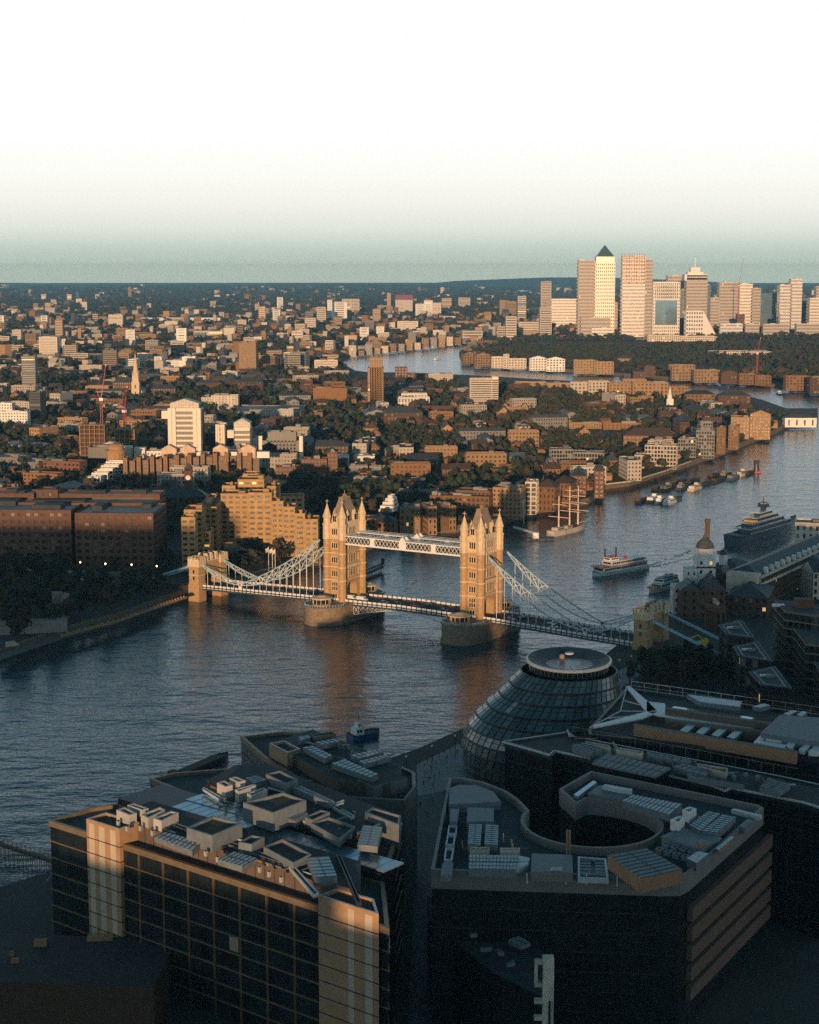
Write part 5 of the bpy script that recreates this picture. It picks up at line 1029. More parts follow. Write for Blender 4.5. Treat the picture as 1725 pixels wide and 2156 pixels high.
# white office towers with glass attics
wt = M('peach white panel', (.74, .62, .50), .6, var=.08)
def officetower(lab, u0, u1, vb, vt, lm, side=.24, dark=True, gab=True):
    b = Bld('office_tower', lab, 'office tower', (u0+u1)/2, vb, wt, glass, alu_dull, lm=lm); x, y, w_, z1 = b.wing(u0, u1, vb, vt, 20, 0, fl=200, bay=200, sides=(0, 0, 0, 0), plant=0)
    b.done(); h = z1-5; xl, xr, yf = x-b.x-w_/2, x-b.x+w_/2, y-b.y-10
    s = w_*side
    for a, c in ((xl, xl+s), (xr-s, xr)):
        m = MB(); m.box(a, c, yf-2.2, yf+1, 0, h+1.2); m.build('side_fin', wt, b.o); m = MB(); m.box((a+c)/2-.12, (a+c)/2+.12, yf-2.35, yf-2.2, 0, h); m.build('joint', dark_metal, b.o)
    n = int(h/4.2)
    for k in range(n):
        m = MB(); m.box(xl+s, xr-s, yf-.25, yf, k*h/n+h/n*.62, (k+1)*h/n, 0); m.build('spandrel', wt, b.o); m = MB(); m.box(xl+s, xr-s, yf-.12, yf, k*h/n, k*h/n+h/n*.62); m.build('window_band', glass, b.o)
        m = MB(); nn = 5; [m.box(xl+s+(xr-xl-2*s)*i/nn-.1, xl+s+(xr-xl-2*s)*i/nn+.1, yf-.2, yf-.05, k*h/n, k*h/n+h/n*.62) for i in range(1, nn)]; m.build('mullion', dark_metal, b.o, 'stuff')
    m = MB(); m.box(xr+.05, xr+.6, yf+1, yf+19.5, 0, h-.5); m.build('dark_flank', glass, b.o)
    if gab:
        m = MB(); a, c = xl+s*.3, xr-s*.3; m.box(a, c, yf+.5, yf+14, h, h+5.5); m.gable(a, c, yf+.5, yf+14, h+5.5, 4, 'y', .8); m.build('glazed_attic', [M('attic glass frame', (.40, .34, .28), .5) if 'attic glass frame' not in MATS else MATS['attic glass frame']], b.o)
        m = MB(); [m.bar((a+(c-a)*i/8, yf+.35, h), (a+(c-a)*i/8, yf+.35, h+5.5+4*(1-abs(i-4)/4)), .14) for i in range(9)]; [m.bar((a, yf+.35, h+z), (c, yf+.35, h+z), .12) for z in (.2, 2.8, 5.5)]; m.build('attic_glazing_bar', white_metal, b.o, 'stuff')
        m = MB(); m.box(xl-7, xl, yf+8, yf+18, h-9, h-2); m.build('rear_wing', wt, b.o)
    return b
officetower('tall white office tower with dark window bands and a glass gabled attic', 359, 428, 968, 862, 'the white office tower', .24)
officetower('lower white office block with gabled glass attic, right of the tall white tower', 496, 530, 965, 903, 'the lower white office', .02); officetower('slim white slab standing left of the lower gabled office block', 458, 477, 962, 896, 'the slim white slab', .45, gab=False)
b = Bld('office_building', 'dark glass box office with white end walls and pale roof storey', 'office building', 592, 985, glass, glass, alu_dull, lm='the dark glass box office'); wings(b, [(551, 636, 985, 930, 18, 0, dict(wf=.95, hf=.9)), (566, 626, 985, 912, 14, 0, dict(fl=3))], fl=3.6, bay=3, plant=2)
x, y = G(592, 985, 5); m = MB(); w_ = 42*y/FOC*1.02; [m.box(s*w_-1.5, s*w_+1.5, -1, 6, 0, ZH(918, y)-5) for s in (-1, 1)]; m.build('end_wall', wt, b.o)
b = Bld('office_block', 'white and dark office group with glass gable and two blank white slabs', 'office building', 228, 985, glass, glass, alu_dull, lm='the glass-gabled office group'); wings(b, [(190, 255, 990, 944, 16), (205, 252, 980, 935, 14)], fl=3.6, bay=3, plant=1)
for u0, u1, vt in ((252, 277, 940), (283, 306, 943)):
    x, y = G((u0+u1)/2, 985, 5); w_ = (u1-u0)/2*y/FOC; m = MB(); m.box(x-w_-b.x, x+w_-b.x, y-b.y, y-b.y+10, 0, ZH(vt, y)-5); m.build('white_slab', wt, b.o)
x, y = G(232, 985, 5); h = ZH(938, y); m = MB(); m.box(x-b.x-10, x-b.x+10, 0, 10, h-11, h-5); m.gable(x-b.x-10, x-b.x+10, 0, 10, h-5, 3.5, 'y', .5); m.build('glazed_attic', MATS['attic glass frame'], b.o)
b = Bld('office_block', 'low white block with curved roof terrace right of the blank slabs', 'office building', 335, 985, white, glass, felt); wings(b, [(312, 357, 985, 952, 14)], fl=3.4, bay=3)
# concrete frames going up
def frame(lab, u0, u1, vb, vt, d=14):
    x, y = G((u0+u1)/2, vb, 5); o = thing('building_frame', lab, 'construction', (x, y, 5), 0); w_ = (u1-u0)*y/FOC; h = ZH(vt, y)-5; n = max(3, int(w_/4)); f = max(3, int(h/3.6)); FOOT.append((x, y+d/2, w_*.6))
    for k in range(f+1): m = MB(); m.box(-w_/2, w_/2, 0, d, h*k/f-.25, h*k/f+.15); m.build('floor_slab', brick_tan, o)
    for i in range(n+1):
        for yy in (0, d): m = MB(); m.box(-w_/2+w_*i/n-.3, -w_/2+w_*i/n+.3, yy-.3, yy+.3, 0, h); m.build('column', brick_tan, o)
    m = MB(); m.box(-w_*.15, w_*.1, d*.4, d*.8, 0, h+2); m.build('lift_core', conc, o); m = MB(); m.box(-w_/2+.5, w_/2-.5, 2, d-2, 0, h-1); m.build('infill', brick_dark, o)
frame('half-built concrete frame with open floors below the red crane', 170, 222, 985, 895); frame('smaller half-built concrete frame under the second red crane', 243, 284, 962, 905)
def crane(lab, u, vb, vt, jib=22, mt=red_paint, luff=True, z=5, grp='tower cranes'):
    x, y = G(u, vb, z); o = thing('tower_crane', lab, 'crane', (x, y, z), R.uniform(-.5, .5), grp); h = ZH(vt, y)-z; a = .9
    m = MB(); hh = h*.62 if luff else h*.9
    for sx in (-1, 1):
        for sy in (-1, 1): m.bar((sx*a, sy*a, 0), (sx*a, sy*a, hh), .2)
    n = int(hh/3)
    for k in range(n):
        z0, z1 = hh*k/n, hh*(k+1)/n
        for s in (-1, 1): m.bar((-a, s*a, z0), (a, s*a, z1), .13); m.bar((s*a, a, z0), (s*a, -a, z1), .13)
    m.build('mast', mt, o); m = MB(); m.box(-1.6, 1.6, -1.6, 1.6, hh, hh+2.4); m.build('cab', white_metal, o)
    m = MB()
    if luff: m.bar((0, 0, hh+2), (h*.06, 0, h), .5, 4, 0, .25); m.bar((-7, 0, hh+3.5), (h*.06, 0, h), .1); m.bar((0, 0, hh+2), (-7, 0, hh+2), .5); m.bar((-1, 0, hh+2), (-4, 0, hh+9), .3)
    else: m.bar((-9, 0, hh+2), (jib, 0, hh+2), .5); m.bar((0, 0, hh+2), (0, 0, h), .4); m.bar((0, 0, h), (jib*.7, 0, hh+2), .1); m.bar((0, 0, h), (-8, 0, hh+2), .1)
    m.build('jib', mt, o); m = MB(); m.box(-9, -6, -1.2, 1.2, hh+.4, hh+2.4); m.build('counterweight', conc, o); m = MB(); m.lathe(h*.06 if luff else 0, 0, [(.5, h), (.5, h+.8)], 6); m.build('warning_light', M('red warning light', (1, .08, .06), .5, emit=3) if 'red warning light' not in MATS else MATS['red warning light'], o)
    return o
crane('taller red tower crane over the half-built frame', 216, 962, 770); crane('shorter red tower crane right of the taller one', 264, 955, 815)
# church with pale steeple
o = simple('church', 'pale stone church tower with spire among dark trees, above the red cranes', 'church', 287, 845, lm='the pale church spire'); m = MB(); m.box(-5, 5, -5, 5, 0, 26); m.box(-4, 4, -4, 4, 26, 34); [m.bar((sx*3.6, sy*3.6, 34), (sx*3.6, sy*3.6, 40), .6, 4, 0, .2) for sx in (-1, 1) for sy in (-1, 1)]; m.build('tower', stone, o); m = MB(); m.lathe(0, 0, [(3.6, 34), (2.6, 46), (.3, 62)], 8); m.build('spire', stone, o); m = MB(); m.box(-7, 7, 5, 35, 0, 14); m.build('nave', stone, o); m = MB(); m.gable(-7, 7, 5, 35, 14, 5, 'y'); m.build('roof', slate, o); m = MB(); [m.box(-1, 1, -5.1, -4.9, z, z+5) for z in (8, 17)]; m.build('belfry_opening', dark_metal, o)
# river front right of the hotel
def bl(name, lab, cat, rows, wall, roof=felt, lm=None, glz=None, ex=None, **kw):
    r = rows[0]; b = Bld(name, lab, cat, (r[0]+r[1])/2, r[2], wall, glz or glass, roof, extra=ex, lm=lm); wings(b, rows, **kw); return b
bl('stepped_building', 'white stepped pyramid-shaped building between the bridge towers', 'building', [(798, 842, 1094, 1076, 18, -12), (801, 840, 1093, 1068, 14, -12), (806, 838, 1092, 1060, 12, -12), (812, 836, 1091, 1052, 10, -12), (817, 832, 1091, 1046, 8, -12)], white, white, 'the white stepped pyramid', fl=2.6, bay=60, wf=.96, hf=.3, plant=0)
bl('warehouse', 'yellow brick warehouse with rows of windows, seen between the bridge towers', 'warehouse', [(842, 894, 1118, 1071, 20, -8), (888, 920, 1121, 1069, 20, 12), (915, 960, 1112, 1068, 22, 25)], brick_tan, slate, 'the yellow brick warehouse', fl=4, bay=3.2, wf=.4, hf=.55)
bl('flats', 'low brown flats with dark roofs left of the white pyramid', 'apartments', [(742, 800, 1122, 1094, 14, -10), (760, 842, 1120, 1100, 12, -14, dict(top='hip'))], brick, slate, None, fl=3.4, bay=3)
bl('apartment_block', 'long brick riverside block with balconies right of the yellow warehouse', 'apartments', [(935, 1040, 1094, 1048, 18, -12), (960, 1040, 1088, 1036, 16, -12), (905, 950, 1088, 1046, 14, -10)], brick, tile, 'the long brick riverside block', fl=3.4, bay=3, wf=.55, hf=.6)
bl('apartment_block', 'tan brick block with blue roof plant behind the right bridge tower', 'apartments', [(1036, 1108, 1088, 1030, 18, -14)], brick_tan, M('blue roof sheet', (.10, .16, .22), .6), 'the blue-roofed tan block', fl=3.2, bay=2.8, wf=.4, hf=.5, plant=5)
bl('apartment_block', 'brick block with pale balcony stacks beside the blue-roofed block', 'apartments', [(1104, 1136, 1078, 1017, 16, -10, dict(wf=.75, hf=.75))], cream, slate, None, fl=3.3, bay=4)
bl('warehouse', 'long brown brick warehouse row with tiled roofs behind the three-masted ship', 'warehouse', [(1124, 1180, 1072, 1026, 18, -16), (1160, 1216, 1062, 1018, 18, -16)], brick, tile, 'the brown warehouse row', fl=4, bay=3, wf=.35, hf=.5, top='hip', th=5)
bl('tower_block', 'brown brick tower with slate cap at the right end of the warehouse row', 'flats', [(1198, 1238, 1046, 1002, 16, -8, dict(top='pyr', th=5))], brick_red, slate, 'the twin brown brick towers', fl=3.4, bay=3)
bl('tower_block', 'smaller brown brick tower with pyramid roof by the quay garden', 'flats', [(1250, 1274, 1044, 992, 12, -8, dict(top='pyr', th=5))], brick_red, tile, None, fl=3.4, bay=3)
o = simple('quay_garden', 'dark walled quay garden beyond the brown brick towers', 'garden', 1340, 1005); P = [G(u, v, 5) for u, v in ((1275, 1022), (1328, 1016), (1400, 994), (1455, 973), (1440, 966), (1290, 995))]; m = MB(); m.prism([(x-o.location.x, y-o.location.y) for x, y in P], .02, .3); m.build('lawn', grass_m, o); m = MB(); q = [(x-o.location.x, y-o.location.y) for x, y in P[:4]]; [m.bar((*a, 1), (*c, 1), .7) for a, c in zip(q, q[1:])]; m.build('parapet_wall', stone, o)
bl('apartment_block', 'pale grey glass apartment block with curved front, left of the quay garden', 'apartments', [(1158, 1205, 990, 948, 18), (1190, 1275, 985, 955, 20, -10), (1150, 1175, 994, 972, 14)], conc, slate, 'the grey glass apartments', glz=pane_m, fl=3.2, bay=2.4, wf=.75, hf=.7, ex=dark_metal)
bl('apartment_block', 'riverside apartments with cream framed corner and balconies beyond the quay garden', 'apartments', [(1333, 1362, 988, 960, 18, -12), (1355, 1430, 984, 940, 18, -14), (1362, 1420, 978, 930, 14, -14)], cream, slate, 'the cream-cornered riverside flats', glz=pane_m, fl=3.2, bay=2.6, wf=.7, hf=.65)
bl('apartment_block', 'rounded dark riverside apartment tower with lantern on top', 'apartments', [(1425, 1470, 965, 926, 16, -14), (1462, 1508, 962, 908, 18, -12), (1472, 1498, 955, 890, 10)], conc, slate, 'the lantern-topped apartments', glz=pane_m, fl=3.2, bay=2.4, wf=.7, hf=.65)
bl('apartment_block', 'brown riverside flats with pale vertical bays, right of the lantern-topped block', 'apartments', [(1505, 1532, 952, 902, 18, -14), (1530, 1560, 943, 898, 18, -14)], brick, slate, None, fl=3.2, bay=2.4, wf=.55, hf=.65)
bl('apartment_block', 'ochre riverside terrace with many gables near the far river bend at right', 'apartments', [(1535, 1580, 925, 880, 20, -10), (1575, 1624, 922, 872, 20, -10, dict(top='gable', axis='y'))], brick_tan, tile, 'the ochre gabled terrace', fl=3.3, bay=3)
b = bl('pier_house', 'low white pier building standing on piles over the river at the right', 'pier building', [(1650, 1717, 896, 880, 16, -2)], white, slate, 'the white pier building', fl=9, bay=9, wf=.2, hf=.6, top='hip', th=4)
bl('school', 'hall with big round-arched brick gable and slate roof above the riverside flats', 'hall', [(1310, 1425, 940, 918, 22, -6, dict(top='hip', th=7)), (1352, 1378, 936, 912, 10, 0, dict(top='gable', axis='y', th=5, bay=6, fl=8))], brick, tile, 'the round-arched hall', fl=4, bay=4)
o = simple('sports_pitch', 'green sports pitch beyond the riverside flats', 'pitch', 1265, 912); P = [G(u, v, 5) for u, v in ((1160, 915), (1355, 918), (1350, 904), (1175, 902))]; m = MB(); m.prism([(x-o.location.x, y-o.location.y) for x, y in P], .02, .15); m.build('turf', M('pitch turf', (.05, .10, .035), .9), o); FOOT.append((o.location.x, o.location.y, 45))
bl('stand', 'low orange-lit stand along the far side of the sports pitch', 'stand', [(1198, 1266, 903, 892, 8)], brick_tan, conc, None, fl=3, bay=3); bl('stand', 'long pale-roofed stand right of the orange-lit one by the pitch', 'stand', [(1270, 1360, 905, 893, 8)], brick, alu, None, fl=3, bay=4)
o = simple('church', 'small white church spire rising from the trees of the peninsula tip', 'church', 1410, 868); m = MB(); m.box(-4, 4, -4, 4, 0, 16); m.build('tower', white, o); m = MB(); m.lathe(0, 0, [(3.2, 16), (2.6, 21), (2.2, 21.3), (.2, 31)], 8); m.build('spire', white, o)
bl('school', 'long ochre schoolhouse with pediments in front of the cream slab block', 'school', [(1057, 1112, 876, 860, 14), (1058, 1070, 875, 855, 8, 0, dict(top='gable', axis='y', th=4)), (1098, 1111, 875, 855, 8, 0, dict(top='gable', axis='y', th=4))], brick_tan, tile, None, fl=4, bay=3)
bl('slab_block', 'cream slab block of flats with a white lift tower, mid-distance near the river', 'flats', [(988, 1036, 855, 798, 12, 4), (1034, 1049, 855, 794, 12, 4)], cream, conc, 'the cream slab block', fl=2.8, bay=40, wf=.92, hf=.45)
bl('tower_block', 'brown brick tower under golden scaffolding by the river bend', 'tower block', [(775, 808, 862, 775, 22), (780, 806, 862, 754, 18)], M('scaffold brown', (.30, .17, .07), .9), felt, 'the scaffolded brown tower', fl=2.7, bay=3, wf=.6, hf=.6)
bl('industrial_building', 'plain brown brick windowless block with steel frame in front, left of the scaffolded tower', 'industrial building', [(661, 732, 852, 818, 28)], brick, felt, 'the windowless brown block', fl=40, bay=100, sides=(0, 0, 0, 0)); bl('colonnaded_building', 'white colonnaded block with brown attic right of the scaffolded tower', 'offices', [(838, 905, 855, 838, 18), (845, 900, 850, 830, 14)], white, tile, None, fl=6, bay=4, wf=.6, hf=.7)
bl('terrace_row', 'long red-roofed terrace in front of the white colonnaded block', 'terrace', [(858, 966, 871, 862, 10, 0, dict(top='gable', th=4))], brick_red, tile_red, None, fl=3, bay=4); bl('offices', 'white arcaded office by the river left of the cream slab block', 'offices', [(902, 954, 806, 789, 16)], cream, felt, None, fl=4, bay=3, wf=.4, hf=.7)
bl('tower_block', 'tan honeycomb tower block, tallest on the left of the river bend', 'tower block', [(505, 544, 790, 722, 24, -5)], brick_tan, felt, 'the tan honeycomb tower', fl=2.6, bay=3, wf=.55, hf=.5); bl('flats', 'pale modern flats just right of the white office tower', 'flats', [(447, 503, 865, 834, 18)], cream, felt, None, fl=3, bay=4, wf=.45, hf=.55); bl('depot', 'very wide low blue-grey shed roof behind the lower white office', 'shed', [(500, 640, 880, 868, 90)], conc, M('blue grey shed roof', (.09, .13, .16), .6), None, fl=20, bay=100, plant=4)
bl('shed', 'pair of white-roofed sheds left of the windowless brown block', 'shed', [(570, 655, 845, 837, 40)], conc, alu, None, fl=20, bay=100, plant=0)
for k, (u0, u1, vb, vt) in enumerate(((735, 775, 1000, 983), (778, 812, 1000, 984), (815, 850, 1001, 985), (745, 778, 1023, 1007), (780, 815, 1024, 1008), (822, 853, 1025, 1009), (856, 897, 1026, 1010), (838, 868, 1050, 1034), (872, 910, 1051, 1035))):
    w_ = ['leftmost house of the upper pale row', 'middle house of the upper pale row', 'right end house of the upper pale row', 'leftmost house of the middle pale row', 'second house from left in the middle pale row', 'third house from left in the middle pale row', 'right end house of the middle pale row', 'left house of the lowest pale row', 'right house of the lowest pale row'][k]
    bl('terraced_house', 'grey-cream flat terraced housing, '+w_+' above the bridge', 'house', [(u0, u1, vb, vt, 9)], conc, felt, None, fl=3, bay=4, wf=.5, hf=.55, plant=1)
bl('gabled_hall', 'white-fronted hall with a long slate roof above the pale terraced rows', 'hall', [(857, 922, 992, 972, 24, 0, dict(top='gable', th=6, bay=7, fl=6)), (880, 922, 992, 975, 3, 0, dict(fl=20, bay=60))], white, slate, 'the white-fronted hall', fl=4, bay=4); bl('house', 'brown square house with pale hipped roof above the white-fronted hall', 'house', [(811, 866, 965, 948, 16, 0, dict(top='hip', th=4))], brick_tan, cream, None, fl=3.4, bay=3)
bl('house', 'brick flats with lit top floors left of the pale terraced rows', 'flats', [(636, 690, 1010, 968, 14), (690, 712, 1008, 955, 12), (582, 640, 1015, 985, 14)], brick_red, felt, 'the brick flats with lit tops', fl=3.2, bay=2.6, wf=.55, hf=.5); bl('sheds', 'white flat-roofed buildings above the brick flats with lit tops', 'building', [(706, 735, 985, 962, 14), (735, 790, 978, 962, 16)], white, alu, None, fl=4, bay=4)
bl('depot', 'low dark-roofed office with pale edges at the left edge below the church', 'office building', [(58, 128, 1000, 975, 30), (-20, 70, 985, 965, 30)], conc, alu_dull, 'the low pale-edged offices', fl=4, bay=3, plant=5); bl('flats', 'white flats at the left edge in front of two dark towers', 'flats', [(8, 62, 905, 868, 14), (-10, 30, 900, 850, 14)], white, felt, None, fl=3, bay=3)
# ---------------------------------------------------------------- tower blocks of the far city (u0, u1, top, foot, wall, words)
tw = [(-5, 12, 665, 700, white, 'white tower block cut by the left edge'), (88, 103, 665, 696, white, 'slim white tower block, second from the left'), (118, 134, 674, 716, brick_tan, 'tan tower block right of the slim white one'), (28, 47, 695, 728, cream, 'cream tower block low at the far left'), (86, 124, 710, 755, cream, 'broad cream slab with dark flank at the left'),
  (267, 286, 695, 736, white, 'white banded tower block in the left half'), (373, 394, 692, 730, white, 'white banded tower block right of its twin'), (545, 560, 646, 676, brick_tan, 'small tan tower far beyond the honeycomb tower'), (230, 260, 663, 692, cream, 'square cream block far off in the left half'), (195, 208, 660, 683, brick_red, 'small red brown tower left of the square cream block'),
  (217, 250, 737, 790, brick_dark, 'dark tower block with white balcony edges above the taller crane'), (48, 80, 750, 832, dark_metal, 'upper dark tower block at the left'), (67, 95, 827, 897, dark_metal, 'lower dark tower block at the left'), (268, 293, 757, 785, white, 'white cubic block right of the dark balcony tower'), (142, 152, 620, 634, cream, 'tiny pale tower on the left horizon'), (161, 173, 629, 642, cream, 'tiny square block on the left horizon'),
  (173, 184, 636, 654, cream, 'small pale tower just under the left horizon'), (270, 278, 605, 628, brick_tan, 'lone thin tower breaking the left horizon'), (71, 82, 639, 656, brick_tan, 'left of a pair of small tan towers far left'), (95, 108, 638, 658, brick_tan, 'right of a pair of small tan towers far left'), (390, 420, 652, 663, cream, 'wide low cream slab far off centre left'), (348, 375, 677, 693, cream, 'cream cluster block under the long white shed'),
  (498, 515, 685, 712, brick_dark, 'dark slab with white stripe left of the honeycomb tower'), (472, 495, 691, 713, cream, 'cream slab left of the dark striped slab'), (535, 552, 710, 724, white, 'white cube above the honeycomb tower'), (584, 597, 626, 650, white, 'slim pale tower alone near the centre-left horizon'), (575, 592, 652, 683, white, 'white tower below the slim pale tower'), (667, 687, 647, 683, cream, 'cream twin-shaft tower left of the wide white slab'),
  (690, 701, 632, 679, white, 'thin white shaft at the left side of the wide white slab'), (701, 731, 636, 678, white, 'wide white slab, brightest of the centre towers'), (720, 757, 630, 660, cream, 'broad cream slab behind the wide white slab'), (643, 667, 670, 695, cream, 'cream stepped block under the cream twin-shaft tower'), (758, 777, 690, 716, white, 'plain white block on the left of two by the river bend'), (793, 809, 688, 711, white, 'plain white block on the right of two by the river bend'),
  (785, 803, 651, 683, brick_tan, 'tan tower above the two plain white blocks'), (815, 824, 617, 656, brick_tan, 'thin brown tower under construction'), (833, 870, 632, 660, cream, 'cream block under a purple-wrapped top'), (875, 893, 640, 668, white, 'left block of the white group upriver of the towers'), (893, 912, 633, 668, white, 'middle block of the white group upriver of the towers'), (910, 929, 638, 668, cream, 'right block of the white group upriver of the towers'),
  (930, 952, 628, 650, brick_tan, 'tan block right of the white group'), (965, 990, 627, 650, cream, 'cream block pair right of the tan one'), (837, 882, 677, 698, cream, 'wide cream office above the river bend'), (972, 1016, 698, 720, cream, 'cream stepped flats on the far river wall'), (1000, 1015, 690, 719, brick_tan, 'tan tower ending the far river wall flats'), (1065, 1087, 635, 670, brick_tan, 'tan tower left of the dark slim tower'), (1089, 1109, 623, 680, dark_metal, 'dark slim tower left of the financial towers'),
  (1052, 1067, 632, 668, brick_tan, 'brown tower left of the tan one'), (1064, 1087, 667, 717, cream, 'cream stepped riverside tower'), (1046, 1066, 688, 716, cream, 'lower shoulder block of the cream riverside tower'), (1092, 1136, 679, 702, cream, 'pale ribbed block right of the cream riverside tower'), (1138, 1160, 593, 668, cream, 'tall slim pale tower with rounded top'), (1135, 1161, 648, 708, cream, 'cream tower in front of the rounded one'),
  (615, 640, 698, 725, cream, 'pale grid block left of the river bend'), (327, 345, 752, 782, white, 'white left wing of the hospital-like group'), (345, 386, 760, 780, white, 'low white middle wing of the hospital-like group'), (386, 413, 752, 782, white, 'white right wing of the hospital-like group'), (440, 460, 765, 790, conc, 'grey block left of the honeycomb tower foot'), (470, 505, 783, 805, cream, 'cream flats at the foot of the honeycomb tower'), (408, 470, 698, 712, cream, 'long cream slab beyond the white twin towers')]
for u0, u1, vt, vb, wm_, lab in tw:
    nm = 'tower_block' if (vb-vt) > (u1-u0)*1.1 else 'slab_block'
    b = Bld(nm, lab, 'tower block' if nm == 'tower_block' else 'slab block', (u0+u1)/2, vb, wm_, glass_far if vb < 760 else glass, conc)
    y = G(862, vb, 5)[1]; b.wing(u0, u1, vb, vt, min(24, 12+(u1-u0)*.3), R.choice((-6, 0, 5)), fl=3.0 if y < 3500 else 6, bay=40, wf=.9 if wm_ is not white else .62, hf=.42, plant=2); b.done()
    if R.random() < .0: pass
x, y = G(851, 658, 5); o = thing('construction_wrap', 'purple wrapped top of a block under construction, centre skyline', 'scaffold', (x, y, ZH(634, y)), 0); m = MB(); w_ = 18*y/FOC; m.box(-w_, w_, 0, 18, 0, 26); [m.bar((-w_+w_*2*i/6, -1, 0), (-w_+w_*2*i/6, -1, 30), .6) for i in range(7)]; m.build('wrap', M('purple sheeting', (.22, .05, .12), .7), o)
bl('shed', 'very long white depot roof stretching across the far left plain', 'shed', [(293, 470, 675, 670, 60)], white, alu, 'the long white depot roof', fl=30, bay=400, plant=0); bl('shed', 'shorter pale depot roof left of the long white one', 'shed', [(155, 192, 668, 663, 50)], conc, alu, None, fl=30, bay=400, plant=0)
# financial district
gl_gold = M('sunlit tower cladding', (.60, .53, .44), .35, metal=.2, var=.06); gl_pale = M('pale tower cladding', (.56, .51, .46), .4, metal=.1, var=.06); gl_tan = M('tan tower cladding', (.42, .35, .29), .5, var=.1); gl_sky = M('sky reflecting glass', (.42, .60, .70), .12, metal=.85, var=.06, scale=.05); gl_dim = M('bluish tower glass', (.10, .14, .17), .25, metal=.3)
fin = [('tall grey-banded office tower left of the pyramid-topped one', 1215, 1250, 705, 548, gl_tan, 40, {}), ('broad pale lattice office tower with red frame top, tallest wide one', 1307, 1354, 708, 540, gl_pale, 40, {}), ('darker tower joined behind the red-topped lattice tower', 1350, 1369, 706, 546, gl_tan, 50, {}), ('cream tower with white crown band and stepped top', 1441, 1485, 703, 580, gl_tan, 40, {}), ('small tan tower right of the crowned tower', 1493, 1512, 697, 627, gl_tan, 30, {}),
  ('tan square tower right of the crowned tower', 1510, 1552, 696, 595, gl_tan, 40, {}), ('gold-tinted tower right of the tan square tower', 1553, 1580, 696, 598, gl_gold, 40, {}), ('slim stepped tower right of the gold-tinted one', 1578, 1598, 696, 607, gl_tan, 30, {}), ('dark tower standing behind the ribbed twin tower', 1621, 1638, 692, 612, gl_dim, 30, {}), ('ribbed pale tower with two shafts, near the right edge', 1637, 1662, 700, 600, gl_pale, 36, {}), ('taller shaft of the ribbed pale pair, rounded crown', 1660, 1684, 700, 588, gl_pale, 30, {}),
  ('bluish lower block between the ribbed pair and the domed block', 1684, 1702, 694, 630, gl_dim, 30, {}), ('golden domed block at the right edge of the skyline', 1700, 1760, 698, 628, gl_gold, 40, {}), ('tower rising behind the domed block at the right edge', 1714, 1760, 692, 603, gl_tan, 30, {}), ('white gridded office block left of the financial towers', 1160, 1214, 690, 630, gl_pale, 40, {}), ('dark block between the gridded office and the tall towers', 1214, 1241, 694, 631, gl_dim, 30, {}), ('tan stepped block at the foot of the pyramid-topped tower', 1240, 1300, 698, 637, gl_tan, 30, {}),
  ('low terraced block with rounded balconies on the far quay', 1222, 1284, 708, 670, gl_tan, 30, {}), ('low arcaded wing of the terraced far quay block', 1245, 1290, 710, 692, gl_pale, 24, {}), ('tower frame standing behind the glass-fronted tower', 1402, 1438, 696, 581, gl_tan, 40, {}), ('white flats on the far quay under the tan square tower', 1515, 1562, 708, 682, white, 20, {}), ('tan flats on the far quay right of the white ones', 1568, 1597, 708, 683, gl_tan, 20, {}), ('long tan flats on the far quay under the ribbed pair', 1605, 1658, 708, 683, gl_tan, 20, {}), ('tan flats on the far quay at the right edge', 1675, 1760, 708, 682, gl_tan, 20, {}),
  ('dark slim tower right of the crowned tower', 1485, 1492, 700, 600, gl_dim, 30, {}), ('dark glass flank block right of the tan square tower', 1545, 1556, 694, 598, gl_dim, 30, {}), ('red-brown podium block below the gold-tinted tower', 1550, 1566, 702, 662, brick_red, 20, {}), ('small pale block in front of the ribbed pair', 1640, 1660, 704, 660, gl_pale, 20, {}), ('dark infill block right of the red-topped tower', 1368, 1376, 703, 640, gl_dim, 30, {}), ('dark infill block right of the glass-fronted tower', 1428, 1442, 702, 610, gl_dim, 30, {})]
for lab, u0, u1, vb, vt, wm_, d, kw in fin:
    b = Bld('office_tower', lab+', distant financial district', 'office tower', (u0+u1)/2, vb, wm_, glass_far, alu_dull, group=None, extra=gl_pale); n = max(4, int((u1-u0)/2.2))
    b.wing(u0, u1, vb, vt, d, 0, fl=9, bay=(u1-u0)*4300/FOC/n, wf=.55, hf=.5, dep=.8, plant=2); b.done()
def fat(name, lab, u0, u1, vb, vt, wm_, d=45, lm=None, **k):
    b = Bld(name, lab, 'office tower', (u0+u1)/2, vb, wm_, glass_far, alu_dull, lm=lm); r = b.wing(u0, u1, vb, vt, d, 0, plant=0, **k); b.done(); x, y, w_, z1 = r; return b, x-b.x, y-b.y, w_, z1-5
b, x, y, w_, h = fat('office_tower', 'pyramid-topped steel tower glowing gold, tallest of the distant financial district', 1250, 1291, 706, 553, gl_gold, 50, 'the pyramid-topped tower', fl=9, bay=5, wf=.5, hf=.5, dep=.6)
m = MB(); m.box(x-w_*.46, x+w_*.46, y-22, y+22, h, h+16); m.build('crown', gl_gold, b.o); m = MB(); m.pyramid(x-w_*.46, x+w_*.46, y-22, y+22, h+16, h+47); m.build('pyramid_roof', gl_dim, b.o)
b, x, y, w_, h = fat('office_tower', 'slope-sided tower with a mirror glass front reflecting blue sky', 1371, 1428, 706, 594, gl_pale, 40, 'the mirror-fronted tower', fl=9, bay=5, wf=.5, hf=.5)
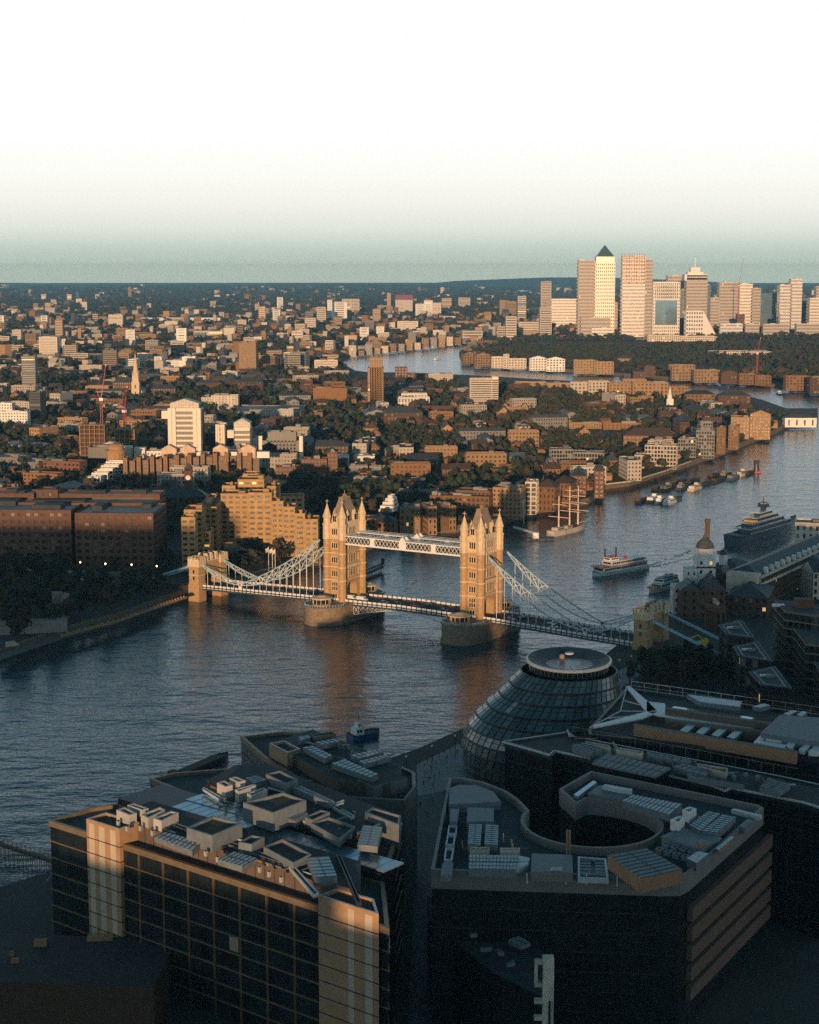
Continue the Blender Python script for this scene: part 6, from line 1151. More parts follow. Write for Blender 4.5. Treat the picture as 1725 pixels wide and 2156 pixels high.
m = MB(); m.box(x-w_*.40, x+w_*.40, y-21.2, y-20.2, h*.2, h*.66); m.build('mirror_glazing', gl_sky, b.o); m = MB(); m.box(x-w_*.42, x+w_*.42, y-21.6, y-20.3, h*.66, h*.70); m.build('white_sill', white, b.o); m = MB(); [m.box(x-w_*.4+w_*.8*i/12-.6, x-w_*.4+w_*.8*i/12+.6, y-21, y-20, h*.7, h*.95) for i in range(13)]; m.build('fin', dark_metal, b.o, 'stuff')
b, x, y, w_, h = fat('residential_tower', 'blue glass slab tower between stepped and dark towers, distant skyline', 1598, 1622, 696, 618, gl_sky, 30, None, fl=60, bay=60, sides=(0, 0, 0, 0)); m = MB(); m.box(x-w_*.5, x+w_*.5, y-16, y-15.2, 0, h*.45); [m.box(x-w_*.5, x+w_*.5, y-16.6, y-16, z, z+2) for z in range(0, int(h*.45), 8)]; m.build('lower_front', gl_dim, b.o)
b, x, y, w_, h = fat('sloped_block', 'wedge-shaped pale block sloping down at the foot of the crowned tower', 1442, 1478, 712, 655, gl_pale, 30, None, fl=10, bay=6, wf=.6, hf=.5); m = MB(); q = [(x+w_/2, 0), (x+w_/2+38, 0), (x+w_/2, h)]
for yy in (y-15, y+15): m.poly([(q[0][0], yy, 0), (q[1][0], yy, 0), (q[2][0], yy, h)])
m.poly([(q[1][0], y-15, 0), (q[1][0], y+15, 0), (q[2][0], y+15, h), (q[2][0], y-15, h)]); m.build('sloping_wing', gl_pale, b.o)
for t_ in bpy.data.objects:
    if t_.get('label', '').startswith('cream tower with white crown'):
        y0 = t_.location.y; zt = ZH(580, y0)-5; W2 = 22*y0/FOC; m = MB(); m.box(-W2-2, W2+2, 0, 44, zt-14, zt+3); m.build('crown_band', white, t_); m = MB(); m.box(-W2*.75, W2*.75, 8, 34, zt+3, zt+10); m.box(-W2*.45, W2*.45, 12, 30, zt+10, zt+22); m.build('stepped_top', gl_pale, t_); m = MB(); m.bar((0, 20, zt+20), (0, 20, zt+48), 1.1); m.build('mast', white_metal, t_)
    if t_.get('label', '').startswith('broad pale lattice'):
        y0 = t_.location.y; zt = ZH(540, y0)-5; W2 = 23.5*y0/FOC; m = MB(); [m.bar((-W2+2*W2*i/9, -1, zt-70), (-W2+2*W2*i/9, -1, zt+8), .8) for i in range(10)]; [m.bar((-W2, -1, zt-70+k*10), (W2, -1, zt-70+k*10), .7) for k in range(8)]; m.build('construction_frame', M('red oxide frame', (.42, .16, .09), .7), t_)
        m = MB(); [m.bar((-W2+2*W2*(i % 7)/6, -1.4, zt*(i//7)/7), (-W2+2*W2*((i % 7)+(1 if i % 2 else -1)*.99)/6, -1.4, zt*(i//7+1)/7), .5) for i in range(42) if 0 <= (i % 7)+(1 if i % 2 else -1) <= 6]; m.build('diagonal_lattice', white, t_)
for lab, u, vb, vt, mt in (('red crane lattice jib standing tall at right of the financial towers', 1553, 640, 542, red_paint), ('pale crane left of the crowned tower', 1412, 640, 545, cream), ('pale crane left of the first pale crane', 1390, 640, 556, cream)):
    crane(lab, u, 700, vt, 60, mt, True)
crane('thin pale crane on the far river wall beside the bend', 742, 762, 722, 30, cream); crane('red lattice mast crane among the peninsula trees', 1594, 800, 712, 20, red_paint); crane('small red crane on the centre-left skyline', 527, 665, 626, 20, red_paint); crane('small red crane right of its neighbour on the skyline', 545, 668, 620, 20, red_paint)
# peninsula and far-bank river fronts
rows = [('curved terrace of gabled brown houses on the left tip of the peninsula', [(972, 1000, 764, 745, 12, 25, dict(top='gable', axis='y')), (998, 1033, 770, 747, 12, 10, dict(top='gable', axis='y'))], brick_tan), ('ochre and white riverside terrace right of the curved gabled houses', [(1035, 1072, 773, 752, 14), (1070, 1108, 775, 756, 14), (1060, 1072, 774, 747, 12)], cream), ('white brick riverside flats with gables in the middle of the peninsula front', [(1115, 1150, 778, 754, 16, 0, dict(top='gable', axis='y')), (1150, 1189, 780, 756, 16, 0, dict(top='gable', axis='y'))], white),
  ('tan riverside flats right of the white gabled flats', [(1208, 1252, 785, 759, 18), (1250, 1291, 786, 763, 18)], brick_tan), ('ochre villa-like flats behind the tan riverside flats', [(1300, 1337, 768, 755, 16, 0, dict(top='hip', th=5))], brick_tan), ('low red-brown riverside house by the dark trees', [(1333, 1358, 795, 782, 14, 0, dict(top='hip', th=4)), (1356, 1378, 792, 772, 14)], brick_red), ('long tan riverside flats, widest on the peninsula front', [(1413, 1462, 799, 776, 18), (1460, 1513, 803, 780, 18), (1408, 1462, 790, 769, 16)], brick_tan),
  ('brown gabled flats right of the widest tan flats', [(1517, 1550, 806, 785, 16, 0, dict(top='gable', axis='y'))], brick_red), ('brown and cream riverside row towards the right edge', [(1555, 1590, 808, 788, 16), (1588, 1622, 809, 792, 16)], brick), ('brown riverside block near the right edge of the peninsula', [(1652, 1703, 820, 793, 18)], brick), ('brown riverside block cut by the right edge', [(1703, 1760, 826, 796, 18)], brick_red), ('very long low cream roof among the peninsula trees', [(1495, 1620, 750, 741, 50)], cream), ('long cream terrace facing the far reach under the financial towers', [(1363, 1430, 719, 706, 18), (1430, 1505, 719, 708, 18)], cream),
  ('ochre terraced riverside flats in the centre right of the near loop', [(1280, 1335, 838, 808, 20), (1330, 1404, 840, 806, 20), (1310, 1360, 825, 800, 16)], brick_tan), ('brown flats right of the ochre terraced ones', [(1403, 1447, 838, 815, 16)], brick_tan), ('brown hipped warehouse near the inner river wall', [(1443, 1503, 850, 830, 18, 0, dict(top='hip', th=5))], brick), ('brown hipped warehouse on the inner river wall at right', [(1510, 1577, 855, 833, 18, 0, dict(top='hip', th=5))], brick_red), ('pale brick crescent left of the ochre terraced flats', [(1200, 1240, 832, 806, 16), (1238, 1282, 834, 804, 16)], cream), ('white roofed low flats by the inner river wall left of the crescent', [(1085, 1150, 815, 805, 14), (1150, 1200, 820, 808, 14)], brick_tan), ('brown riverside blocks left of the arcaded office', [(832, 858, 795, 774, 16), (858, 900, 800, 788, 16)], brick_red)]
for lab, rw_, wm_ in rows: bl('riverside_flats', lab, 'flats', rw_, wm_, R.choice((tile, slate, felt)), None, fl=4.4, bay=5, wf=.5, hf=.55, glz=glass, plant=1)
# the low-lying far reach wall flats
for i in range(16):
    u = 735+i*17; v = 749-i*1.9; hgt_ = R.uniform(8, 22); bl('riverside_flats', ['cream', 'brown', 'pale grey', 'tan'][i % 4]+' river wall flats, '+['first', 'second', 'third', 'fourth', 'fifth', 'sixth', 'seventh', 'eighth', 'ninth', 'tenth', 'eleventh', 'twelfth', 'thirteenth', 'fourteenth', 'fifteenth', 'sixteenth'][i]+' from the left along the far bend', 'flats', [(u, u+15, v, v-hgt_, 16)], [cream, brick, conc, brick_tan][i % 4], felt, None, fl=3.2, bay=4, wf=.5, hf=.5, plant=1)
# ---------------------------------------------------------------- near bank floor, quays, paths
def sheet(name, pts, z, mt, kind='structure'):
    m = MB(); m.poly([(*p, z) for p in pts]); m_ = m.build(name, mt, None, kind)
    me = m_.data
    if me.polygons[0].normal.z < 0: me.flip_normals()
    return m_
quay_m = M('wet quay paving', (.12, .15, .165), .6, var=.5, scale=.25)
sheet('riverside_walk', [G(u, v, 5) for u, v in ((877, 1610), (968, 1566), (985, 1605), (1000, 1640), (935, 1665), (880, 1675))], 5.03, quay_m)
sheet('street', [G(u, v, 5) for u, v in ((880, 1675), (935, 1665), (932, 1760), (925, 1900), (910, 2160), (860, 2160), (872, 1900))], 5.03, paving)
sheet('bridge_foot_path', [G(u, v, 5) for u, v in ((1290, 1418), (1340, 1396), (1385, 1395), (1345, 1425), (1300, 1455))], 5.03, quay_m)
sheet('wharf_path', [G(u, v, 5) for u, v in ((0, 1390), (133, 1345), (250, 1312), (333, 1282), (395, 1261), (393, 1255), (330, 1274), (248, 1302), (130, 1334), (0, 1376))], 5.03, M('wharf cobbles', (.10, .08, .06), .9))
sheet('hill_road', [G(u, v, 5) for u, v in ((-40, 1204), (150, 1210), (300, 1218), (380, 1226), (400, 1232), (395, 1240), (300, 1232), (150, 1224), (-40, 1216))], 5.03, asphalt)
def wall_line(lab, pts, h=1.2, th=.5, mt=stone, name='parapet_wall', n=10):
    x, y = G(*pts[0], 5); o = thing(name, lab, 'wall', (x, y, 5), 0)
    for a, c in zip(pts, pts[1:]):
        p, q = Vector(G(*a, 5)), Vector(G(*c, 5)); m = MB(); m.bar((p.x-x, p.y-y, h/2), (q.x-x, q.y-y, h/2), h*.6, 4); m.build('coping', mt, o)
        for i in range(n): w_ = p.lerp(q, i/n); m = MB(); m.box(w_.x-x-.4, w_.x-x+.4, w_.y-y-.4, w_.y-y+.4, 0, h+.6); m.build('pier', mt, o)
    return o
wall_line('pale road wall at the far left under the arched office', [(-10, 1198), (75, 1203)]); wall_line('pale road wall along the hill road in front of the arched office', [(146, 1206), (300, 1216)]); wall_line('lower pale wall beside the hill road, right of the trees', [(165, 1222), (298, 1231)])
wall_line('orange-lit low river wall of the wharf path', [(130, 1341), (250, 1309), (333, 1279), (393, 1259)], 1.0, .4, brick_tan)
# ruined castle wall pieces in the garden
for lab, u, v, w_, h in (('grey old stone turret among the garden trees at the left', 122, 1300, 5, 12), ('second grey stone turret right of its twin in the garden', 139, 1303, 4, 12), ('low curving grey castle wall at the left edge of the garden', 50, 1335, 40, 6), ('grey stone gatehouse between the garden trees under the road', 240, 1238, 12, 8)):
    o = simple('castle_wall', lab, 'castle wall', u, v, 5, .25); m = MB(); m.box(-w_/2, w_/2, 0, 4, 0, h); m.build('wall', conc, o); [(lambda q: (q.box(-w_/2+i*1.6, -w_/2+i*1.6+.9, 0, .7, h, h+.9), q.build('merlon', conc, o)))(MB()) for i in range(int(w_/1.6))]
# lamps
def lamp(lab, u, v, z, h=9, glow=True, grp=None):
    x, y = G(u, v, z); o = thing('street_lamp', lab, 'street lamp', (x, y, 5), 0, grp); h = z-5; m = MB(); m.bar((0, 0, 0), (0, 0, h), .12, 6); m.build('post', dark_metal, o); m = MB(); m.lathe(0, 0, [(.3, h-.35), (.42, h), (.2, h+.4)], 8); m.build('lantern', lamp_m if glow else white_metal, o)
for k, (u, v) in enumerate(((12, 1177), (64, 1178), (169, 1184), (222, 1187), (277, 1189), (330, 1192))): lamp('lit street lamp on the hill road, '+['first', 'second', 'third', 'fourth', 'fifth', 'sixth'][k]+' from the left', u, v, 14, grp='lit lamps along the hill road')
for k, (u, v) in enumerate(((856, 1593), (910, 1571), (959, 1549), (1305, 1390), (1330, 1382))): lamp('tall quay lamp, '+['nearest on the river walk', 'middle one of the river walk', 'by the glass hall on the river walk', 'right of the glass hall', 'beside the bridge foot'][k], u, v, 13, glow=False, grp='quay lamps')
lamp('small lit lamp beside the near bridge gatehouse', 1387, 1377, 9)
o = simple('flagpole', 'thin tall copper-tinted pole in front of the egg-shaped hall', 'pole', 1043, 1617); m = MB(); m.bar((0, 0, 0), (0, 0, 13), .12, 6); m.build('pole', copper, o); m = MB(); m.lathe(0, 0, [(.4, 0), (.4, .5)], 8); m.build('base', conc, o)
o = simple('sunken_terrace', 'dark triangular sunken terrace with pale edges beside the round courtyard', 'terrace', 1140, 1650); P = [tuple(Vector(G(u, v, 5))-Vector(o.location[:2])) for u, v in ((1092, 1620), (1182, 1652), (1178, 1690), (1165, 1695))]; m = MB(); m.prism(P, .05, .3); m.build('floor', M('terrace timber', (.07, .045, .03), .9), o)
for a, c in zip(P, P[1:]+P[:1]): m = MB(); m.bar((*a, .7), (*c, .7), .22); m.build('edge', alu_dull, o)
# low dark roofs in the foreground
Gb = Near('low_office', 'low dark office roof with cooling units in the bottom foreground', 'office building', 20, 300, 0)
m = MB(); m.prism(Gb.tr([(900, 1880), (1040, 1880), (1050, 1900), (1165, 2015), (1160, 2100), (1040, 2040), (905, 1930)], 26), 0, 20, 0, 1); m.build('body', [glass, felt], Gb.o)
for q in ([(918, 1890), (955, 1890), (955, 1901), (918, 1901)], [(930, 1930), (967, 1929), (970, 1944), (940, 1945)], [(973, 1911), (1009, 1911), (1010, 1934), (974, 1937)]): Gb.pr('cooling_unit', q, 28.5, 2, [cream, alu], .25)
for q in ([(915, 1907), (952, 1906), (960, 1924), (922, 1927)], [(1070, 1979), (1092, 1971), (1117, 1984), (1097, 1991)]): Gb.pr('skylight', q, 27.6, 1, AL, 0, 5)
for q in ([(1012, 1995), (1036, 1993), (1036, 1996), (1012, 1998)], [(1044, 1998), (1056, 1999), (1062, 2006), (1050, 2005)], [(1066, 2028), (1082, 2020), (1085, 2026), (1070, 2030)], [(985, 1960), (1000, 1958), (1006, 1966), (990, 1968)], [(965, 1890), (990, 1888), (990, 1896), (966, 1899)]): Gb.pr('duct', q, 27, .8, alu_dull)
o = thing('corner_pillar', 'tan lit corner pillar with short arms standing up from the bottom edge', 'pillar', (*G(1156, 2019, 34), 5), 0); m = MB(); m.box(-1.1, 1.1, 0, 2.2, 0, 29); m.build('shaft', cream, o)
for z in (28, 23.2, 19.6, 16, 12.6): m = MB(); m.box(-2.8, -1.1, .2, 1.6, z-.4, z+.4); m.build('arm', cream, o)
m = MB(); m.box(-2.8, -2.2, .2, 1.6, 23.6, 27.6); m.build('arm', cream, o)
o = thing('low_building', 'low dark building with a few orange-lit roof boxes at bottom left', 'building', (*G(150, 1985, 18), 5), .1); m = MB(); m.prism([(-22, -14), (20, -22), (24, 4), (-16, 12)], 0, 11, 0, 1); m.build('body', [brick_dark, felt], o)
for x, y, w_, h in ((-9, 3, 3, 1.4), (-14, -2, 1.2, 1.2), (-13, -6, 1.8, 1), (3, 5, 6, .4)): m = MB(); m.box(x, x+w_, y, y+w_*.6, 11, 11+h); m.build('roof_box', brick_tan, o)
# pier and gangways at the left edge
o = thing('pier', 'timber river pier walkway running off the left edge', 'pier', (*G(60, 1795, 3), 0), 0); L2 = lambda u, v, z: (G(u, v, z)[0]-o.location.x, G(u, v, z)[1]-o.location.y, z)
m = MB(); a, c = L2(-20, 1765, 4), L2(112, 1808, 4); m.prism([(a[0], a[1]), (c[0], c[1]), (c[0]+1, c[1]-3.2), (a[0]+1, a[1]-3.2)], 3.4, 3.9); m.build('deck', wood_dark, o)
for s in (0, -3.2):
    m = MB(); m.bar((a[0], a[1]+s, 5), (c[0], c[1]+s, 5), .09); [m.bar((a[0]+(c[0]-a[0])*i/14, a[1]+s+(c[1]-a[1])*i/14, -1), (a[0]+(c[0]-a[0])*i/14, a[1]+s+(c[1]-a[1])*i/14, 5), .14) for i in range(15)]; m.build('railing', brick_tan, o)
for (u0, v0, u1, v1) in ((5, 1930, 108, 1825), (20, 1945, 112, 1840)): m = MB(); m.bar(L2(u0, v0, 4), L2(u1, v1, 5), .25); m.build('gangway_rail', alu_dull, o)
o = simple('jetty', 'timber jetty with railings reaching out behind the left bridge tower', 'jetty', 785, 1190, 0); q = [tuple(Vector(G(u, v, 3))-Vector(o.location[:2])) for u, v in ((757, 1205), (762, 1212), (808, 1193), (803, 1185))]; m = MB(); m.prism(q, 2, 3); m.build('deck', wood_dark, o); m = MB(); [m.bar((*a, -1), (*a, 4.4), .2) for a in q]; m.bar((*q[1], 4.2), (*q[2], 4.2), .1); m.build('railing', white_metal, o); m = MB(); m.box(q[2][0]-1.5, q[2][0]+.5, q[2][1], q[2][1]+2, 3, 8); m.build('gate', dark_metal, o)
o = simple('jetty', 'pale footbridge jetty and pontoon by the three-masted ship', 'jetty', 1100, 1115, 0); m = MB(); p, q = [Vector(G(u, v, 4))-Vector(o.location[:2]) for u, v in ((1082, 1111), (1128, 1124))]; m.bar((p.x, p.y, 4.4), (q.x, q.y, 4.4), .9, 4); m.build('gangway', white_metal, o); m = MB(); m.box(q.x-6, q.x+12, q.y-3, q.y+3, -.5, 1.2); m.build('pontoon', dark_metal, o); m = MB(); m.box(q.x-2, q.x+2, q.y-2, q.y+2, 1.2, 5); m.build('shelter', white_metal, o)
for lab, u, v, h in (('white flagpole in front of the hotel, left of three', 566, 1207, 15), ('white flagpole in front of the hotel, middle of three', 574, 1209, 15), ('white flagpole in front of the hotel, right of three', 580, 1211, 15), ('flagpole with small flag on the quay by the right bridge tower', 1103, 1104, 17)):
    o = simple('flagpole', lab, 'flagpole', u, v, 5); m = MB(); m.bar((0, 0, 0), (0, 0, h), .14, 6); m.build('pole', white_metal, o); m = MB(); m.poly([(0, 0, h-.3), (-1.8, .4, h-1.4), (-1.5, .3, h-3.6), (0, 0, h-2.6)]); m.build('flag', cream, o)
# yellow digger under the anchor tie
o = simple('digger', 'yellow excavator on the ground under the anchor ties of the bridge', 'excavator', 1480, 1362, 5, .4); m = MB(); m.box(-3, 3, -2, -1, 0, 1); m.box(-3, 3, 1, 2, 0, 1); m.build('track', dark_metal, o); m = MB(); m.box(-2.6, 2, -1.6, 1.6, 1.1, 2.6); m.build('body', yellow_paint, o); m = MB(); m.box(.2, 2, -1.5, 0, 2.6, 3.8); m.build('cab', yellow_paint, o); m = MB(); m.bar((1.5, .6, 2), (-2, .6, 5.5), .3); m.bar((-2, .6, 5.5), (-6, .6, 4.5), .28); m.bar((-6, .6, 4.5), (-6.5, .6, 2), .25); m.build('boom', yellow_paint, o); m = MB(); m.box(-7.2, -5.8, 0, 1.2, 1, 2.2); m.build('bucket', yellow_paint, o)
# ---------------------------------------------------------------- vehicles
def carmesh(L_, W_, H_, van=False):
    m = MB(); h = W_/2; pr = [(-L_/2, .35), (-L_/2, .8), (-L_*.46, .9), (L_*.22, .92), (L_*.47, .75), (L_/2, .6), (L_/2, .35)] if not van else [(-L_/2, .4), (-L_/2, H_*.95), (-L_*.47, H_), (L_*.22, H_), (L_*.32, H_*.62), (L_*.47, H_*.52), (L_/2, .4)]
    for s in (-1, 1): q = [(x, s*h, z) for x, z in pr]; m.poly(q if s > 0 else q[::-1])
    for (a, za), (c, zc) in zip(pr, pr[1:]+pr[:1]): m.poly([(a, -h, za), (a, h, za), (c, h, zc), (c, -h, zc)])
    g_ = MB()
    if not van:
        lo = [(-L_*.42, -h*.9), (L_*.2, -h*.9), (L_*.2, h*.9), (-L_*.42, h*.9)]; hi = [(-L_*.3, -h*.72), (L_*.04, -h*.72), (L_*.04, h*.72), (-L_*.3, h*.72)]
        for i in range(4): j = (i+1) % 4; g_.poly([(*lo[i], .9), (*lo[j], .9), (*hi[j], H_), (*hi[i], H_)], 0)
        m.poly([(*p, H_+.01) for p in hi])
    else: g_.poly([(L_*.225, -h*.85, H_*.96), (L_*.225, h*.85, H_*.96), (L_*.325, h*.85, H_*.64), (L_*.325, -h*.85, H_*.64)][::-1])
    w_ = MB()
    for k in range(10): a, c = 6.2832*k/10, 6.2832*(k+1)/10; w_.poly([(.33*math.cos(a), -.1, .33*math.sin(a)), (.33*math.cos(c), -.1, .33*math.sin(c)), (.33*math.cos(c), .1, .33*math.sin(c)), (.33*math.cos(a), .1, .33*math.sin(a))])
    w_.poly([(.33*math.cos(6.2832*k/10), -.1, .33*math.sin(6.2832*k/10)) for k in range(10)]); w_.poly([(.33*math.cos(-6.2832*k/10), .1, .33*math.sin(-6.2832*k/10)) for k in range(10)])
    return m, g_, w_
CM = {}
def car(lab, x, y, z, rz, paint, van=False):
    L_, W_, H_ = (5.6, 2.1, 2.5) if van else (4.4, 1.85, 1.48); o = thing('van' if van else 'car', lab, 'van' if van else 'car', (x, y, z), rz, None if van else 'cars on the bridge and roads')
    if (van, paint.name) not in CM: m, g_, w_ = carmesh(L_, W_, H_, van); CM[(van, paint.name)] = m.data('body', paint), g_.data('window', glass), w_.data('wheel', hull_black)
    a, b_, c = CM[(van, paint.name)]; put('body', a, o); put('window', b_, o)
    for sx in (-1, 1):
        for sy in (-1, 1): w_ = put('wheel', c, o); w_.location = (sx*L_*.3, sy*(W_/2-.05), .33)
    return o
black_p = M('black car paint', (.02, .02, .022), .3); silver_p = M('silver car paint', (.35, .36, .37), .3, metal=.5); blue_p = M('blue car paint', (.03, .05, .12), .3)
rb = math.radians(-32); cb, sb = math.cos(rb), math.sin(rb)
for lab, lx, ly, paint, van, d_ in (('white van coming out of the left bridge tower arch', -27, -3.2, white_metal, True, 0), ('second white van tucked behind the first at the left tower arch', -33.5, -3.2, white_metal, True, 0), ('silver car just past the white vans on the middle span', -14, -3.2, silver_p, False, 0), ('dark car ahead of the silver one on the middle span', -6, -3.2, black_p, False, 0), ('red car in the middle of the bascule span', 4, -3.4, red_paint, False, 0), ('black car beside the red one on the middle span', 9, 2.9, black_p, False, math.pi), ('dark car approaching the right tower on the middle span', 20.5, -3.2, blue_p, False, 0),
    ('second red car by the right tower arch', 25.5, 2.9, red_paint, False, math.pi), ('silver car on the left suspended span', -78, -3.2, silver_p, False, 0), ('black car on the left suspended span', -61, 2.9, black_p, False, math.pi), ('silver car leaving the right tower on the right span', 57, -3.2, silver_p, False, 0), ('dark car in the far lane of the right span', 60, 2.9, black_p, False, math.pi), ('white car in the far lane of the right span', 76, 2.6, white_metal, False, math.pi), ('white car in the near lane of the right span', 80, -3.2, white_metal, False, 0), ('silver car low on the right span by the chain boss', 104, -2.8, silver_p, False, 0)):
    za = dz(lx) if abs(lx) > 50 else (DK if abs(lx) > 28.5 else DK+.55*(1-abs(lx)/28.5)); car(lab, 1+lx*cb-ly*sb, 799+lx*sb+ly*cb, za+.02, rb+d_, paint, van)
for lab, u, v, paint, van, rz in (('white delivery van parked at the foot of the near gatehouse', 1374, 1408, white_metal, True, .5), ('white car on the hill road under the lamps', 193, 1219, white_metal, False, -.1), ('second pale car on the hill road right of the white one', 258, 1222, silver_p, False, -.1), ('cream van with red roof stripe on the wharf path at the left', 26, 1362, cream, True, .7)): x, y = G(u, v, 5); car(lab, x, y, 5.05, rz, paint, van)
# ---------------------------------------------------------------- people on the river walk
def person_mesh(stride, arm):
    me = bpy.data.meshes.new('p'); V_ = [(0, 0, .95), (0, 0, 1.2), (0, 0, 1.45), (0, 0, 1.55), (0, .02, 1.66), (0, .02, 1.76)]; E_ = [(0, 1), (1, 2), (2, 3), (3, 4), (4, 5)]; Rr = [.15, .145, .17, .06, .095, .07]
    def ch(root, pts, rs):
        p = root
        for q, r in zip(pts, rs): V_.append(q); Rr.append(r); E_.append((p, len(V_)-1)); p = len(V_)-1
    for s in (-1, 1):
        ch(0, [(s*.1, 0, .88), (s*.1, s*stride*.5+.03, .5), (s*.1, s*stride, .08), (s*.1, s*stride+.14, .05)], [.1, .07, .05, .04]); ch(2, [(s*.2, 0, 1.42), (s*.26, -s*arm*.4, 1.14), (s*.25, -s*arm+.06, .9), (s*.25, -s*arm+.09, .8)], [.075, .055, .042, .035])
    me.from_pydata(V_, E_, []); o = bpy.data.objects.new('p', me); C.objects.link(o); sk = o.modifiers.new('s', 'SKIN'); ss = o.modifiers.new('u', 'SUBSURF'); ss.levels = 1
    for i, d_ in enumerate(me.skin_vertices[0].data): d_.radius = (Rr[i], Rr[i]*(.75 if i in (1, 2) else 1)); d_.use_root = i == 0
    bpy.context.view_layer.update(); r = bpy.data.meshes.new_from_object(o.evaluated_get(bpy.context.evaluated_depsgraph_get())); bpy.data.objects.remove(o); r.name = 'person'; return r
skin = M('skin', (.35, .2, .14), .7); hair = M('dark hair', (.025, .018, .014), .8); cl = [M(n_, c_, .9) for n_, c_ in (('black coat', (.02, .02, .022)), ('navy jacket', (.03, .04, .07)), ('beige coat', (.3, .24, .17)), ('red jacket', (.3, .05, .04)), ('grey coat', (.12, .12, .12)))]; trousers = M('dark trousers', (.03, .03, .04), .9)
PM = []
for st, ar in ((.06, .04), (.28, .22)):
    base = person_mesh(st, ar)
    for c_ in cl:
        me = base.copy()
        for m_ in (c_, trousers, skin): me.materials.append(m_)
        for p in me.polygons: z = p.center.z; p.material_index = 2 if z > 1.52 or (z < .88 and abs(p.center.x) > .2) else (0 if z > .86 else 1)
        PM.append((me, c_.name, 'walking' if st > .1 else 'standing'))
hm_ = MB(); hm_.lathe(0, .0, [(.105, 1.7), (.11, 1.76), (.08, 1.84), (.02, 1.87)], 10); hair_me = hm_.data('hair', hair)
spots = [(884, 1612), (893, 1618), (900, 1606), (907, 1622), (912, 1600), (918, 1612), (925, 1597), (930, 1606), (936, 1588), (941, 1600), (948, 1583), (952, 1592), (958, 1578), (963, 1588), (895, 1635), (905, 1645), (915, 1640), (925, 1632), (892, 1655), (912, 1660), (885, 1700), (900, 1720), (912, 1690), (1312, 1420), (1322, 1412), (1330, 1425), (1340, 1408), (1306, 1432), (190, 1336), (232, 1324), (224, 1326), (250, 1316)]
cnt = {}
for i, (u, v) in enumerate(spots):
    me, c_, pose = PM[(i*7) % len(PM)]; pl = 'on the river walk' if u < 1000 and v < 1630 and u > 400 else ('on the street between the offices' if 400 < u < 1000 else ('on the path by the bridge foot' if u > 1000 else 'on the wharf path under the trees')); k = (c_, pose, pl); cnt[k] = cnt.get(k, 0)+1
    lab = ('' if cnt[k] == 1 else ['', 'second ', 'third ', 'fourth '][min(3, cnt[k]-1)])+f'person in {c_} {pose} {pl}'+(', farther from the camera' if cnt[k] > 1 else '')
    x, y = G(u, v, 5); o = put('person', me); o.location = (x, y, 5.04); o.rotation_euler = (0, 0, R.uniform(0, 6.28)); tag(o, lab, 'person', 'people out walking'); put('hair', hair_me, o)
# ---------------------------------------------------------------- trees
def crown_mb(r, h, clumps, per, leaf, rnd, z0):
    m = MB()
    for k in range(clumps):
        a = rnd.uniform(0, 6.28); q = rnd.uniform(0, .68)*r; c = Vector((q*math.cos(a), q*math.sin(a), z0+h*rnd.uniform(.18, .8))); cr_ = r*rnd.uniform(.3, .52)
        for j in range(per):
            d = Vector((rnd.gauss(0, 1), rnd.gauss(0, 1), rnd.gauss(0, .9)+.25)).normalized(); p = c+Vector((d.x*cr_, d.y*cr_, d.z*cr_*.85))*rnd.uniform(.75, 1.05)
            t1 = d.cross(Vector((rnd.uniform(-1, 1), rnd.uniform(-1, 1), rnd.uniform(-1, 1)))).normalized(); t2 = d.cross(t1).normalized(); s = leaf*rnd.uniform(.6, 1.3); b_ = d*s*.3
            m.poly([p-t1*s-b_, p-t2*s*.7, p+t1*s-b_*.5, p+t2*s*.8])
    return m
TV = []
for k in range(6):
    rr = random.Random(k); h = (9, 11, 8, 12, 10, 7.5)[k]; r = (4.6, 5.2, 4.4, 4.6, 5.6, 3.8)[k]; cm = crown_mb(r, h, 13, 26, .78, rr, 2.5); t_ = MB()
    t_.bar((0, 0, -.2), (0, 0, 3.2), .38, 7, 0, .28)
    for j in range(5): a = j*1.26+k; t_.bar((0, 0, 2.6+j*.3), (math.cos(a)*r*.5, math.sin(a)*r*.5, 3.5+h*.35+j*.3), .2, 5, 0, .06)
    TV.append((cm.data('crown', foliage if k % 3 else foliage_b), t_.data('trunk', bark), h+2.5, 'green' if k % 3 else 'brownish'))
TREES = []; TFOOT = []
RIVPX = [PX(x, y, 0) for x, y in RIV]
def in_city(x, y, r=0, h=12):
    if inside((x, y), RIV): return False
    if y > 1500 and inside(PX(x, y, 5+h), RIVPX): return False
    for fx, fy, fr in NEARF(x, y):
        if (fx-x)**2+(fy-y)**2 < (fr+r)**2: return False
    return True
GRID = {}
for f in FOOT: GRID.setdefault((int(f[0]//120), int(f[1]//120)), []).append(f)
def NEARF(x, y):
    i, j = int(x//120), int(y//120)
    for a in (i-1, i, i+1):
        for c in (j-1, j, j+1): yield from GRID.get((a, c), ())
def occupy(x, y, r): FOOT.append((x, y, r)); GRID.setdefault((int(x//120), int(y//120)), []).append((x, y, r))
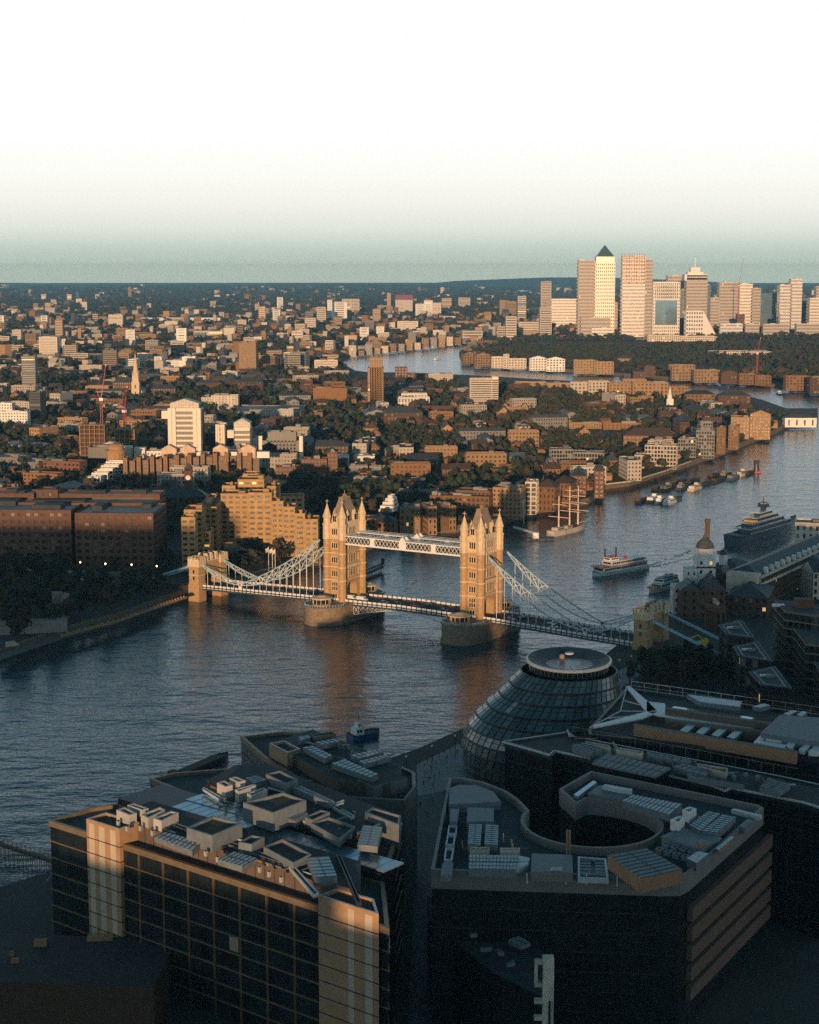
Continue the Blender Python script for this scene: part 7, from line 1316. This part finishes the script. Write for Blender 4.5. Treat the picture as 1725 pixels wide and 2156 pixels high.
zones = [([(0, 1222), (120, 1228), (250, 1238), (390, 1246), (393, 1252), (330, 1272), (250, 1298), (130, 1330), (0, 1372)], 64, 1.0), ([(0, 1205), (60, 1207), (130, 1210), (130, 1225), (0, 1225)], 8, 1.1), ([(575, 1188), (668, 1186), (672, 1202), (590, 1216)], 12, .8), ([(448, 1215), (520, 1200), (570, 1205), (520, 1228), (455, 1242)], 9, .7),
         ([(1300, 1440), (1395, 1395), (1500, 1398), (1530, 1440), (1420, 1462), (1340, 1450)], 34, .8), ([(1395, 1380), (1450, 1370), (1510, 1388), (1500, 1398), (1400, 1393)], 8, .6), ([(1055, 862), (1150, 845), (1300, 850), (1405, 862), (1380, 885), (1200, 892), (1080, 885)], 40, 1.2), ([(560, 800), (700, 785), (740, 800), (700, 825), (560, 830)], 22, 1.3),
         ([(1330, 990), (1395, 975), (1300, 1005)], 3, .6), ([(1500, 935), (1640, 905), (1650, 895), (1560, 925)], 10, .8), ([(560, 1040), (720, 1030), (735, 1060), (600, 1075)], 18, .9), ([(725, 880), (860, 878), (900, 960), (760, 945)], 26, .9), ([(930, 985), (1150, 975), (1160, 1010), (960, 1025)], 22, .9), ([(130, 1000), (180, 990), (185, 1020), (140, 1050)], 6, .9), ([(20, 905), (160, 900), (165, 955), (30, 960)], 18, 1.0)]
for poly, n_, sc in zones:
    P = [G(u, v, 5) for u, v in poly]; x0, x1, y0, y1 = min(p[0] for p in P), max(p[0] for p in P), min(p[1] for p in P), max(p[1] for p in P); k = t_ = 0
    while k < n_ and t_ < n_*60:
        t_ += 1; x, y = R.uniform(x0, x1), R.uniform(y0, y1)
        if inside((x, y), P) and in_city(x, y, 1) and all((x-a)**2+(y-b_)**2 > (5.5*sc)**2 for a, b_ in TFOOT): TFOOT.append((x, y)); TREES.append((x, y, sc*R.uniform(.75, 1.2))); k += 1
# ---------------------------------------------------------------- streets of houses: prototypes copied with their parts
ORD = ['nearest', 'second nearest', 'third nearest', 'fourth nearest', 'fifth nearest', 'sixth nearest', 'seventh nearest', 'eighth nearest', 'ninth nearest', 'tenth nearest', 'eleventh nearest', 'twelfth nearest', 'thirteenth nearest', 'fourteenth nearest', 'fifteenth nearest', 'sixteenth nearest', 'seventeenth nearest', 'eighteenth nearest', 'nineteenth nearest', 'twentieth nearest']
def autolabel(items):
    """items: (object, words); words are completed with the nearest landmark, the side of it and a rank"""
    g_ = {}
    for o, wd in items:
        u, v = PX(*o.location); best = min(LM, key=lambda q: (q[1]-u)**2+((q[2]-v)*1.6)**2); dx, dy = u-best[1], v-best[2]
        rel = ('right of' if dx > 0 else 'left of') if abs(dx) > abs(dy)*1.6 else ('in front of' if dy > 0 else 'beyond'); g_.setdefault((wd, rel, best[0]), []).append(((dx*dx+dy*dy), o))
    for (wd, rel, l_), lst in g_.items():
        lst.sort(key=lambda q: q[0])
        for i, (_, o) in enumerate(lst): o['label'] = (ORD[i]+' ' if len(lst) > 1 and i < len(ORD) else ('far ' if i >= len(ORD) else ''))+wd+' '+rel+' '+l_
PROT = []
def proto(words, cat, name, wall, roof, w_, d, h, top, th, fl=3, bay=3.2, wf=.42, hf=.48):
    b = Bld(name, 'x', cat, 862, 900, wall, glass, roof, group=cat+'s in the far-bank streets'); FOOT.pop() if False else None
    b.rect(b.x, b.y, 0, w_, d, 5, 5+h, fl=fl, bay=bay, wf=wf, hf=hf, top=top, th=th, plant=1)
    FOOT.pop(); o = b.done()
    if top in ('gable', 'hip'):
        for k in (-.32, .05, .36): m = MB(); m.box(k*w_-.5, k*w_+.5, -.5, .5, h+th*.5, h+th+1.2); m.build('chimney', brick_dark, o)
    PROT.append([o, words, max(w_, d)*.5, False]); return o
for mt, nm in ((brick, 'brown'), (brick_tan, 'tan'), (brick_red, 'red-brick')):
    proto(f'{nm} gabled house row', 'house', 'terraced_house', mt, tile if mt is not brick_tan else slate, 24, 9, 6.5, 'gable', 3.6); proto(f'{nm} hip-roofed house', 'house', 'terraced_house', mt, slate if mt is brick else tile, 14, 10, 7, 'hip', 3.8); proto(f'{nm} flat-roofed flats', 'flats', 'low_flats', mt, felt, 30, 12, 12, 'flat', 0); proto(f'{nm} gable-ended house pair', 'house', 'terraced_house', mt, tile, 12, 12, 7.5, 'gable', 4.2)
proto('pale flat-roofed flats', 'flats', 'low_flats', pale, felt, 28, 12, 11, 'flat', 0); proto('cream flat-roofed flats', 'flats', 'low_flats', pale, felt, 34, 12, 14, 'flat', 0); proto('grey long low flats', 'flats', 'low_flats', conc, slate, 44, 11, 10, 'gable', 2.6); proto('pale metal-roofed shed', 'shed', 'shed', conc, alu_dull, 40, 22, 7, 'gable', 3, bay=8, wf=.3); proto('dark slate-roofed warehouse', 'warehouse', 'warehouse', brick_dark, slate, 40, 18, 13, 'hip', 5)
hero_lm = list(LM); placed = []; counts = {}
cells = []
for j in range(0, 64):
    y = 905+j*29
    for i in range(-40, 41):
        x = i*36+R.uniform(-9, 9); yy = y+R.uniform(-8, 8)
        if abs(x) < yy*.262+10: cells.append((x, yy))
cells.sort(key=lambda c: c[1]); tree_cells = []
ROTH = [G(u, v, 5) for u, v in ((1030, 752), (1060, 728), (1180, 722), (1500, 722), (1800, 722), (1800, 800), (1560, 775), (1420, 765), (1200, 752))]
def sway(x, y): return .35*math.sin(x*.004+1)+.3*math.sin(y*.0031)
for x, y in cells:
    if PX(x, y, 5)[1] > 1180 and x > -60: continue
    if inside((x, y), ROTH): tree_cells.append((x, y, 2)); continue
    if not in_city(x, y, 13) or (y > 1500 and not (in_city(x-18, y, 0, 15) and in_city(x+18, y, 0, 15))): tree_cells.append((x, y, .5)); continue
    f = math.sin(x*.013+2)*math.sin(y*.009+.7)
    if R.random() < (.5 if f > -.2 else .16) and sum(counts.values()) < 560:
        k = R.choice((0, 0, 1, 1, 2, 3, 3, 4, 4, 5, 6, 7, 8, 9, 10, 11, 12, 13, 14, 15, 16)); P_ = PROT[k]; cat = P_[0]['category']
        if counts.get(cat, 0) >= 285: continue
        counts[cat] = counts.get(cat, 0)+1
        if not P_[3]: o = P_[0]; P_[3] = True
        else: o = copy_tree(P_[0])
        o.location = (x, y, 5); o.rotation_euler = (0, 0, sway(x, y)+R.choice((0, 0, math.pi/2))); s = R.uniform(.85, 1.15); o.scale = (s, s, R.uniform(.85, 1.3)); placed.append((o, P_[1])); occupy(x, y, P_[2]*.7)
    else: tree_cells.append((x, y, 1))
# mid-distance blocks
PROT2 = []
for mt, nm in ((cream, 'cream'), (brick_tan, 'tan'), (pale, 'pale'), (brick, 'brown'), (conc, 'grey')):
    for w_, d, h, wd, nm_ in ((42, 14, 15, 'long block', 'apartment_block'), (26, 18, 26, 'square block', 'apartment_block')):
        b = Bld(nm_, 'x', 'apartment block', 862, 720, mt, glass_far, felt, group='apartment blocks across the middle distance'); b.rect(b.x, b.y, 0, w_, d, 5, 5+h, fl=3.2, bay=30, wf=.92, hf=.42, plant=1); FOOT.pop(); PROT2.append([b.done(), nm+' '+wd, 18, False])
n2 = 0; tr = 0; AP = []
while n2 < 295 and tr < 9000:
    tr += 1; v = R.uniform(626, 786); u = R.uniform(-20, 1745); x, y = G(u, v, 5)
    if R.random() > (.3 if v < 655 else 1) or (v > 745 and u > 700) or (1040 < u < 1745 and v > 712) or (u > 1140 and v > 690): continue
    if not in_city(x, y, 26, 24) or inside((x, y), ROTH) or inside((x, y), POND): continue
    P_ = PROT2[R.choice((0, 0, 1, 2, 2, 3, 4, 5, 6, 6, 7, 8, 9))]
    if not P_[3]: o = P_[0]; P_[3] = True
    else: o = copy_tree(P_[0])
    s = R.uniform(.6, 1.1); o.location = (x, y, 5); o.rotation_euler = (0, 0, R.uniform(-.5, .5)); o.scale = (s, s, R.uniform(.6, 1.25)); AP.append((o, P_[1])); occupy(x, y, 25*s); n2 += 1
for P_ in PROT+PROT2:
    if not P_[3]:
        for c in list(P_[0].children): bpy.data.objects.remove(c)
        bpy.data.objects.remove(P_[0])
autolabel(placed); autolabel(AP)
# individual trees: those planned above, then along the streets until about 300 stand
rest = []
for x, y, wgt in sorted(tree_cells, key=lambda c: c[1]):
    for k in range(R.choice((5, 6, 8)) if wgt >= 1 else 2):
        a, b_ = x+R.uniform(-17, 17), y+R.uniform(-14, 14)
        if not in_city(a, b_, 1.5): continue
        if len(TREES) < 297: TREES.append((a, b_, R.uniform(.7, 1.15)))
        else: rest.append((a, b_, R.uniform(.8, 1.5)))
items = []
for i, (x, y, s) in enumerate(TREES):
    cm, tm, h, wd = TV[(i*5+int(x)) % 6]; o = thing('tree', 'x', 'tree', (x, y, 5), R.uniform(0, 6.28), 'trees of the river banks and streets'); o.scale = (s, s, s*R.uniform(.9, 1.15)); put('crown', cm, o); put('trunk', tm, o)
    items.append((o, ('tall ' if s > 1 else 'small ' if s < .8 else '')+wd+' tree'))
LM.extend([('the near gatehouse of the bridge', 1368, 1390), ('the far gatehouse of the bridge', 405, 1260), ('the left edge of the garden', 10, 1330), ('the lamp-lit hill road', 170, 1215), ('the grey stone turrets', 130, 1295)]); autolabel(items)
# the rest of the woods and the far city, past counting
import numpy as np
def stuff_cloud(name, pts, protos, mats):
    """many copies merged into one mesh with numpy; pts = x, y, z, sx, sz, rot, proto, material"""
    Vs, Fs, Ms = [], [], []; base = 0
    for pi, (pv, pf) in enumerate(protos):
        sel = [p for p in pts if p[6] == pi]
        if not sel: continue
        A = np.array([p[:6] for p in sel]); c, s = np.cos(A[:, 5])[:, None], np.sin(A[:, 5])[:, None]; px, py, pz = pv[:, 0][None], pv[:, 1][None], pv[:, 2][None]; sx = A[:, 3][:, None]; sz = A[:, 4][:, None]
        X = A[:, 0][:, None]+(px*c-py*s)*sx; Y = A[:, 1][:, None]+(px*s+py*c)*sx; Zc = A[:, 2][:, None]+pz*sz; Vs.append(np.stack([X, Y, Zc], -1).reshape(-1, 3))
        n = len(sel); Fs.append((pf[None]+(np.arange(n)*len(pv))[:, None, None]+base).reshape(-1, 4)); Ms.append(np.repeat(np.array([p[7] for p in sel]), len(pf))); base += n*len(pv)
    V_, F_2, M_ = np.concatenate(Vs), np.concatenate(Fs), np.concatenate(Ms); me = bpy.data.meshes.new(name); me.vertices.add(len(V_)); me.vertices.foreach_set('co', V_.ravel()); me.loops.add(F_2.size); me.loops.foreach_set('vertex_index', F_2.ravel().astype(np.int32)); me.polygons.add(len(F_2)); me.polygons.foreach_set('loop_start', np.arange(0, F_2.size, 4, dtype=np.int32))
    for m_ in mats: me.materials.append(m_)
    me.polygons.foreach_set('material_index', M_.astype(np.int32)); me.update(); me.validate(); return put(name, me, None, 'stuff')
def arr(m): return np.array([tuple(p) for p in m.v]), np.array(m.f)
tp = [arr(crown_mb(5.2, 9, 6, 9, 1.7, random.Random(40+k), 1)) for k in range(5)]
pts = [(x, y, 5, s, s, R.uniform(0, 6.28), R.randrange(5), R.choice((0, 0, 0, 1))) for x, y, s in rest]
x0, x1, y0, y1 = min(p[0] for p in ROTH), 1200, min(p[1] for p in ROTH), max(p[1] for p in ROTH)
k = 0
while k < 4200:
    x, y = R.uniform(x0, x1), R.uniform(y0, y1); k += 1
    if inside((x, y), ROTH) and in_city(x, y, 2): s = R.uniform(.8, 1.5); pts.append((x, y, 5, s, s, R.uniform(0, 6.28), R.randrange(5), R.choice((0, 0, 1))))
k = 0
while k < 14000:
    v = 790-184*R.random()**.8; u = R.uniform(-30, 1755); x, y = G(u, v, 5); k += 1
    if y > 20000 or inside((x, y), ROTH) or not in_city(x, y, 4) or math.sin(x*.006+y*.0015)*math.sin(y*.004-x*.001) < -.6: continue
    s = R.uniform(.9, 1.6)*(1+y/7000); pts.append((x, y, 5, s, s*.7, R.uniform(0, 6.28), R.randrange(5), R.choice((0, 0, 1))))
k = 0
while k < 5200:
    k += 1; x, y = R.uniform(-700, 900), R.uniform(1500, 4200)
    if abs(x) > y*.26 or not in_city(x, y, 1, 4): continue
    if in_city(x, y, 1, 12) and R.random() < .6: continue
    pts.append((x, y, 5, .5, .42, R.uniform(0, 6.28), R.randrange(5), R.choice((0, 0, 1))))
stuff_cloud('woodland', pts, tp, [foliage, foliage_b])
bm_ = MB(); bm_.prism([(-.5, -.5), (.5, -.5), (.5, .5), (-.5, .5)], 0, 1); gm_ = MB(); gm_.prism([(-.5, -.5), (.5, -.5), (.5, .5), (-.5, .5)], 0, .7); gm_.f.pop(); gm_.m.pop(); gm_.poly([(-.55, -.55, .68), (.55, -.55, .68), (.55, 0, 1), (-.55, 0, 1)]); gm_.poly([(.55, .55, .68), (-.55, .55, .68), (-.55, 0, 1), (.55, 0, 1)])
bp_ = [arr(bm_), arr(gm_)]; pts = []; k = 0
while k < 4300:
    k += 1; t_ = R.random(); v = 606+182*t_**1.2; u = R.uniform(-30, 1755); x, y = G(u, v, 5)
    if y > 21000 or inside((x, y), ROTH) or inside((x, y), POND) or not in_city(x, y, 7, 16) or (u > 1040 and v > 705) or (u > 690 and v > 752): continue
    if y > 6500 and R.random() < .72: continue
    f = 1+max(0, y-4000)/5000; pts.append((x, y, 5, R.uniform(7, 17)*f, R.uniform(5, 13)*(1+R.random()**6*2)*f**.4, R.uniform(-.6, .6), R.randrange(2), R.choice((0, 1, 2, 3, 3, 3, 4, 4, 4))))
k = 0
while k < 1500:
    k += 1; x, y = R.uniform(-520, 620), R.uniform(930, 2500)
    if abs(x) > y*.26 or inside((x, y), ROTH) or not in_city(x, y, 6): continue
    pts.append((x, y, 5, R.uniform(7, 12), R.uniform(6, 9), sway(x, y)+R.choice((0, 1.57)), 1, R.choice((1, 3, 3, 4))))
stuff_cloud('distant_rooftops', pts, bp_, [pale, brick_tan, cream, brick, slate])
